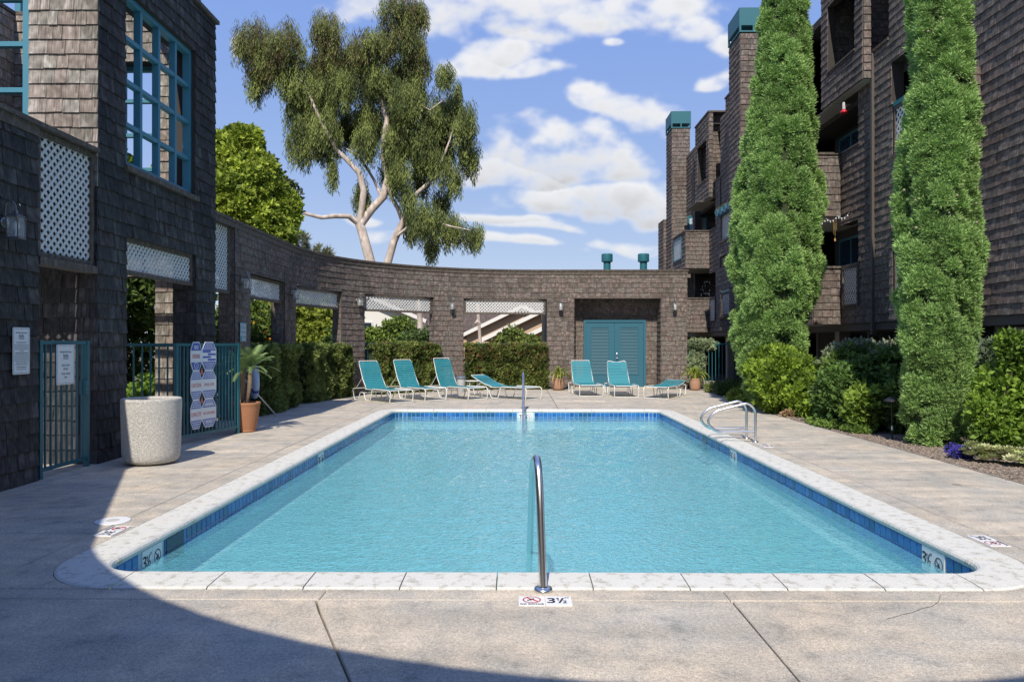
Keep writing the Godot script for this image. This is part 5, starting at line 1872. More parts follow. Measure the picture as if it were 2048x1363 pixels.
# ---------- apartment block on the garden side ----------
func build_apartments() -> void:
	rng.seed = 801
	var t := thing("apartment_block", "three-storey brown shingled apartment block with balconies and teal chimney caps", "building")
	var core := MB.new()
	var recs := []
	var near := []
	var n := 24
	var side := func(x: float, d0: float, d1: float, h0: float, h1: float, opens: Array, thick: float, list: Array) -> void:
		# a wall facing the pool, s runs from the far end d1 towards the viewer
		var m := line_map(P(x, 0, d1), Vector3(0, 0, 1), Vector3.LEFT)
		wall_back(core, m, 0.0, d1 - d0, h0, h1, opens, thick)
		shingles(list, m, 0.0, d1 - d0, h0, h1, opens, 0.18, n, 0.12, 0.30, 0.024)
	var front := func(x0: float, x1: float, d: float, h0: float, h1: float, opens: Array, thick: float, list: Array) -> void:
		var m := line_map(P(x0, 0, d), Vector3.RIGHT, Vector3(0, 0, 1))
		wall_back(core, m, 0.0, x1 - x0, h0, h1, opens, thick)
		shingles(list, m, 0.0, x1 - x0, h0, h1, opens, 0.18, n, 0.12, 0.30, 0.024)
	var S := side
	var F := front
	# main volume behind the galleries, and floors
	core.box(10.2, 1.97, -40.0, 17.0, 10.4, -7.0)
	for h in [1.97, 4.66, 7.30]:
		core.box(8.25, h + 0.001, -38.0, 10.2, h + 0.2, -7.0)
	core.box(8.25, 10.2, -38.0, 10.2, 10.4, -7.0)
	var gl := []
	for u in 2:
		var o := 12.75 * u # the farther house repeats the nearer one
		var nr: Array = near if u == 0 else recs
		# main wall nearer part, tall
		var d0 := 7.5 if u == 0 else 21.6
		var op := [Rect2(18.6 + o - (16.1 + o), 6.20, 2.5, 1.30), Rect2(18.6 + o - (16.1 + o), 3.42, 2.5, 1.25), Rect2(18.6 + o - 17.72 - o - 0.88, 6.17, 0.90, 1.12), Rect2(0.0, 3.36, 0.90, 1.05), Rect2(3.3, 8.75, 1.5, 1.55)]
		(S as Callable).call(8.0, d0, 16.2 + o, 1.97, 10.9, [Rect2(0.1, 6.20, 2.5, 1.30), Rect2(0.1, 3.42, 2.5, 1.25), Rect2(1.0, 8.75, 1.5, 1.55)], 0.25, nr)
		(S as Callable).call(8.0, 16.2 + o, 18.62 + o, 1.97, 8.03, [Rect2(0.0, 6.17, 0.95, 1.25), Rect2(0.0, 3.36, 0.95, 1.05)], 0.25, nr)
		block(t, "cap", M.trim, 7.95, 8.03, -18.62 - o, 8.3, 8.09, -16.2 - o)
		block(t, "cap", M.trim, 7.95, 10.9, -16.25 - o, 8.3, 10.96, -d0)
		# top-floor box
		var bx := 7.75
		var q0 := 16.9 + o + 0.9 * u
		var q1 := 19.2 + o + 0.9 * u
		(S as Callable).call(bx, q0, q1, 7.45, 10.9, [Rect2(0.4, 8.27, 1.5, 1.62)], 0.17, nr)
		(F as Callable).call(bx, bx + 0.17, q0 - 0.002, 7.45, 10.9, [], 0.01, nr)
		(F as Callable).call(bx + 0.17, 8.9, q0 + 0.55, 8.1, 10.9, [], 0.15, nr)
		(F as Callable).call(bx + 0.172, 8.9, q1 - 0.2, 7.6, 10.9, [], 0.15, nr)
		core.box(8.5, 7.6, -q1, 8.9, 10.9, -q0 - 0.8)
		core.box(bx + 0.17, 7.46, -q1, 8.9, 7.6, -q0)
		core.box(bx + 0.17, 10.5, -q1, 8.9, 10.89, -q0 - 0.3)
		block(t, "soffit", M.soffit, bx + 0.02, 7.43, -q1 + 0.02, 8.2, 7.445, -q0 - 0.02)
		block(t, "cap", M.trim, bx - 0.04, 10.9, -q1 - 0.04, 8.95, 10.96, -q0 + 0.04)
		block(t, "cap", M.trim, bx - 0.05, 8.22, -q1 + 0.38, bx + 0.12, 8.268, -q0 - 0.36)
		# balcony boxes in front of the gallery
		for f in [[1.97, 3.35], [4.64, 6.16]]:
			var b0 := 7.3 if u == 0 else 6.98
			(F as Callable).call(b0, 7.97, 18.62 + o, f[0], f[1], [], 0.15, nr)
			(S as Callable).call(b0, 18.63 + o, 21.2 + o, f[0], f[1], [Rect2(0.35, f[0] + 0.45, 1.6, f[1] - f[0] - 0.55)] if u == 1 else [], 0.15, nr)
			core.box(b0 + 0.151, f[0] + 0.002, -21.2 - o, 9.9, f[0] + 0.2, -18.78 - o)
			block(t, "soffit", M.soffit, b0 + 0.02, f[0] - 0.012, -21.1 - o, 9.9, f[0] - 0.002, -18.64 - o)
			block(t, "cap", M.trim, b0 - 0.05, f[1], -21.2 - o, b0 + 0.2, f[1] + 0.055, -18.57 - o)
			block(t, "cap", M.trim, b0 + 0.201, f[1], -18.80 - o, 8.0, f[1] + 0.055, -18.57 - o)
			block(t, "cap", M.trim, 7.96, f[1], -18.565 - o, 8.3, f[1] + 0.05, -17.6 - o)
			gl.append([9.0, 19.5 + o, 21.0 + o, f[1] - 0.9, f[1] + 0.95])
			var sy := 7.42 if f[1] > 5 else 4.615
			block(t, "soffit", M.soffit, 8.26, sy, -18.62 - o, 8.99, sy + 0.009, -17.0 - o)
			if f[1] > 5: block(t, "soffit", M.soffit, b0 + 0.5, sy, -21.0 - o, 8.99, sy + 0.009, -18.63 - o)
			if u == 1:
				lattice_later.append([P(b0 - 0.012, f[0] + 0.45 + (f[1] - f[0] - 0.55) / 2, 21.2 + o - 1.15), 1.6, f[1] - f[0] - 0.56])
		# gallery back wall, windows
		core.box(9.0, 1.97, -21.4 - o, 10.19, 10.2, -16.6 - o)
		core.box(9.9, 1.97, -16.59 - o, 10.19, 10.2, -12.5 - o)
		# protruding lattice balconies
		for f in [[4.70, 5.25, 6.27], [1.98, 2.5, 3.40]]:
			var x0 := 7.5
			var da := 13.0 + o
			var db := 15.2 + o
			(S as Callable).call(x0, da, db, f[0], f[1], [], 0.12, nr)
			(F as Callable).call(x0, 7.98, da, f[0], f[2], [], 0.12, nr)
			core.box(x0 + 0.12, f[0] + 0.02, -db, 8.0, f[0] + 0.15, -da - 0.13)
			core.box(x0, f[1] + 0.001, -db, x0 + 0.11, f[2] - 0.001, -db + 0.14)
			shingles(nr, line_map(P(x0, 0, db), Vector3(0, 0, 1), Vector3.LEFT), 0.0, 0.14, f[1], f[2], [], 0.18, n)
			block(t, "cap", M.trim, x0 - 0.05, f[2], -db - 0.03, x0 + 0.14, f[2] + 0.05, -db + 0.18)
			block(t, "cap", M.trim, x0 - 0.06, f[1] - 0.06, -db - 0.02, x0 - 0.026, f[1] + 0.0, -da)
			var rl := MB.new()
			rl.box(x0 - 0.02, f[2] - 0.06, -db + 0.19, x0 + 0.09, f[2] + 0.03, -da - 0.01)
			put("balcony_rail", rl, M.teal, t)
			lattice(t, P(x0 + 0.03, (f[1] + f[2]) / 2 - 0.03, (da + db) / 2 - 0.08), Vector3(0, 0, 1), Vector3.LEFT, db - da - 0.2, f[2] - f[1] - 0.08, M.trim, M.white_slat, 0.10 if u == 0 else 0.13, 0.04, 0.045)
			gl.append([9.9, da, db + 0.6, f[2] - 0.9, f[2] + 1.0])
		# panel of lattice beside the corner box on the ground gallery
		lattice(t, P(7.972, 2.86, 18.05 + o), Vector3(0, 0, 1), Vector3.LEFT, 0.86, 0.95, M.trim, M.white_slat, 0.09, 0.042, 0.05)
		# chimney
		if true:
			var cd := 24.7 if u == 0 else 35.7
			var cx := 7.3
			(F as Callable).call(cx, cx + 0.86, cd, 1.97, 11.7, [], 0.3, recs)
			(S as Callable).call(cx, cd + 0.002, cd + 1.28, 1.97, 11.7, [], 0.3, recs)
			core.box(cx + 0.31, 1.97, -cd - 1.28, cx + 0.86, 11.7, -cd - 0.31)
			var ch := put("chimney_cap", MB.new_cap(cx - 0.04, cx + 0.90, cd - 0.04, cd + 1.32, 11.72), M.teal, t)
			# wall between the houses
			(S as Callable).call(8.0, cd - 3.2 if u == 0 else cd - 1.7, cd + 0.4, 1.97, 10.4, [Rect2(1.4, 8.3, 1.0, 1.5), Rect2(1.2, 5.9, 1.2, 1.4), Rect2(1.2, 3.2, 1.2, 1.4)] if u == 0 else [], 0.25, recs)
			(S as Callable).call(7.15 if u == 1 else 8.0, cd + 1.29, cd + (2.6 if u == 1 else 5.0), 1.97, 7.6 if u == 1 else 10.4, [Rect2(1.2, 5.9, 1.4, 1.5), Rect2(1.2, 3.2, 1.4, 1.5)] if u == 0 else [], 0.25, recs)
			if u == 1:
				(F as Callable).call(7.15, 8.2, cd + 1.28, 1.97, 7.6, [], 0.2, recs)
	put("wall", core, M.wall_core, t)
	for q in lattice_later:
		lattice(t, q[0], Vector3(0, 0, 1), Vector3.LEFT, q[1], q[2], M.teal, M.white_slat, 0.075, 0.06, 0.06)
	# recess wall closing the farther house, with its curtained window
	(F as Callable).call(7.2, 10.19, 34.3, 1.97, 7.3, [], 0.2, recs)
	core.box(7.05, 7.3, -35.6, 10.2, 7.45, -34.0)
	pieces(t, "shingle", near + recs, M.wood, M.shingle, 300)
	for g in gl:
		var b := MB.new()
		b.box(g[0] - 0.05, g[3], -g[2], g[0] - 0.002, g[4], -g[2] + 0.07); b.box(g[0] - 0.05, g[3], -g[1] - 0.07, g[0] - 0.002, g[4], -g[1])
		b.box(g[0] - 0.05, g[4], -g[2], g[0] - 0.002, g[4] + 0.07, -g[1])
		b.box(g[0] - 0.05, g[3], -(g[1] + g[2]) / 2 - 0.03, g[0] - 0.002, g[4], -(g[1] + g[2]) / 2 + 0.03)
		var w := put("window_frame", b, M.teal, t)
		b = MB.new()
		b.box(g[0] - 0.03, g[3], -g[2] + 0.07, g[0] - 0.006, g[4], -g[1] - 0.07)
		put("pane", b, M.window, w)
	# curtained window of the farther house, facing the camera side
	var cw := MB.new()
	for k in 9:
		cw.box(7.80 + k * 0.085, 6.25, -34.25, 7.88 + k * 0.085, 7.22, -34.235 + 0.012 * (k % 2))
	var wf0 := MB.new()
	wf0.box(7.70, 6.17, -34.27, 7.79, 7.30, -34.20); wf0.box(8.57, 6.17, -34.27, 8.64, 7.30, -34.20); wf0.box(7.79, 7.23, -34.27, 8.57, 7.30, -34.20)
	put("curtain", cw, M.curtain, put("window_frame", wf0, M.teal, t))
	# downpipe
	var dp := MB.new()
	dp.bar(P(7.955, 1.7, 16.9), P(7.955, 8.0, 16.9), 0.09, 0.07, Vector3.RIGHT)
	put("downpipe", dp, mat(lin(0.085, 0.07, 0.06), 0.6), t)
	dp = MB.new()
	dp.bar(P(7.955, 4.5, 29.6), P(7.955, 8.0, 29.6), 0.09, 0.07, Vector3.RIGHT)
	put("downpipe", dp, mat(lin(0.085, 0.07, 0.06), 0.6), t)
	# parking level under the block
	var pk := thing("parking_level", "dark open parking level under the apartment block", "parking level")
	var b := MB.new()
	b.box(16.8, -0.13, -40.0, 17.0, 1.95, -6.0)
	b.box(8.6, -0.13, -40.2, 17.0, 1.95, -40.0)
	b.box(8.6, -0.13, -6.2, 17.0, 1.95, -6.0)
	b.box(11.8, -0.13, -20.0, 12.0, 1.95, -6.3)
	put("back_wall", b, M.dark, pk)
	b = MB.new()
	b.box(8.6, -0.135, -40.0, 16.8, -0.125, -6.2)
	put("floor", b, M.dark, pk)
	b = MB.new()
	b.box(8.02, 1.80, -40.0, 16.8, 1.965, -6.2)
	put("ceiling", b, mat(lin(0.10, 0.09, 0.08), 0.9), pk)
	for d in [9.6, 13.0, 16.5, 19.6, 23.0, 26.5, 30.0]:
		b = MB.new()
		b.box(8.3, -0.13, -d - 0.14, 8.58, 1.80, -d + 0.14)
		put("column", b, M.column, pk)
		b = MB.new()
		b.box(9.2, -0.13, -d - 0.24, 9.7, 1.80, -d - 0.10)
		put("column", b, M.column, pk)
	b = MB.new()
	b.tube(rounded([P(8.18, 1.72, 11.2), P(8.18, 1.72, 12.6), P(8.18, 1.2, 12.75), P(8.18, 0.0, 12.75)], 0.15), 0.06, 10)
	put("drain_pipe", b, mat(lin(0.40, 0.34, 0.25), 0.6), pk)
	# wire fence before the parking level
	var wf := thing("wire_fence", "dark wire grid fence between the shrubs and the parking level", "fence")
	for k in 62:
		put("wire", M.unit_box, M.dark, wf, Transform3D(Basis(Vector3(0.012, 0, 0), Vector3(0, 1.75, 0), Vector3(0, 0, 0.012)), P(8.15, 0.87, 10.4 + k * 0.12)))
	for k in 11:
		put("wire", M.unit_box, M.dark, wf, Transform3D(Basis(Vector3(0.012, 0, 0), Vector3(0, 0.012, 0), Vector3(0, 0, 7.4)), P(8.15, 0.25 + k * 0.145, 14.06)))
	# things hung on the galleries
	var hb := thing("hummingbird_feeder", "red hummingbird feeder hung from the upper gallery soffit", "bird feeder", "", P(7.75, 6.98, 17.9))
	b = MB.new()
	b.lathe([Vector2(0.0, -0.02), Vector2(0.085, -0.01), Vector2(0.09, 0.02), Vector2(0.05, 0.07), Vector2(0.035, 0.08)], 14)
	put("base", b, mat(lin(0.5, 0.015, 0.03), 0.3), hb)
	b = MB.new()
	b.lathe([Vector2(0.035, 0.08), Vector2(0.04, 0.10), Vector2(0.038, 0.24), Vector2(0.0, 0.26)], 12)
	put("bottle", b, mat(lin(0.55, 0.5, 0.5), 0.1), hb)
	b = MB.new()
	b.tube([Vector3(0, 0.25, 0), Vector3(0, 0.33, 0)], 0.004, 5)
	put("hook", b, M.black, hb)
	var wc := thing("wind_chime", "brass tube wind chime hung in the lower gallery", "wind chime", "", P(7.62, 4.40, 18.1))
	wc.scale = Vector3.ONE * 0.62
	b = MB.new()
	b.lathe([Vector2(0.0, 0.06), Vector2(0.07, 0.05), Vector2(0.07, 0.03), Vector2(0.0, 0.03)], 12)
	put("top_disc", b, mat(lin(0.35, 0.18, 0.06), 0.6), wc)
	for k in 6:
		b = MB.new()
		var a := TAU * k / 6
		b.tube([Vector3(cos(a) * 0.055, 0.0, sin(a) * 0.055), Vector3(cos(a) * 0.055, -0.26 - 0.05 * k, sin(a) * 0.055)], 0.013, 8)
		put("chime_tube", b, mat(lin(0.6, 0.42, 0.16), 0.3, 0.8), wc)
	b = MB.new()
	b.box(-0.03, -0.72, -0.004, 0.03, -0.60, 0.004)
	b.tube([Vector3(0, 0.03, 0), Vector3(0, -0.6, 0)], 0.003, 4)
	put("clapper", b, mat(lin(0.45, 0.25, 0.08), 0.6), wc)
	var sl := thing("string_lights", "white string lights draped along the lower gallery soffit", "string lights", "", P(7.6, 4.45, 18.5))
	b = MB.new()
	var path := []
	for k in 25:
		var f := k / 24.0
		path.append(Vector3(-0.25 + 0.30 * f, 0.06 - 0.08 * absf(sin(f * PI * 3.0)), -0.1 + 1.2 * f))
	b.tube(path, 0.005, 5)
	put("cord", b, M.white, sl)
	for k in 12:
		b = MB.new()
		b.lathe([Vector2(0.0, -0.05), Vector2(0.016, -0.035), Vector2(0.01, 0.0)], 8)
		put("bulb", b, M.white, sl, Transform3D(Basis(), path[k * 2 + 1]))
	# flower boxes on the farther upper balcony rail
	for k in 4:
		var fb := thing("flower_box", ["teal flower box at the pool house end of the far balcony rail", "second teal flower box along the far balcony rail", "third teal flower box along the far balcony rail", "teal flower box beside the cypress on the far balcony rail"][k], "flower box", "flower boxes on the far balcony rail", P(7.42, 6.18, 27.75 - k * 0.52))
		b = MB.new()
		b.hexa([Vector3(-0.08, 0, 0.17), Vector3(0.06, 0, 0.17), Vector3(0.06, 0, -0.17), Vector3(-0.08, 0, -0.17), Vector3(-0.13, 0.22, 0.2), Vector3(0.08, 0.22, 0.2), Vector3(0.08, 0.22, -0.2), Vector3(-0.13, 0.22, -0.2)])
		put("trough", b, M.teal_lit, fb)
		var xf := []
		var cols := []
		for q in 26:
			xf.append(Transform3D(aim((Vector3.UP + rnd_dir() * 0.6).normalized(), rng.randf_range(0.06, 0.11)), Vector3(rng.randf_range(-0.1, 0.06), 0.22, rng.randf_range(-0.17, 0.17))))
			cols.append(Color(0.09, 0.13, 0.05) if rng.randf() > 0.3 else Color(0.4, 0.22, 0.18))
		foliage(fb, "foliage", M.clump, M.leaf, xf, cols)

var lattice_later := []

func block(parent: Node, nm: String, m: Material, x0: float, y0: float, z0: float, x1: float, y1: float, z1: float) -> void:
	put(nm, M.unit_box, m, parent, Transform3D(Basis().scaled(Vector3(x1 - x0, y1 - y0, z1 - z0)), Vector3(x0 + x1, y0 + y1, z0 + z1) / 2))

# ---------- plants ----------
func cypress(label: String, base: Vector3, lean: float, prof: Array, count: int, sd: int, size := 1.0) -> void:
	rng.seed = sd
	var t := thing("italian_cypress", label, "cypress", "tall columnar cypresses", base)
	var rad := func(y: float) -> float:
		for k in prof.size() - 1:
			if y <= prof[k + 1].x:
				return lerpf(prof[k].y, prof[k + 1].y, (y - prof[k].x) / (prof[k + 1].x - prof[k].x))
		return 0.02
	var H: float = prof[-1].x
	var b := MB.new()
	var tp := []
	for k in 25:
		var y := H * (k + 0.4) / 25.0
		tp.append(Vector2(maxf(0.02, (rad as Callable).call(y) * 0.74), y))
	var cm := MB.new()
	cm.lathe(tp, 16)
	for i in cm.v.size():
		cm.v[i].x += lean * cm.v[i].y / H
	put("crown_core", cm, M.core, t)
	b.tube([Vector3(0, 0, 0), Vector3(lean * 0.05, H * 0.2, 0)], [0.11, 0.09], 8)
	put("trunk", b, M.twig, t)
	var nz := fbm(sd, 1.0, 3)
	var xf := []
	var cols := []
	var lumps := int(count / 88.0)
	var made := 0
	while made < lumps:
		var y := rng.randf() * H
		var r0: float = (rad as Callable).call(y)
		if rng.randf() > r0: continue
		made += 1
		var a := rng.randf() * TAU
		var big := nz.get_noise_3d(cos(a) * 1.2 * r0, y * 0.8, sin(a) * 1.2 * r0)
		var lr := rng.randf_range(0.075, 0.15) * size
		var out := Vector3(cos(a), 0, sin(a))
		var cen := out * maxf(0.01, r0 * (0.90 + 0.30 * big) - lr * 0.75 + rng.randf_range(-0.05, 0.05)) + Vector3(lean * y / H, y, 0)
		var tone := rng.randf_range(-0.16, 0.16) + 0.35 * big
		for k in 130:
			var d := (rnd_dir() + out * 0.55 + Vector3.UP * 0.25).normalized()
			var depth := pow(rng.randf(), 0.35)
			var p := cen + d * Vector3(1, 1.55, 1) * lr * depth
			var g := (d * 0.8 + Vector3.UP * 0.8 + rnd_dir() * 0.4).normalized()
			xf.append(Transform3D(aim(g, rng.randf_range(0.05, 0.085) * size), p))
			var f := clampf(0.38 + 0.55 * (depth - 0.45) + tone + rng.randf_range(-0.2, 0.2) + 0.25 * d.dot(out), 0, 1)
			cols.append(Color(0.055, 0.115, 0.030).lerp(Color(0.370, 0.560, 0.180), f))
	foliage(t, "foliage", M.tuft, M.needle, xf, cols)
	xf = []
	cols = []
	for k in 70: # small pale cones
		var y := rng.randf_range(0.25, 0.9) * H
		var a := rng.randf() * TAU
		var r: float = (rad as Callable).call(y) * 0.98
		xf.append(Transform3D(Basis().scaled(Vector3.ONE * rng.randf_range(0.014, 0.022)), Vector3(cos(a) * r + lean * y / H, y, sin(a) * r)))
		cols.append(Color(0.36, 0.33, 0.22))
	var sm := SphereMesh.new()
	sm.radius = 1.0
	sm.height = 2.0
	sm.radial_segments = 8
	sm.rings = 5
	foliage(t, "cones", sm, M.leaf, xf, cols)

func hedge(label: String, s0: float, s1: float, top: float, red: float, sd: int, dense := 2600) -> void:
	rng.seed = sd
	var c: Array = curve_map((s0 + s1) / 2)
	var t := thing("hedge", label, "hedge", "clipped hedges filling the wall openings", c[0])
	var o: Vector3 = c[0]
	var b := MB.new()
	wall_back(b, func(s: float) -> Array:
		var k: Array = curve_map(s)
		return [k[0] - o + k[1] * 0.20, k[1]], s0 + 0.16, s1 - 0.16, 0.05, top - 0.14, [], 0.5, 0.3)
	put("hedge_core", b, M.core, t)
	var xf := []
	var cols := []
	var nz := fbm(sd, 0.9, 3)
	for k in dense:
		var s := rng.randf_range(s0, s1)
		var q: Array = curve_map(s)
		var out: float
		var y: float
		var g: Vector3
		var m := rng.randf()
		if m < 0.72:
			y = rng.randf_range(0.03, top); out = 0.33 - 0.10 * pow(rng.randf(), 2); g = q[1] + Vector3.UP * 0.5
		elif m < 0.92:
			y = top - 0.10 * pow(rng.randf(), 2); out = rng.randf_range(-0.40, 0.33); g = Vector3.UP
		else:
			y = rng.randf_range(0.05, top); out = -0.42; g = -q[1]
		var edge := minf(s - s0, s1 - s)
		var lump := nz.get_noise_3d(s * 1.6, y * 1.6, out)
		out += lump * 0.16
		if edge < 0.2:
			out *= 0.7 + 1.5 * edge
			y = minf(y, top - 0.10 * (1.0 - edge / 0.2) + lump * 0.1)
		y += lump * 0.07 * (y / top)
		xf.append(Transform3D(aim((g + rnd_dir() * 0.7).normalized(), rng.randf_range(0.055, 0.10)), q[0] - o + q[1] * out + Vector3.UP * y))
		var f := clampf(0.5 + lump * 1.1 + rng.randf_range(-0.35, 0.35), 0, 1)
		var cc := Color(0.055, 0.085, 0.020).lerp(Color(0.260, 0.315, 0.085), f)
		if rng.randf() < red * clampf(y / top * 1.3 - 0.2 + lump, 0, 1): cc = Color(0.22, 0.09, 0.05).lerp(Color(0.14, 0.12, 0.05), rng.randf())
		cols.append(cc)
	foliage(t, "foliage", M.clump, M.leaf, xf, cols)
	b = MB.new()
	for k in 10:
		var s := lerpf(s0 + 0.2, s1 - 0.2, k / 9.0)
		var q: Array = curve_map(s)
		b.tube([q[0] - o + q[1] * 0.05, q[0] - o + q[1] * rng.randf_range(0.0, 0.25) + Vector3.UP * 0.4], [0.02, 0.012], 5)
	put("stem", b, M.twig, t)

func build_plants() -> void:
	rng.seed = 901
	M.clump = leaf_clump(6, 1.15, 0.7, 1.1, 0.26)
	M.clump_big = leaf_clump(5, 1.2, 0.8, 1.2, 0.27, 0.3, 0.15)
	M.clump_far = leaf_clump(7, 1.3, 0.7, 1.2, 0.34)
	M.spray = leaf_clump(10, 0.85, 0.55, 1.0, 0.075, 0.3)
	M.tuft = leaf_clump(14, 1.0, 0.5, 1.1, 0.085, 0.3)
	cypress("tall dense cypress column by the balconies, bright shrub at its foot", P(5.88, 0, 17.6), 0.50, [Vector2(0, 0.5), Vector2(0.8, 0.66), Vector2(1.5, 0.80), Vector2(3.0, 1.0), Vector2(4.2, 1.0), Vector2(5.4, 0.90), Vector2(7.0, 0.70), Vector2(9.2, 0.51), Vector2(11.0, 0.40), Vector2(12.6, 0.18), Vector2(13.0, 0.02)], 84000, 911, 1.3)
	cypress("tall dense cypress column standing in bark mulch behind the purple flowers", P(6.15, 0, 11.15), 0.18, [Vector2(0, 0.26), Vector2(0.3, 0.40), Vector2(0.8, 0.47), Vector2(1.1, 0.42), Vector2(1.6, 0.52), Vector2(3.0, 0.54), Vector2(4.4, 0.50), Vector2(5.6, 0.42), Vector2(6.8, 0.38), Vector2(8.2, 0.30), Vector2(9.4, 0.12), Vector2(9.8, 0.02)], 78000, 912)
	hedge("dark clipped hedge in the shaded straight opening behind the palm", 2.45, 4.95, 1.42, 0.0, 921, 3000)
	hedge("dark clipped hedge at the bend, next to the first sunlit pier", 5.65, 8.35, 1.43, 0.0, 922, 3200)
	hedge("sunlit green hedge behind the three reclined loungers", 9.25, 11.82, 1.47, 0.08, 923, 3200)
	hedge("sunlit hedge flushed with red leaves beside the pool house", 12.68, 15.50, 1.45, 0.30, 924, 3400)
	# garden shrubs
	rng.seed = 931
	bush("bright_shrub", "bright yellow-green leafy shrub at the foot of the farther cypress", "shrub", "", [[P(5.75, 0.62, 16.1), Vector3(0.72, 0.72, 0.75)], [P(5.75, 0.95, 16.7), Vector3(0.65, 0.50, 0.6)], [P(6.05, 0.4, 15.3), Vector3(0.55, 0.5, 0.5)]], 1500, 0.105, M.clump, Color(0.07, 0.125, 0.018), Color(0.26, 0.37, 0.045), M.leaf_thin)
	bush("grey_green_shrub", "pale grey-green shrub behind the leafy garden shrubs", "shrub", "", [[P(7.0, 0.95, 15.5), Vector3(0.75, 0.62, 0.6)], [P(7.35, 0.9, 14.6), Vector3(0.6, 0.62, 0.6)]], 1500, 0.09, M.clump, Color(0.10, 0.13, 0.075), Color(0.30, 0.34, 0.22), M.leaf)
	bush("dark_leaf_shrub", "dark glossy shrub between the bright shrub and the second cypress", "shrub", "", [[P(6.1, 0.55, 13.7), Vector3(0.62, 0.6, 0.7)], [P(6.75, 0.75, 13.4), Vector3(0.7, 0.65, 0.7)], [P(6.5, 0.5, 12.5), Vector3(0.45, 0.5, 0.45), 0.7]], 1500, 0.12, M.clump_big, Color(0.028, 0.060, 0.014), Color(0.115, 0.20, 0.045), M.leaf)
	bush("mixed_shrub", "leafy mid-green shrub bank filling the bed behind the bright shrub", "shrub", "", [[P(6.7, 0.75, 15.0), Vector3(0.6, 0.68, 0.8)], [P(6.5, 0.55, 14.6), Vector3(0.5, 0.55, 0.6)], [P(6.25, 0.35, 14.7), Vector3(0.45, 0.4, 0.5)]], 1100, 0.11, M.clump_big, Color(0.05, 0.095, 0.02), Color(0.17, 0.26, 0.055), M.leaf_thin)
	bush("young_shrub", "small light-leaved shrub leaning to the deck before the dark shrub", "shrub", "", [[P(5.85, 0.4, 12.75), Vector3(0.30, 0.38, 0.32)]], 260, 0.13, M.clump_big, Color(0.07, 0.12, 0.02), Color(0.22, 0.32, 0.05), M.leaf_thin)
	bush("blue_grey_shrub", "tall grey-green shrub in shade behind the second cypress", "shrub", "", [[P(7.5, 0.9, 11.9), Vector3(0.6, 0.62, 0.6)], [P(7.6, 0.95, 10.6), Vector3(0.6, 0.62, 0.7)], [P(7.55, 0.8, 13.2), Vector3(0.5, 0.6, 0.6)]], 1200, 0.10, M.clump, Color(0.06, 0.09, 0.05), Color(0.15, 0.20, 0.12), M.leaf)
	bush("large_leaf_shrub", "big loose shrub of broad light-edged leaves at the garden end", "shrub", "", [[P(6.6, 0.70, 10.0), Vector3(0.52, 0.62, 0.45)], [P(6.85, 1.15, 9.9), Vector3(0.42, 0.40, 0.42)], [P(7.15, 0.6, 9.4), Vector3(0.5, 0.6, 0.5)], [P(6.35, 0.3, 9.85), Vector3(0.42, 0.26, 0.35), 0.6], [P(6.2, 0.62, 9.9), Vector3(0.28, 0.22, 0.25), 0.35], [P(6.5, 1.42, 9.9), Vector3(0.2, 0.24, 0.2), 0.3]], 760, 0.085, M.clump_big, Color(0.055, 0.11, 0.016), Color(0.21, 0.33, 0.045), M.leaf_thin)
	bush("mock_orange_shrub", "dark garden shrub beside the end of the deck", "shrub", "", [[P(7.0, 0.6, 8.0), Vector3(0.8, 0.7, 0.7)]], 900, 0.085, M.clump_big, Color(0.04, 0.08, 0.014), Color(0.15, 0.25, 0.04), M.leaf_thin)
	bush("low_shrub", "low yellow-green shrub at the deck edge near the grab rails", "shrub", "", [[P(5.62, 0.14, 19.0), Vector3(0.32, 0.20, 0.45)], [P(5.66, 0.12, 18.2), Vector3(0.3, 0.18, 0.4)]], 420, 0.07, M.clump, Color(0.07, 0.11, 0.02), Color(0.24, 0.32, 0.06), M.leaf_thin, false)
	bush("low_shrub", "low dark shrub spreading in shade before the dark picket fence", "shrub", "", [[P(6.3, 0.18, 21.6), Vector3(0.7, 0.26, 1.3)], [P(6.6, 0.2, 19.9), Vector3(0.6, 0.3, 0.8)]], 1200, 0.07, M.clump, Color(0.03, 0.055, 0.014), Color(0.09, 0.14, 0.04), M.leaf, false)
	bush("low_shrub", "tiny yellow-green shrub beside the drooping clay planter", "shrub", "", [[P(5.95, 0.12, 22.9), Vector3(0.28, 0.18, 0.3)]], 240, 0.06, M.clump, Color(0.07, 0.11, 0.02), Color(0.25, 0.30, 0.08), M.leaf_thin, false)
	bush("ground_cover", "flat green ground cover mat between deck and dark shrub", "ground cover", "", [[P(5.62, 0.05, 13.55), Vector3(0.26, 0.09, 0.85)], [P(5.7, 0.05, 12.7), Vector3(0.22, 0.08, 0.4)]], 1100, 0.045, M.clump, Color(0.06, 0.11, 0.02), Color(0.19, 0.29, 0.06), M.leaf, false)
	bush("dry_tuft", "dry straw-brown tuft at the deck edge below the bright shrub", "plant", "", [[P(5.50, 0.06, 15.3), Vector3(0.13, 0.09, 0.15)]], 130, 0.05, M.clump, Color(0.22, 0.14, 0.07), Color(0.42, 0.30, 0.17), M.leaf, false)
	bush("climbing_ivy", "pale variegated ivy over the dark fence beside the pool house", "ivy", "", [[P(5.82, 0.75, 24.6), Vector3(0.30, 0.78, 0.18)], [P(6.0, 1.45, 24.9), Vector3(0.6, 0.2, 0.45)]], 900, 0.075, M.clump, Color(0.06, 0.10, 0.04), Color(0.34, 0.40, 0.24), M.leaf, false)
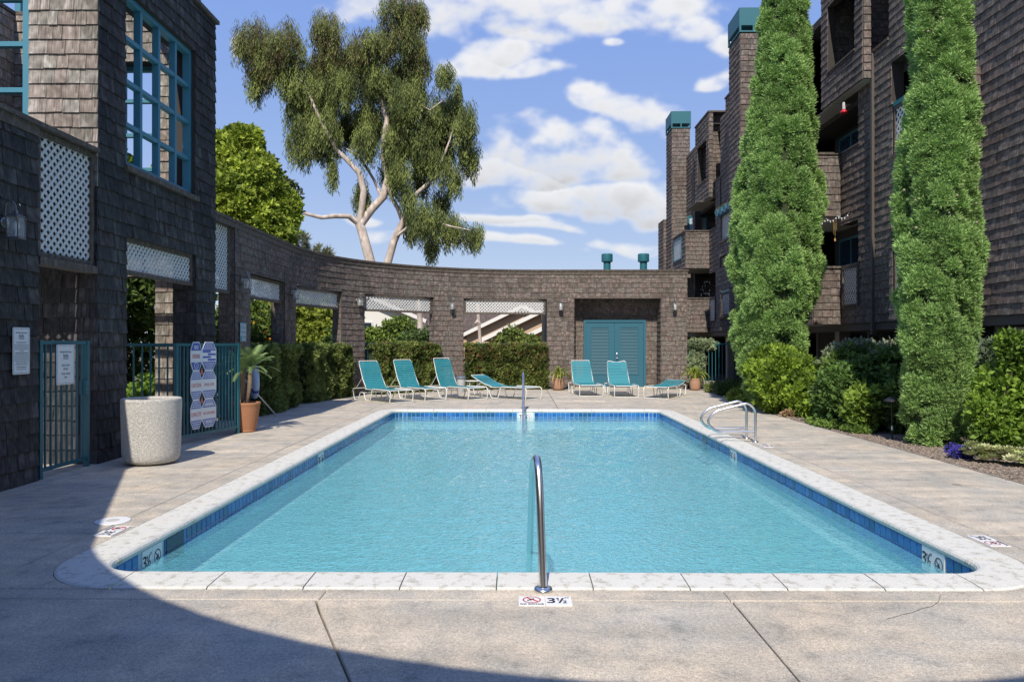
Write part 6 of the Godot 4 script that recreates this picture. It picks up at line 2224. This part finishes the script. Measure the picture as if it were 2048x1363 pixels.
	bush("bare_shrub", "thin bare-stemmed shrub in the shade by the dark fence", "shrub", "", [[P(6.9, 0.95, 22.6), Vector3(0.25, 0.35, 0.3)]], 60, 0.10, M.clump, Color(0.04, 0.06, 0.03), Color(0.10, 0.12, 0.06), M.leaf)
	# flowers
	for q in [[P(5.72, 0.09, 9.75), Vector3(0.17, 0.10, 0.13), 520, "dense clump of purple-blue flowers beside the pale rosettes"], [P(6.05, 0.12, 11.0), Vector3(0.10, 0.07, 0.08), 120, "small clump of purple-blue flowers at the foot of the second cypress"], [P(5.90, 0.08, 10.25), Vector3(0.11, 0.08, 0.08), 170, "middle clump of purple-blue flowers in the bark mulch"]]:
		var t := thing("flower_clump", q[3], "flowers", "purple flower clumps", Vector3(q[0].x, 0, q[0].z))
		var xf := []
		var cols := []
		var lf := []
		var lc := []
		for k in q[2]:
			var d := rnd_dir()
			d.y = absf(d.y)
			var p: Vector3 = Vector3(0, q[0].y * 0.35, 0) + d * q[1] * pow(rng.randf(), 0.4) * Vector3(1, 1.5, 1)
			if k % 3 < 2:
				xf.append(Transform3D(aim((d + rnd_dir() * 0.5).normalized(), rng.randf_range(0.014, 0.026)), p))
				cols.append(Color(0.055, 0.04, 0.36).lerp(Color(0.16, 0.13, 0.62), rng.randf()))
			else:
				lf.append(Transform3D(aim((d + rnd_dir()).normalized(), rng.randf_range(0.02, 0.04)), p * 0.8))
				lc.append(Color(0.05, 0.08, 0.03))
		foliage(t, "petals", M.clump, M.leaf, xf, cols)
		foliage(t, "foliage", M.clump, M.leaf, lf, lc)
	# pale succulent rosettes
	var rm := MB.new()
	for ring in 3:
		var cnt: int = [5, 8, 9][ring]
		for k in cnt:
			var a := TAU * (k + 0.5 * ring) / cnt
			var el: float = [1.25, 0.75, 0.32][ring]
			var d := Vector3(cos(a) * cos(el), sin(el), sin(a) * cos(el))
			var sd := Vector3(-sin(a), 0, cos(a))
			var up := d.cross(sd) * -1.0
			var l: float = [0.5, 0.8, 1.0][ring]
			rm.quad(d * 0.08 - sd * 0.05, d * l * 0.65 - sd * 0.22 * l + up * 0.04, d * l + up * 0.12, d * l * 0.65 + sd * 0.22 * l + up * 0.04)
	var rmesh := rm.mesh()
	var rmats := []
	for k in 4:
		var m := mat(lin(0.36, 0.42, 0.14).lerp(lin(0.44, 0.44, 0.24), k / 3.0), 0.6)
		m.backlight_enabled = true
		m.backlight = Color(0.4, 0.4, 0.4)
		rmats.append(m)
	var bed := thing("succulent_patch", "row of pale yellow-green succulent rosettes bordering the bark mulch", "succulents", "", P(6.05, 0, 9.25))
	for k in 110:
		var f := rng.randf()
		var p := Vector3(lerpf(-0.36, 0.50, f) + rng.randf_range(-0.06, 0.06), 0.0, lerpf(-0.30, 0.45, f) + rng.randf_range(-0.16, 0.16))
		p.y = rng.randf_range(0.05, 0.20)
		put("rosette", rmesh, rmats[k % 4], bed, Transform3D(Basis.from_euler(Vector3(rng.randf_range(-0.4, 0.5), rng.randf() * TAU, rng.randf_range(-0.4, 0.4))).scaled(Vector3.ONE * rng.randf_range(0.075, 0.12)), p))
	# path light
	var pl := thing("path_light", "black garden path light on a stake between shrub and second cypress", "path light", "", P(5.78, 0, 11.65))
	var b := MB.new()
	b.tube([Vector3(0, 0, 0), Vector3(0, 0.62, 0)], 0.011, 8)
	put("stake", b, M.black, pl)
	b = MB.new()
	b.tube([Vector3(0, 0.16, 0), Vector3(0, 0.22, 0)], 0.0135, 8)
	put("band", b, M.white, pl)
	b = MB.new()
	b.lathe([Vector2(0.115, 0.60), Vector2(0.118, 0.615), Vector2(0.05, 0.665), Vector2(0.0, 0.68)], 20)
	b.lathe([Vector2(0.0, 0.612), Vector2(0.113, 0.602)], 20)
	put("hat", b, M.black, pl)

# ---------- beyond the wall ----------
func broad_tree(nm: String, label: String, group: String, base: Vector3, trunk_h: float, blobs: Array, per: int, size: float, mesh: Mesh, c0: Color, c1: Color, m: Material, tm: Material = null) -> void:
	var t := thing(nm, label, "tree", group, base)
	var xf := []
	var cols := []
	blob_leaves(xf, cols, blobs, per, size, c0, c1)
	foliage(t, "crown", mesh, m, xf, cols)
	var b := MB.new()
	b.tube([Vector3.ZERO, Vector3(0.05, trunk_h * 0.5, 0), Vector3(0, trunk_h, 0.05)], [0.17, 0.13, 0.10], 9)
	for e in blobs:
		var q: Vector3 = e[0]
		b.tube([Vector3(0, trunk_h * 0.9, 0), (Vector3(0, trunk_h, 0) + q) / 2 + Vector3(0, -0.15, 0), q], [0.09, 0.06, 0.02], 6)
	put("trunk", b, tm if tm else M.twig, t)

func eucalyptus() -> void:
	rng.seed = 951
	var t := thing("eucalyptus", "tall pale-trunked gum tree with drooping olive foliage beyond the wall", "gum tree", "", P(-11.55, -0.75, 60.0))
	t.scale = Vector3.ONE * 1.5
	var b := MB.new()
	var V := func(x: float, y: float, z: float) -> Vector3: return Vector3(x, y, z)
	var tubes := [
		[[Vector3(0.15, -0.2, 0), Vector3(-0.16, 5.6, 0), Vector3(-0.59, 7.26, 0.1), Vector3(-0.8, 7.93, 0.1)], [0.42, 0.34, 0.31, 0.30]],
		[[Vector3(-0.8, 7.85, 0.1), Vector3(-1.28, 8.2, 0.5), Vector3(-1.9, 8.12, 1.0), Vector3(-2.5, 8.0, 1.3), Vector3(-3.2, 8.15, 1.5), Vector3(-3.75, 8.4, 1.6)], [0.20, 0.17, 0.15, 0.13, 0.11, 0.08]],
		[[Vector3(-0.8, 7.8, 0.1), Vector3(-0.62, 8.8, 0.2), Vector3(-0.50, 9.6, 0.4), Vector3(-0.72, 10.5, 0.5), Vector3(-1.28, 11.1, 0.6), Vector3(-1.9, 11.7, 0.7), Vector3(-2.7, 13.2, 0.8), Vector3(-3.6, 15.2, 0.6), Vector3(-5.6, 16.8, 0.4)], [0.24, 0.22, 0.21, 0.20, 0.17, 0.14, 0.10, 0.07, 0.04]],
		[[Vector3(-0.75, 7.8, 0.1), Vector3(-0.2, 8.6, 0), Vector3(0.45, 9.34, -0.1), Vector3(0.72, 10.4, -0.1), Vector3(0.5, 11.5, 0), Vector3(0.55, 12.5, 0.1), Vector3(0.67, 13.4, 0.1), Vector3(0.37, 14.5, 0.1), Vector3(0.24, 15.8, 0), Vector3(0.7, 17.5, 0), Vector3(1.4, 18.9, 0)], [0.28, 0.27, 0.26, 0.25, 0.22, 0.19, 0.17, 0.15, 0.12, 0.08, 0.03]],
		[[Vector3(0.6, 11.4, 0), Vector3(1.1, 11.75, 0.2), Vector3(1.45, 12.3, 0.3), Vector3(2.0, 13.8, 0.4)], [0.11, 0.10, 0.08, 0.04]],
		[[Vector3(0.38, 9.25, -0.08), Vector3(-0.1, 10.3, -0.4), Vector3(-0.9, 11.6, -0.5), Vector3(-1.6, 12.0, -0.4)], [0.12, 0.10, 0.08, 0.05]],
		[[Vector3(0.3, -0.2, -0.6), Vector3(0.59, 5.66, -0.4), Vector3(0.99, 7.0, -0.3), Vector3(1.52, 8.1, -0.2)], [0.34, 0.27, 0.25, 0.22]],
		[[Vector3(1.5, 8.0, -0.2), Vector3(1.25, 8.7, -0.1), Vector3(0.95, 9.2, 0), Vector3(0.72, 9.9, 0.2)], [0.17, 0.15, 0.13, 0.10]],
		[[Vector3(1.5, 8.0, -0.2), Vector3(1.75, 8.7, -0.1), Vector3(2.3, 9.5, 0.1), Vector3(2.9, 10.0, 0.2), Vector3(3.4, 10.5, 0.3), Vector3(4.05, 12.3, 0.2), Vector3(4.4, 13.6, 0)], [0.17, 0.16, 0.14, 0.12, 0.10, 0.06, 0.03]],
		[[Vector3(1.1, 7.2, -0.2), Vector3(1.9, 7.7, 0.3), Vector3(2.9, 8.0, 0.6), Vector3(4.2, 7.6, 0.8), Vector3(5.2, 7.4, 0.9)], [0.10, 0.09, 0.07, 0.05, 0.02]],
		[[Vector3(2.1, 13.0, 0.6), Vector3(2.5, 13.3, 1.0), Vector3(2.6, 13.9, 1.1), Vector3(3.1, 13.6, 1.1), Vector3(3.9, 14.3, 0.9)], [0.06, 0.06, 0.05, 0.05, 0.03]]]
	for k in tubes.size():
		b = MB.new()
		var thin := []
		for r in tubes[k][1]: thin.append(r * 0.80)
		b.tube(tubes[k][0], thin, 10)
		put("trunk" if k in [0, 6] else "limb", b, M.gum_bark, t)
	# hanging strands of narrow leaves
	var st := MB.new()
	for k in 15:
		var y := -0.95 * k / 15.0 + rng.randf_range(-0.03, 0.03)
		var a := rng.randf() * TAU
		var out := Vector3(cos(a), 0, sin(a))
		var o := out * 0.10 * rng.randf() + Vector3(0.05 * sin(y * 3.0), y, 0)
		var l := rng.randf_range(0.17, 0.28)
		var tip := o + out * l * 0.45 + Vector3.DOWN * l * 0.9
		var md := (o + tip) / 2 + out * 0.02
		var sd := Vector3(-sin(a), 0, cos(a)) * 0.021
		st.col = Color.WHITE * rng.randf_range(0.8, 1.2)
		st.tri(o, md + sd, tip)
		st.tri(o, tip, md - sd)
	var strand := st.mesh()
	var blobs := [[-6.6, 17.7, 1.25, 1.2], [-6.1, 16.2, 0.95, 1.0], [-6.4, 15.2, 0.4, 0.7], [-4.5, 17.0, 1.05, 1.2], [-4.2, 15.4, 1.0, 1.1], [-2.6, 18.2, 0.95, 1.0], [-2.5, 16.7, 1.05, 1.2], [-3.95, 13.9, 1.1, 1.3], [-2.9, 14.7, 1.2, 1.4], [-3.75, 12.1, 0.85, 1.2], [-2.5, 12.5, 0.95, 1.3], [-2.15, 10.7, 0.35, 0.8], [-1.5, 15.1, 0.85, 1.1],
		[-0.1, 17.0, 1.15, 0.9], [0.3, 15.4, 1.0, 0.9], [1.4, 18.9, 1.3, 0.9], [2.45, 18.9, 0.55, 0.7], [1.8, 17.4, 1.0, 0.9], [2.3, 16.4, 0.75, 1.2], [2.2, 15.0, 0.7, 0.9], [-0.3, 13.6, 0.85, 1.3], [-0.4, 12.0, 0.7, 0.9], [1.9, 14.0, 1.1, 1.1], [3.25, 13.5, 1.1, 1.3], [2.6, 12.0, 0.95, 1.3], [3.9, 15.5, 0.55, 0.6], [4.4, 15.0, 0.25, 0.5], [4.85, 13.0, 0.7, 1.1], [5.0, 11.6, 0.65, 1.0], [4.25, 10.2, 0.45, 0.8], [3.4, 10.9, 0.7, 0.8],
		[-0.75, 9.4, 0.45, 1.1], [2.85, 7.9, 1.05, 1.0], [4.05, 7.6, 0.9, 0.8], [5.25, 7.3, 0.65, 0.6], [3.0, 6.7, 0.5, 0.6], [1.4, 10.4, 0.7, 1.2], [1.1, 12.0, 0.65, 1.1], [1.9, 9.0, 0.5, 0.6],
		[-1.0, 13.6, 0.8, 1.2, -1.6], [-0.6, 15.9, 0.8, 1.0, -1.6], [1.0, 14.6, 0.9, 1.2, -1.8], [1.2, 16.3, 0.8, 0.9, -1.4], [1.1, 13.0, 0.8, 1.1, -1.8], [2.0, 12.6, 0.7, 1.0, -1.5], [3.6, 12.2, 0.8, 1.1, -1.2], [0.3, 18.1, 0.7, 0.7, -1.2], [-1.3, 17.0, 0.8, 0.9, -1.2], [-3.4, 16.3, 0.8, 1.0, -1.2], [-3.2, 13.1, 0.9, 1.2, -1.4], [0.5, 11.0, 0.6, 1.0, -1.8], [2.3, 10.8, 0.6, 1.0, -1.5], [1.7, 8.1, 0.5, 0.8, -1.4], [3.5, 9.2, 0.5, 0.8, -1.0], [-5.3, 16.5, 0.6, 0.7, 0.4], [-1.9, 13.4, 0.7, 1.1, -1.6], [4.1, 14.2, 0.7, 0.9, -0.8]]
	var xf := []
	var cols := []
	var nz := fbm(77, 0.5, 2)
	for e in blobs:
		var c := Vector3(e[0], e[1], e[4] if e.size() > 4 else rng.randf_range(-0.6, 1.0))
		var rr := Vector3(e[2], e[3], e[2] * 1.1)
		for k in int(330 * e[2] * e[3]):
			var d := rnd_dir()
			var lump := 1.0 + 0.4 * nz.get_noise_3dv((c + d * rr) * 2.2)
			var p := c + d * rr * lump * pow(rng.randf(), 0.42)
			xf.append(Transform3D(Basis(Vector3.UP, rng.randf() * TAU).rotated(Vector3.RIGHT, rng.randf_range(-0.25, 0.25)).scaled(Vector3.ONE * rng.randf_range(0.6, 1.15)), p + Vector3.UP * 0.35))
			var f := clampf(0.5 + nz.get_noise_3dv(p * 1.5) * 1.3 + rng.randf_range(-0.3, 0.3), 0, 1)
			var cc := Color(0.065, 0.092, 0.030).lerp(Color(0.300, 0.355, 0.105), f)
			if e[1] > 15.5 and rng.randf() < 0.4: cc = cc.lerp(Color(0.17, 0.105, 0.06), 0.6)
			cols.append(cc)
	foliage(t, "crown", strand, M.leaf, xf, cols)

func house(label: String, at: Vector3, turn: float, w: float, l: float, eave: float, pitch: float, wm: Material) -> void:
	var t := thing("house", label, "house", "low houses beyond the court wall", at, turn)
	var b := MB.new()
	var rh := eave + w / 2 * pitch
	b.box(-w / 2, -0.2, -l, w / 2, eave, 0)
	b.tri(Vector3(-w / 2, eave, 0), Vector3(w / 2, eave, 0), Vector3(0, rh, 0))
	b.tri(Vector3(w / 2, eave, -l), Vector3(-w / 2, eave, -l), Vector3(0, rh, -l))
	put("wall", b, wm, t)
	for s in [-1.0, 1.0]:
		b = MB.new()
		var e := Vector3(s * (w / 2 + 0.5), eave - 0.5 * pitch, 0)
		var up := Vector3(0, 0.16, 0)
		var z0 := Vector3(0, 0, 0.55)
		var z1 := Vector3(0, 0, -l - 0.5)
		var r := Vector3(s * 0.02, rh, 0)
		var q := [e + z0, r + z0, r + z1, e + z1] if s < 0 else [r + z0, e + z0, e + z1, r + z1]
		b.hexa([q[0], q[1], q[2], q[3], q[0] + up, q[1] + up, q[2] + up, q[3] + up])
		var rf := put("roof", b, M.roof, t)
		b = MB.new()
		b.bar(e + z0 + Vector3(0, 0.05, 0.03), r + z0 + Vector3(0, 0.05, 0.03), 0.04, 0.26, Vector3(0, 0, 1).cross(r - e).normalized() * s)
		put("rake_board", b, M.cream, t)
		b = MB.new()
		b.bar(e + z0 + Vector3(s * 0.03, 0.06, 0), e + z1 + Vector3(s * 0.03, 0.06, 0), 0.10, 0.12)
		put("gutter", b, M.dark, t)
	b = MB.new()
	b.box(-w * 0.22, 0.9, 0.0, w * 0.05, eave - 0.2, 0.05)
	var f := put("window", b, M.cream, t)
	b = MB.new()
	b.box(-w * 0.22 + 0.08, 0.98, 0.05, w * 0.05 - 0.08, eave - 0.28, 0.06)
	put("pane", b, M.window, f)

func build_beyond() -> void:
	eucalyptus()
	rng.seed = 961
	broad_tree("maple_tree", "bright yellow-green broad-leaved tree rising over the curved wall", "", P(-7.6, 0, 19.6), 3.2, [[Vector3(-0.1, 4.8, 0), Vector3(1.4, 1.3, 1.3)], [Vector3(0.75, 5.6, 0.3), Vector3(0.75, 0.85, 0.8)], [Vector3(-0.9, 5.7, 0.3), Vector3(0.9, 0.9, 0.9)], [Vector3(1.15, 4.4, 0.4), Vector3(0.65, 0.8, 0.8)], [Vector3(0.0, 6.4, 0), Vector3(0.75, 0.65, 0.7)], [Vector3(1.3, 3.7, 0.2), Vector3(0.45, 0.6, 0.6)], [Vector3(0.35, 5.0, 1.0), Vector3(0.7, 0.7, 0.5)], [Vector3(-0.6, 4.6, 1.0), Vector3(0.8, 0.8, 0.6)], [Vector3(1.45, 5.0, 0.0), Vector3(0.4, 0.45, 0.4)], [Vector3(0.45, 6.75, 0.1), Vector3(0.4, 0.4, 0.4)], [Vector3(-0.7, 6.6, 0.2), Vector3(0.45, 0.45, 0.4)]], 900, 0.125, M.clump_far, Color(0.10, 0.16, 0.02), Color(0.52, 0.62, 0.09), M.leaf_thin)
	broad_tree("maple_tree", "young broad-leaved tree seen through the tower's grid window", "", P(-10.2, 0, 16.4), 2.6, [[Vector3(0.2, 4.2, 0), Vector3(1.7, 1.4, 1.5)], [Vector3(0.9, 5.1, 0.3), Vector3(0.9, 0.8, 0.8)], [Vector3(-1.0, 4.0, 0.3), Vector3(1.2, 1.5, 1.2)]], 700, 0.15, M.clump_far, Color(0.06, 0.11, 0.016), Color(0.20, 0.32, 0.045), M.leaf_thin)
	broad_tree("grey_tree", "grey-green treetop showing over the bright tree", "", P(-13.2, 0, 36.0), 6.0, [[Vector3(0.2, 9.2, 0), Vector3(1.6, 1.6, 1.5)], [Vector3(1.2, 8.4, 0), Vector3(1.4, 1.4, 1.4)], [Vector3(-1.5, 8.0, 0), Vector3(1.6, 1.5, 1.5)]], 600, 0.22, M.clump_far, Color(0.06, 0.085, 0.04), Color(0.15, 0.19, 0.09), M.leaf)
	for q in [[-10.6, 35.0, 6.5, "olive-green pine beside the bright tree, behind the curved wall"], [-9.2, 34.0, 5.6, "olive-green pine with bare twig tips between bright tree and gum tree"]]:
		broad_tree("pine_tree", q[3], "pines behind the curved wall", P(q[0], 0, q[1]), q[2] * 0.6, [[Vector3(0, q[2] * 0.78, 0), Vector3(1.0, 1.0, 1.0)], [Vector3(0.9, q[2] * 0.68, 0.2), Vector3(0.9, 0.7, 0.8)], [Vector3(-0.7, q[2] * 0.62, 0.1), Vector3(0.9, 0.9, 0.8)], [Vector3(1.6, q[2] * 0.74, 0), Vector3(0.5, 0.4, 0.5)], [Vector3(0.3, q[2] * 0.95, 0), Vector3(0.5, 0.5, 0.5)]], 260, 0.26, M.spray, Color(0.085, 0.10, 0.05), Color(0.22, 0.23, 0.12), M.leaf)
	# shrubs seen through the openings
	var g := "shrubs beyond the wall openings"
	bush("garden_shrub", "dark shrub crowding behind the tower passage", "shrub", g, [[P(-7.3, 1.6, 15.2), Vector3(1.0, 1.7, 0.9)], [P(-8.4, 1.7, 14.6), Vector3(1.0, 1.7, 0.9)], [P(-7.7, 2.7, 15.8), Vector3(1.2, 1.0, 0.9)], [P(-9.6, 1.5, 13.9), Vector3(1.1, 1.5, 0.8)]], 900, 0.14, M.clump_big, Color(0.025, 0.05, 0.012), Color(0.12, 0.18, 0.035), M.leaf)
	bush("garden_shrub", "low bright-leaved shrub behind the short tower fence", "shrub", g, [[P(-6.6, 0.45, 13.6), Vector3(0.5, 0.45, 0.4)]], 420, 0.13, M.clump_big, Color(0.06, 0.11, 0.016), Color(0.20, 0.32, 0.05), M.leaf_thin)
	var fr := bush("fruit_shrub", "dark leafy shrub dotted with small orange fruit beyond the straight opening", "shrub", g, [[P(-7.0, 1.5, 19.2), Vector3(0.9, 1.2, 1.0)], [P(-6.7, 1.1, 17.6), Vector3(0.6, 1.1, 0.9)]], 900, 0.13, M.clump_big, Color(0.028, 0.055, 0.012), Color(0.12, 0.19, 0.035), M.leaf)
	var xf := []
	var cols := []
	for k in 46:
		var d := rnd_dir()
		xf.append(Transform3D(Basis().scaled(Vector3.ONE * rng.randf_range(0.025, 0.04)), Vector3(0.2, 1.35, 0.8) + d * Vector3(0.75, 0.75, 1.0)))
		cols.append(Color(0.5, 0.15, 0.015).lerp(Color(0.5, 0.28, 0.03), rng.randf()))
	var sm := SphereMesh.new()
	sm.radius = 1.0
	sm.height = 2.0
	sm.radial_segments = 10
	sm.rings = 6
	foliage(fr, "fruit", sm, M.leaf, xf, cols)
	bush("garden_shrub", "sunny yellow-green shrub bank filling the bent opening", "shrub", g, [[P(-9.6, 1.7, 31.0), Vector3(1.6, 1.7, 1.2)], [P(-7.9, 1.8, 31.0), Vector3(1.4, 1.6, 1.2)], [P(-11.4, 1.7, 31.5), Vector3(1.5, 1.7, 1.2)]], 1700, 0.19, M.clump_far, Color(0.10, 0.14, 0.02), Color(0.33, 0.38, 0.06), M.leaf_thin)
	bush("garden_shrub", "dark green shrub at the edge of the sunny bank", "shrub", g, [[P(-7.1, 1.1, 29.5), Vector3(0.6, 1.0, 0.7)]], 500, 0.15, M.clump_far, Color(0.03, 0.06, 0.015), Color(0.10, 0.16, 0.04), M.leaf)
	bush("garden_shrub", "round light green shrub before the white house", "shrub", g, [[P(-6.7, 1.25, 34.0), Vector3(0.7, 1.0, 0.7)], [P(-5.6, 1.7, 35.0), Vector3(0.95, 1.05, 0.8)]], 1000, 0.13, M.clump_far, Color(0.06, 0.10, 0.02), Color(0.22, 0.30, 0.06), M.leaf)
	bush("garden_shrub", "spiky dark shrub before the brown roof", "shrub", g, [[P(-4.1, 1.35, 33.0), Vector3(0.7, 0.8, 0.6)], [P(-4.8, 1.1, 32.6), Vector3(0.5, 0.9, 0.6)]], 600, 0.15, M.clump_big, Color(0.03, 0.055, 0.018), Color(0.11, 0.17, 0.05), M.leaf)
	bush("garden_shrub", "round olive shrub before the tan gabled houses", "shrub", g, [[P(-0.25, 1.25, 34.0), Vector3(0.85, 0.95, 0.8)], [P(0.5, 1.0, 33.6), Vector3(0.7, 0.85, 0.7)]], 1000, 0.12, M.clump_far, Color(0.06, 0.085, 0.02), Color(0.20, 0.25, 0.06), M.leaf)
	# bare pale trunks
	for q in [[P(-5.05, 0, 38.5), 0.15, 4.6, "pale smooth trunk rising through the lattice opening before the brown roof"], [P(-1.85, 0, 36.0), 0.085, 3.4, "thin dead palm trunk before the tan gabled houses"]]:
		var t := thing("pale_tree", q[3], "bare tree", "", q[0])
		var b := MB.new()
		b.tube([Vector3(0.05, 0, 0), Vector3(0, q[2] * 0.5, 0), Vector3(-0.12, q[2], 0)], [q[1] * 1.1, q[1], q[1] * 0.8], 10)
		put("trunk", b, M.gum_bark, t)
		if q[2] < 5:
			b = MB.new()
			for k in 14:
				var a := TAU * k / 14.0
				b.tube([Vector3(-0.11, q[2] * 0.78, 0), Vector3(cos(a) * 0.16 - 0.11, q[2] * 0.72, sin(a) * 0.16)], [0.03, 0.01], 4)
			put("frond_stub", b, M.gum_bark, t)
	# houses
	house("white-walled house with a brown roof beyond the lattice opening", P(-10.5, -0.2, 52.0), 0.25, 7.0, 10.0, 3.4, 0.42, M.cream)
	house("long brown-roofed house behind the pale trunk", P(8.0, -0.3, 66.0), 1.5708, 12.0, 22.0, 2.9, 0.45, M.tan)
	house("tan gabled house farthest back in the wide opening", P(0.35, -0.3, 56.0), -0.12, 8.6, 5.0, 2.45, 0.47, M.tan)
	house("tan gabled house in the middle of the stepped row", P(1.6, -0.3, 51.5), -0.12, 7.4, 3.5, 2.15, 0.47, M.tan)
	house("tan gabled house closest to the court wall", P(2.75, -0.3, 46.5), -0.12, 5.6, 3.5, 1.9, 0.47, M.tan)
	house("brown-roofed house hidden behind the pool house", P(12.0, -0.3, 62.0), 0.3, 9.0, 10.0, 2.5, 0.45, M.tan)
	# far trees closing the view
	for k in 9:
		var x := -34.0 + k * 6.5
		if k in [3, 4]: continue
		broad_tree("far_tree", ["dark distant tree behind the houses", "pale distant tree behind the houses"][k % 2] + ["", " at the end of the row", " beyond the sunny shrubs", "", "", " beyond the gum tree", " beyond the pool house", " behind the flue pipes", " behind the apartment block"][k], "distant trees", P(x, 0, 78.0 + 4.0 * (k % 3)), 2.0, [[Vector3(0, 2.6, 0), Vector3(3.0, 1.8, 2.0)], [Vector3(1.5, 2.0, 0.5), Vector3(2.5, 1.5, 2.0)]], 420, 0.5, M.clump_far, Color(0.05, 0.075, 0.03), Color(0.13, 0.17, 0.06), M.leaf)

func _ready() -> void:
	light_and_camera()
	materials()
	build_ground()
	build_pool()
	build_walls()
	build_plants()
	build_apartments()
	build_beyond()
	build_fences()
	build_furniture()
	build_rails()
	build_pots()
	build_lamps()
	build_markers()
	build_signs()
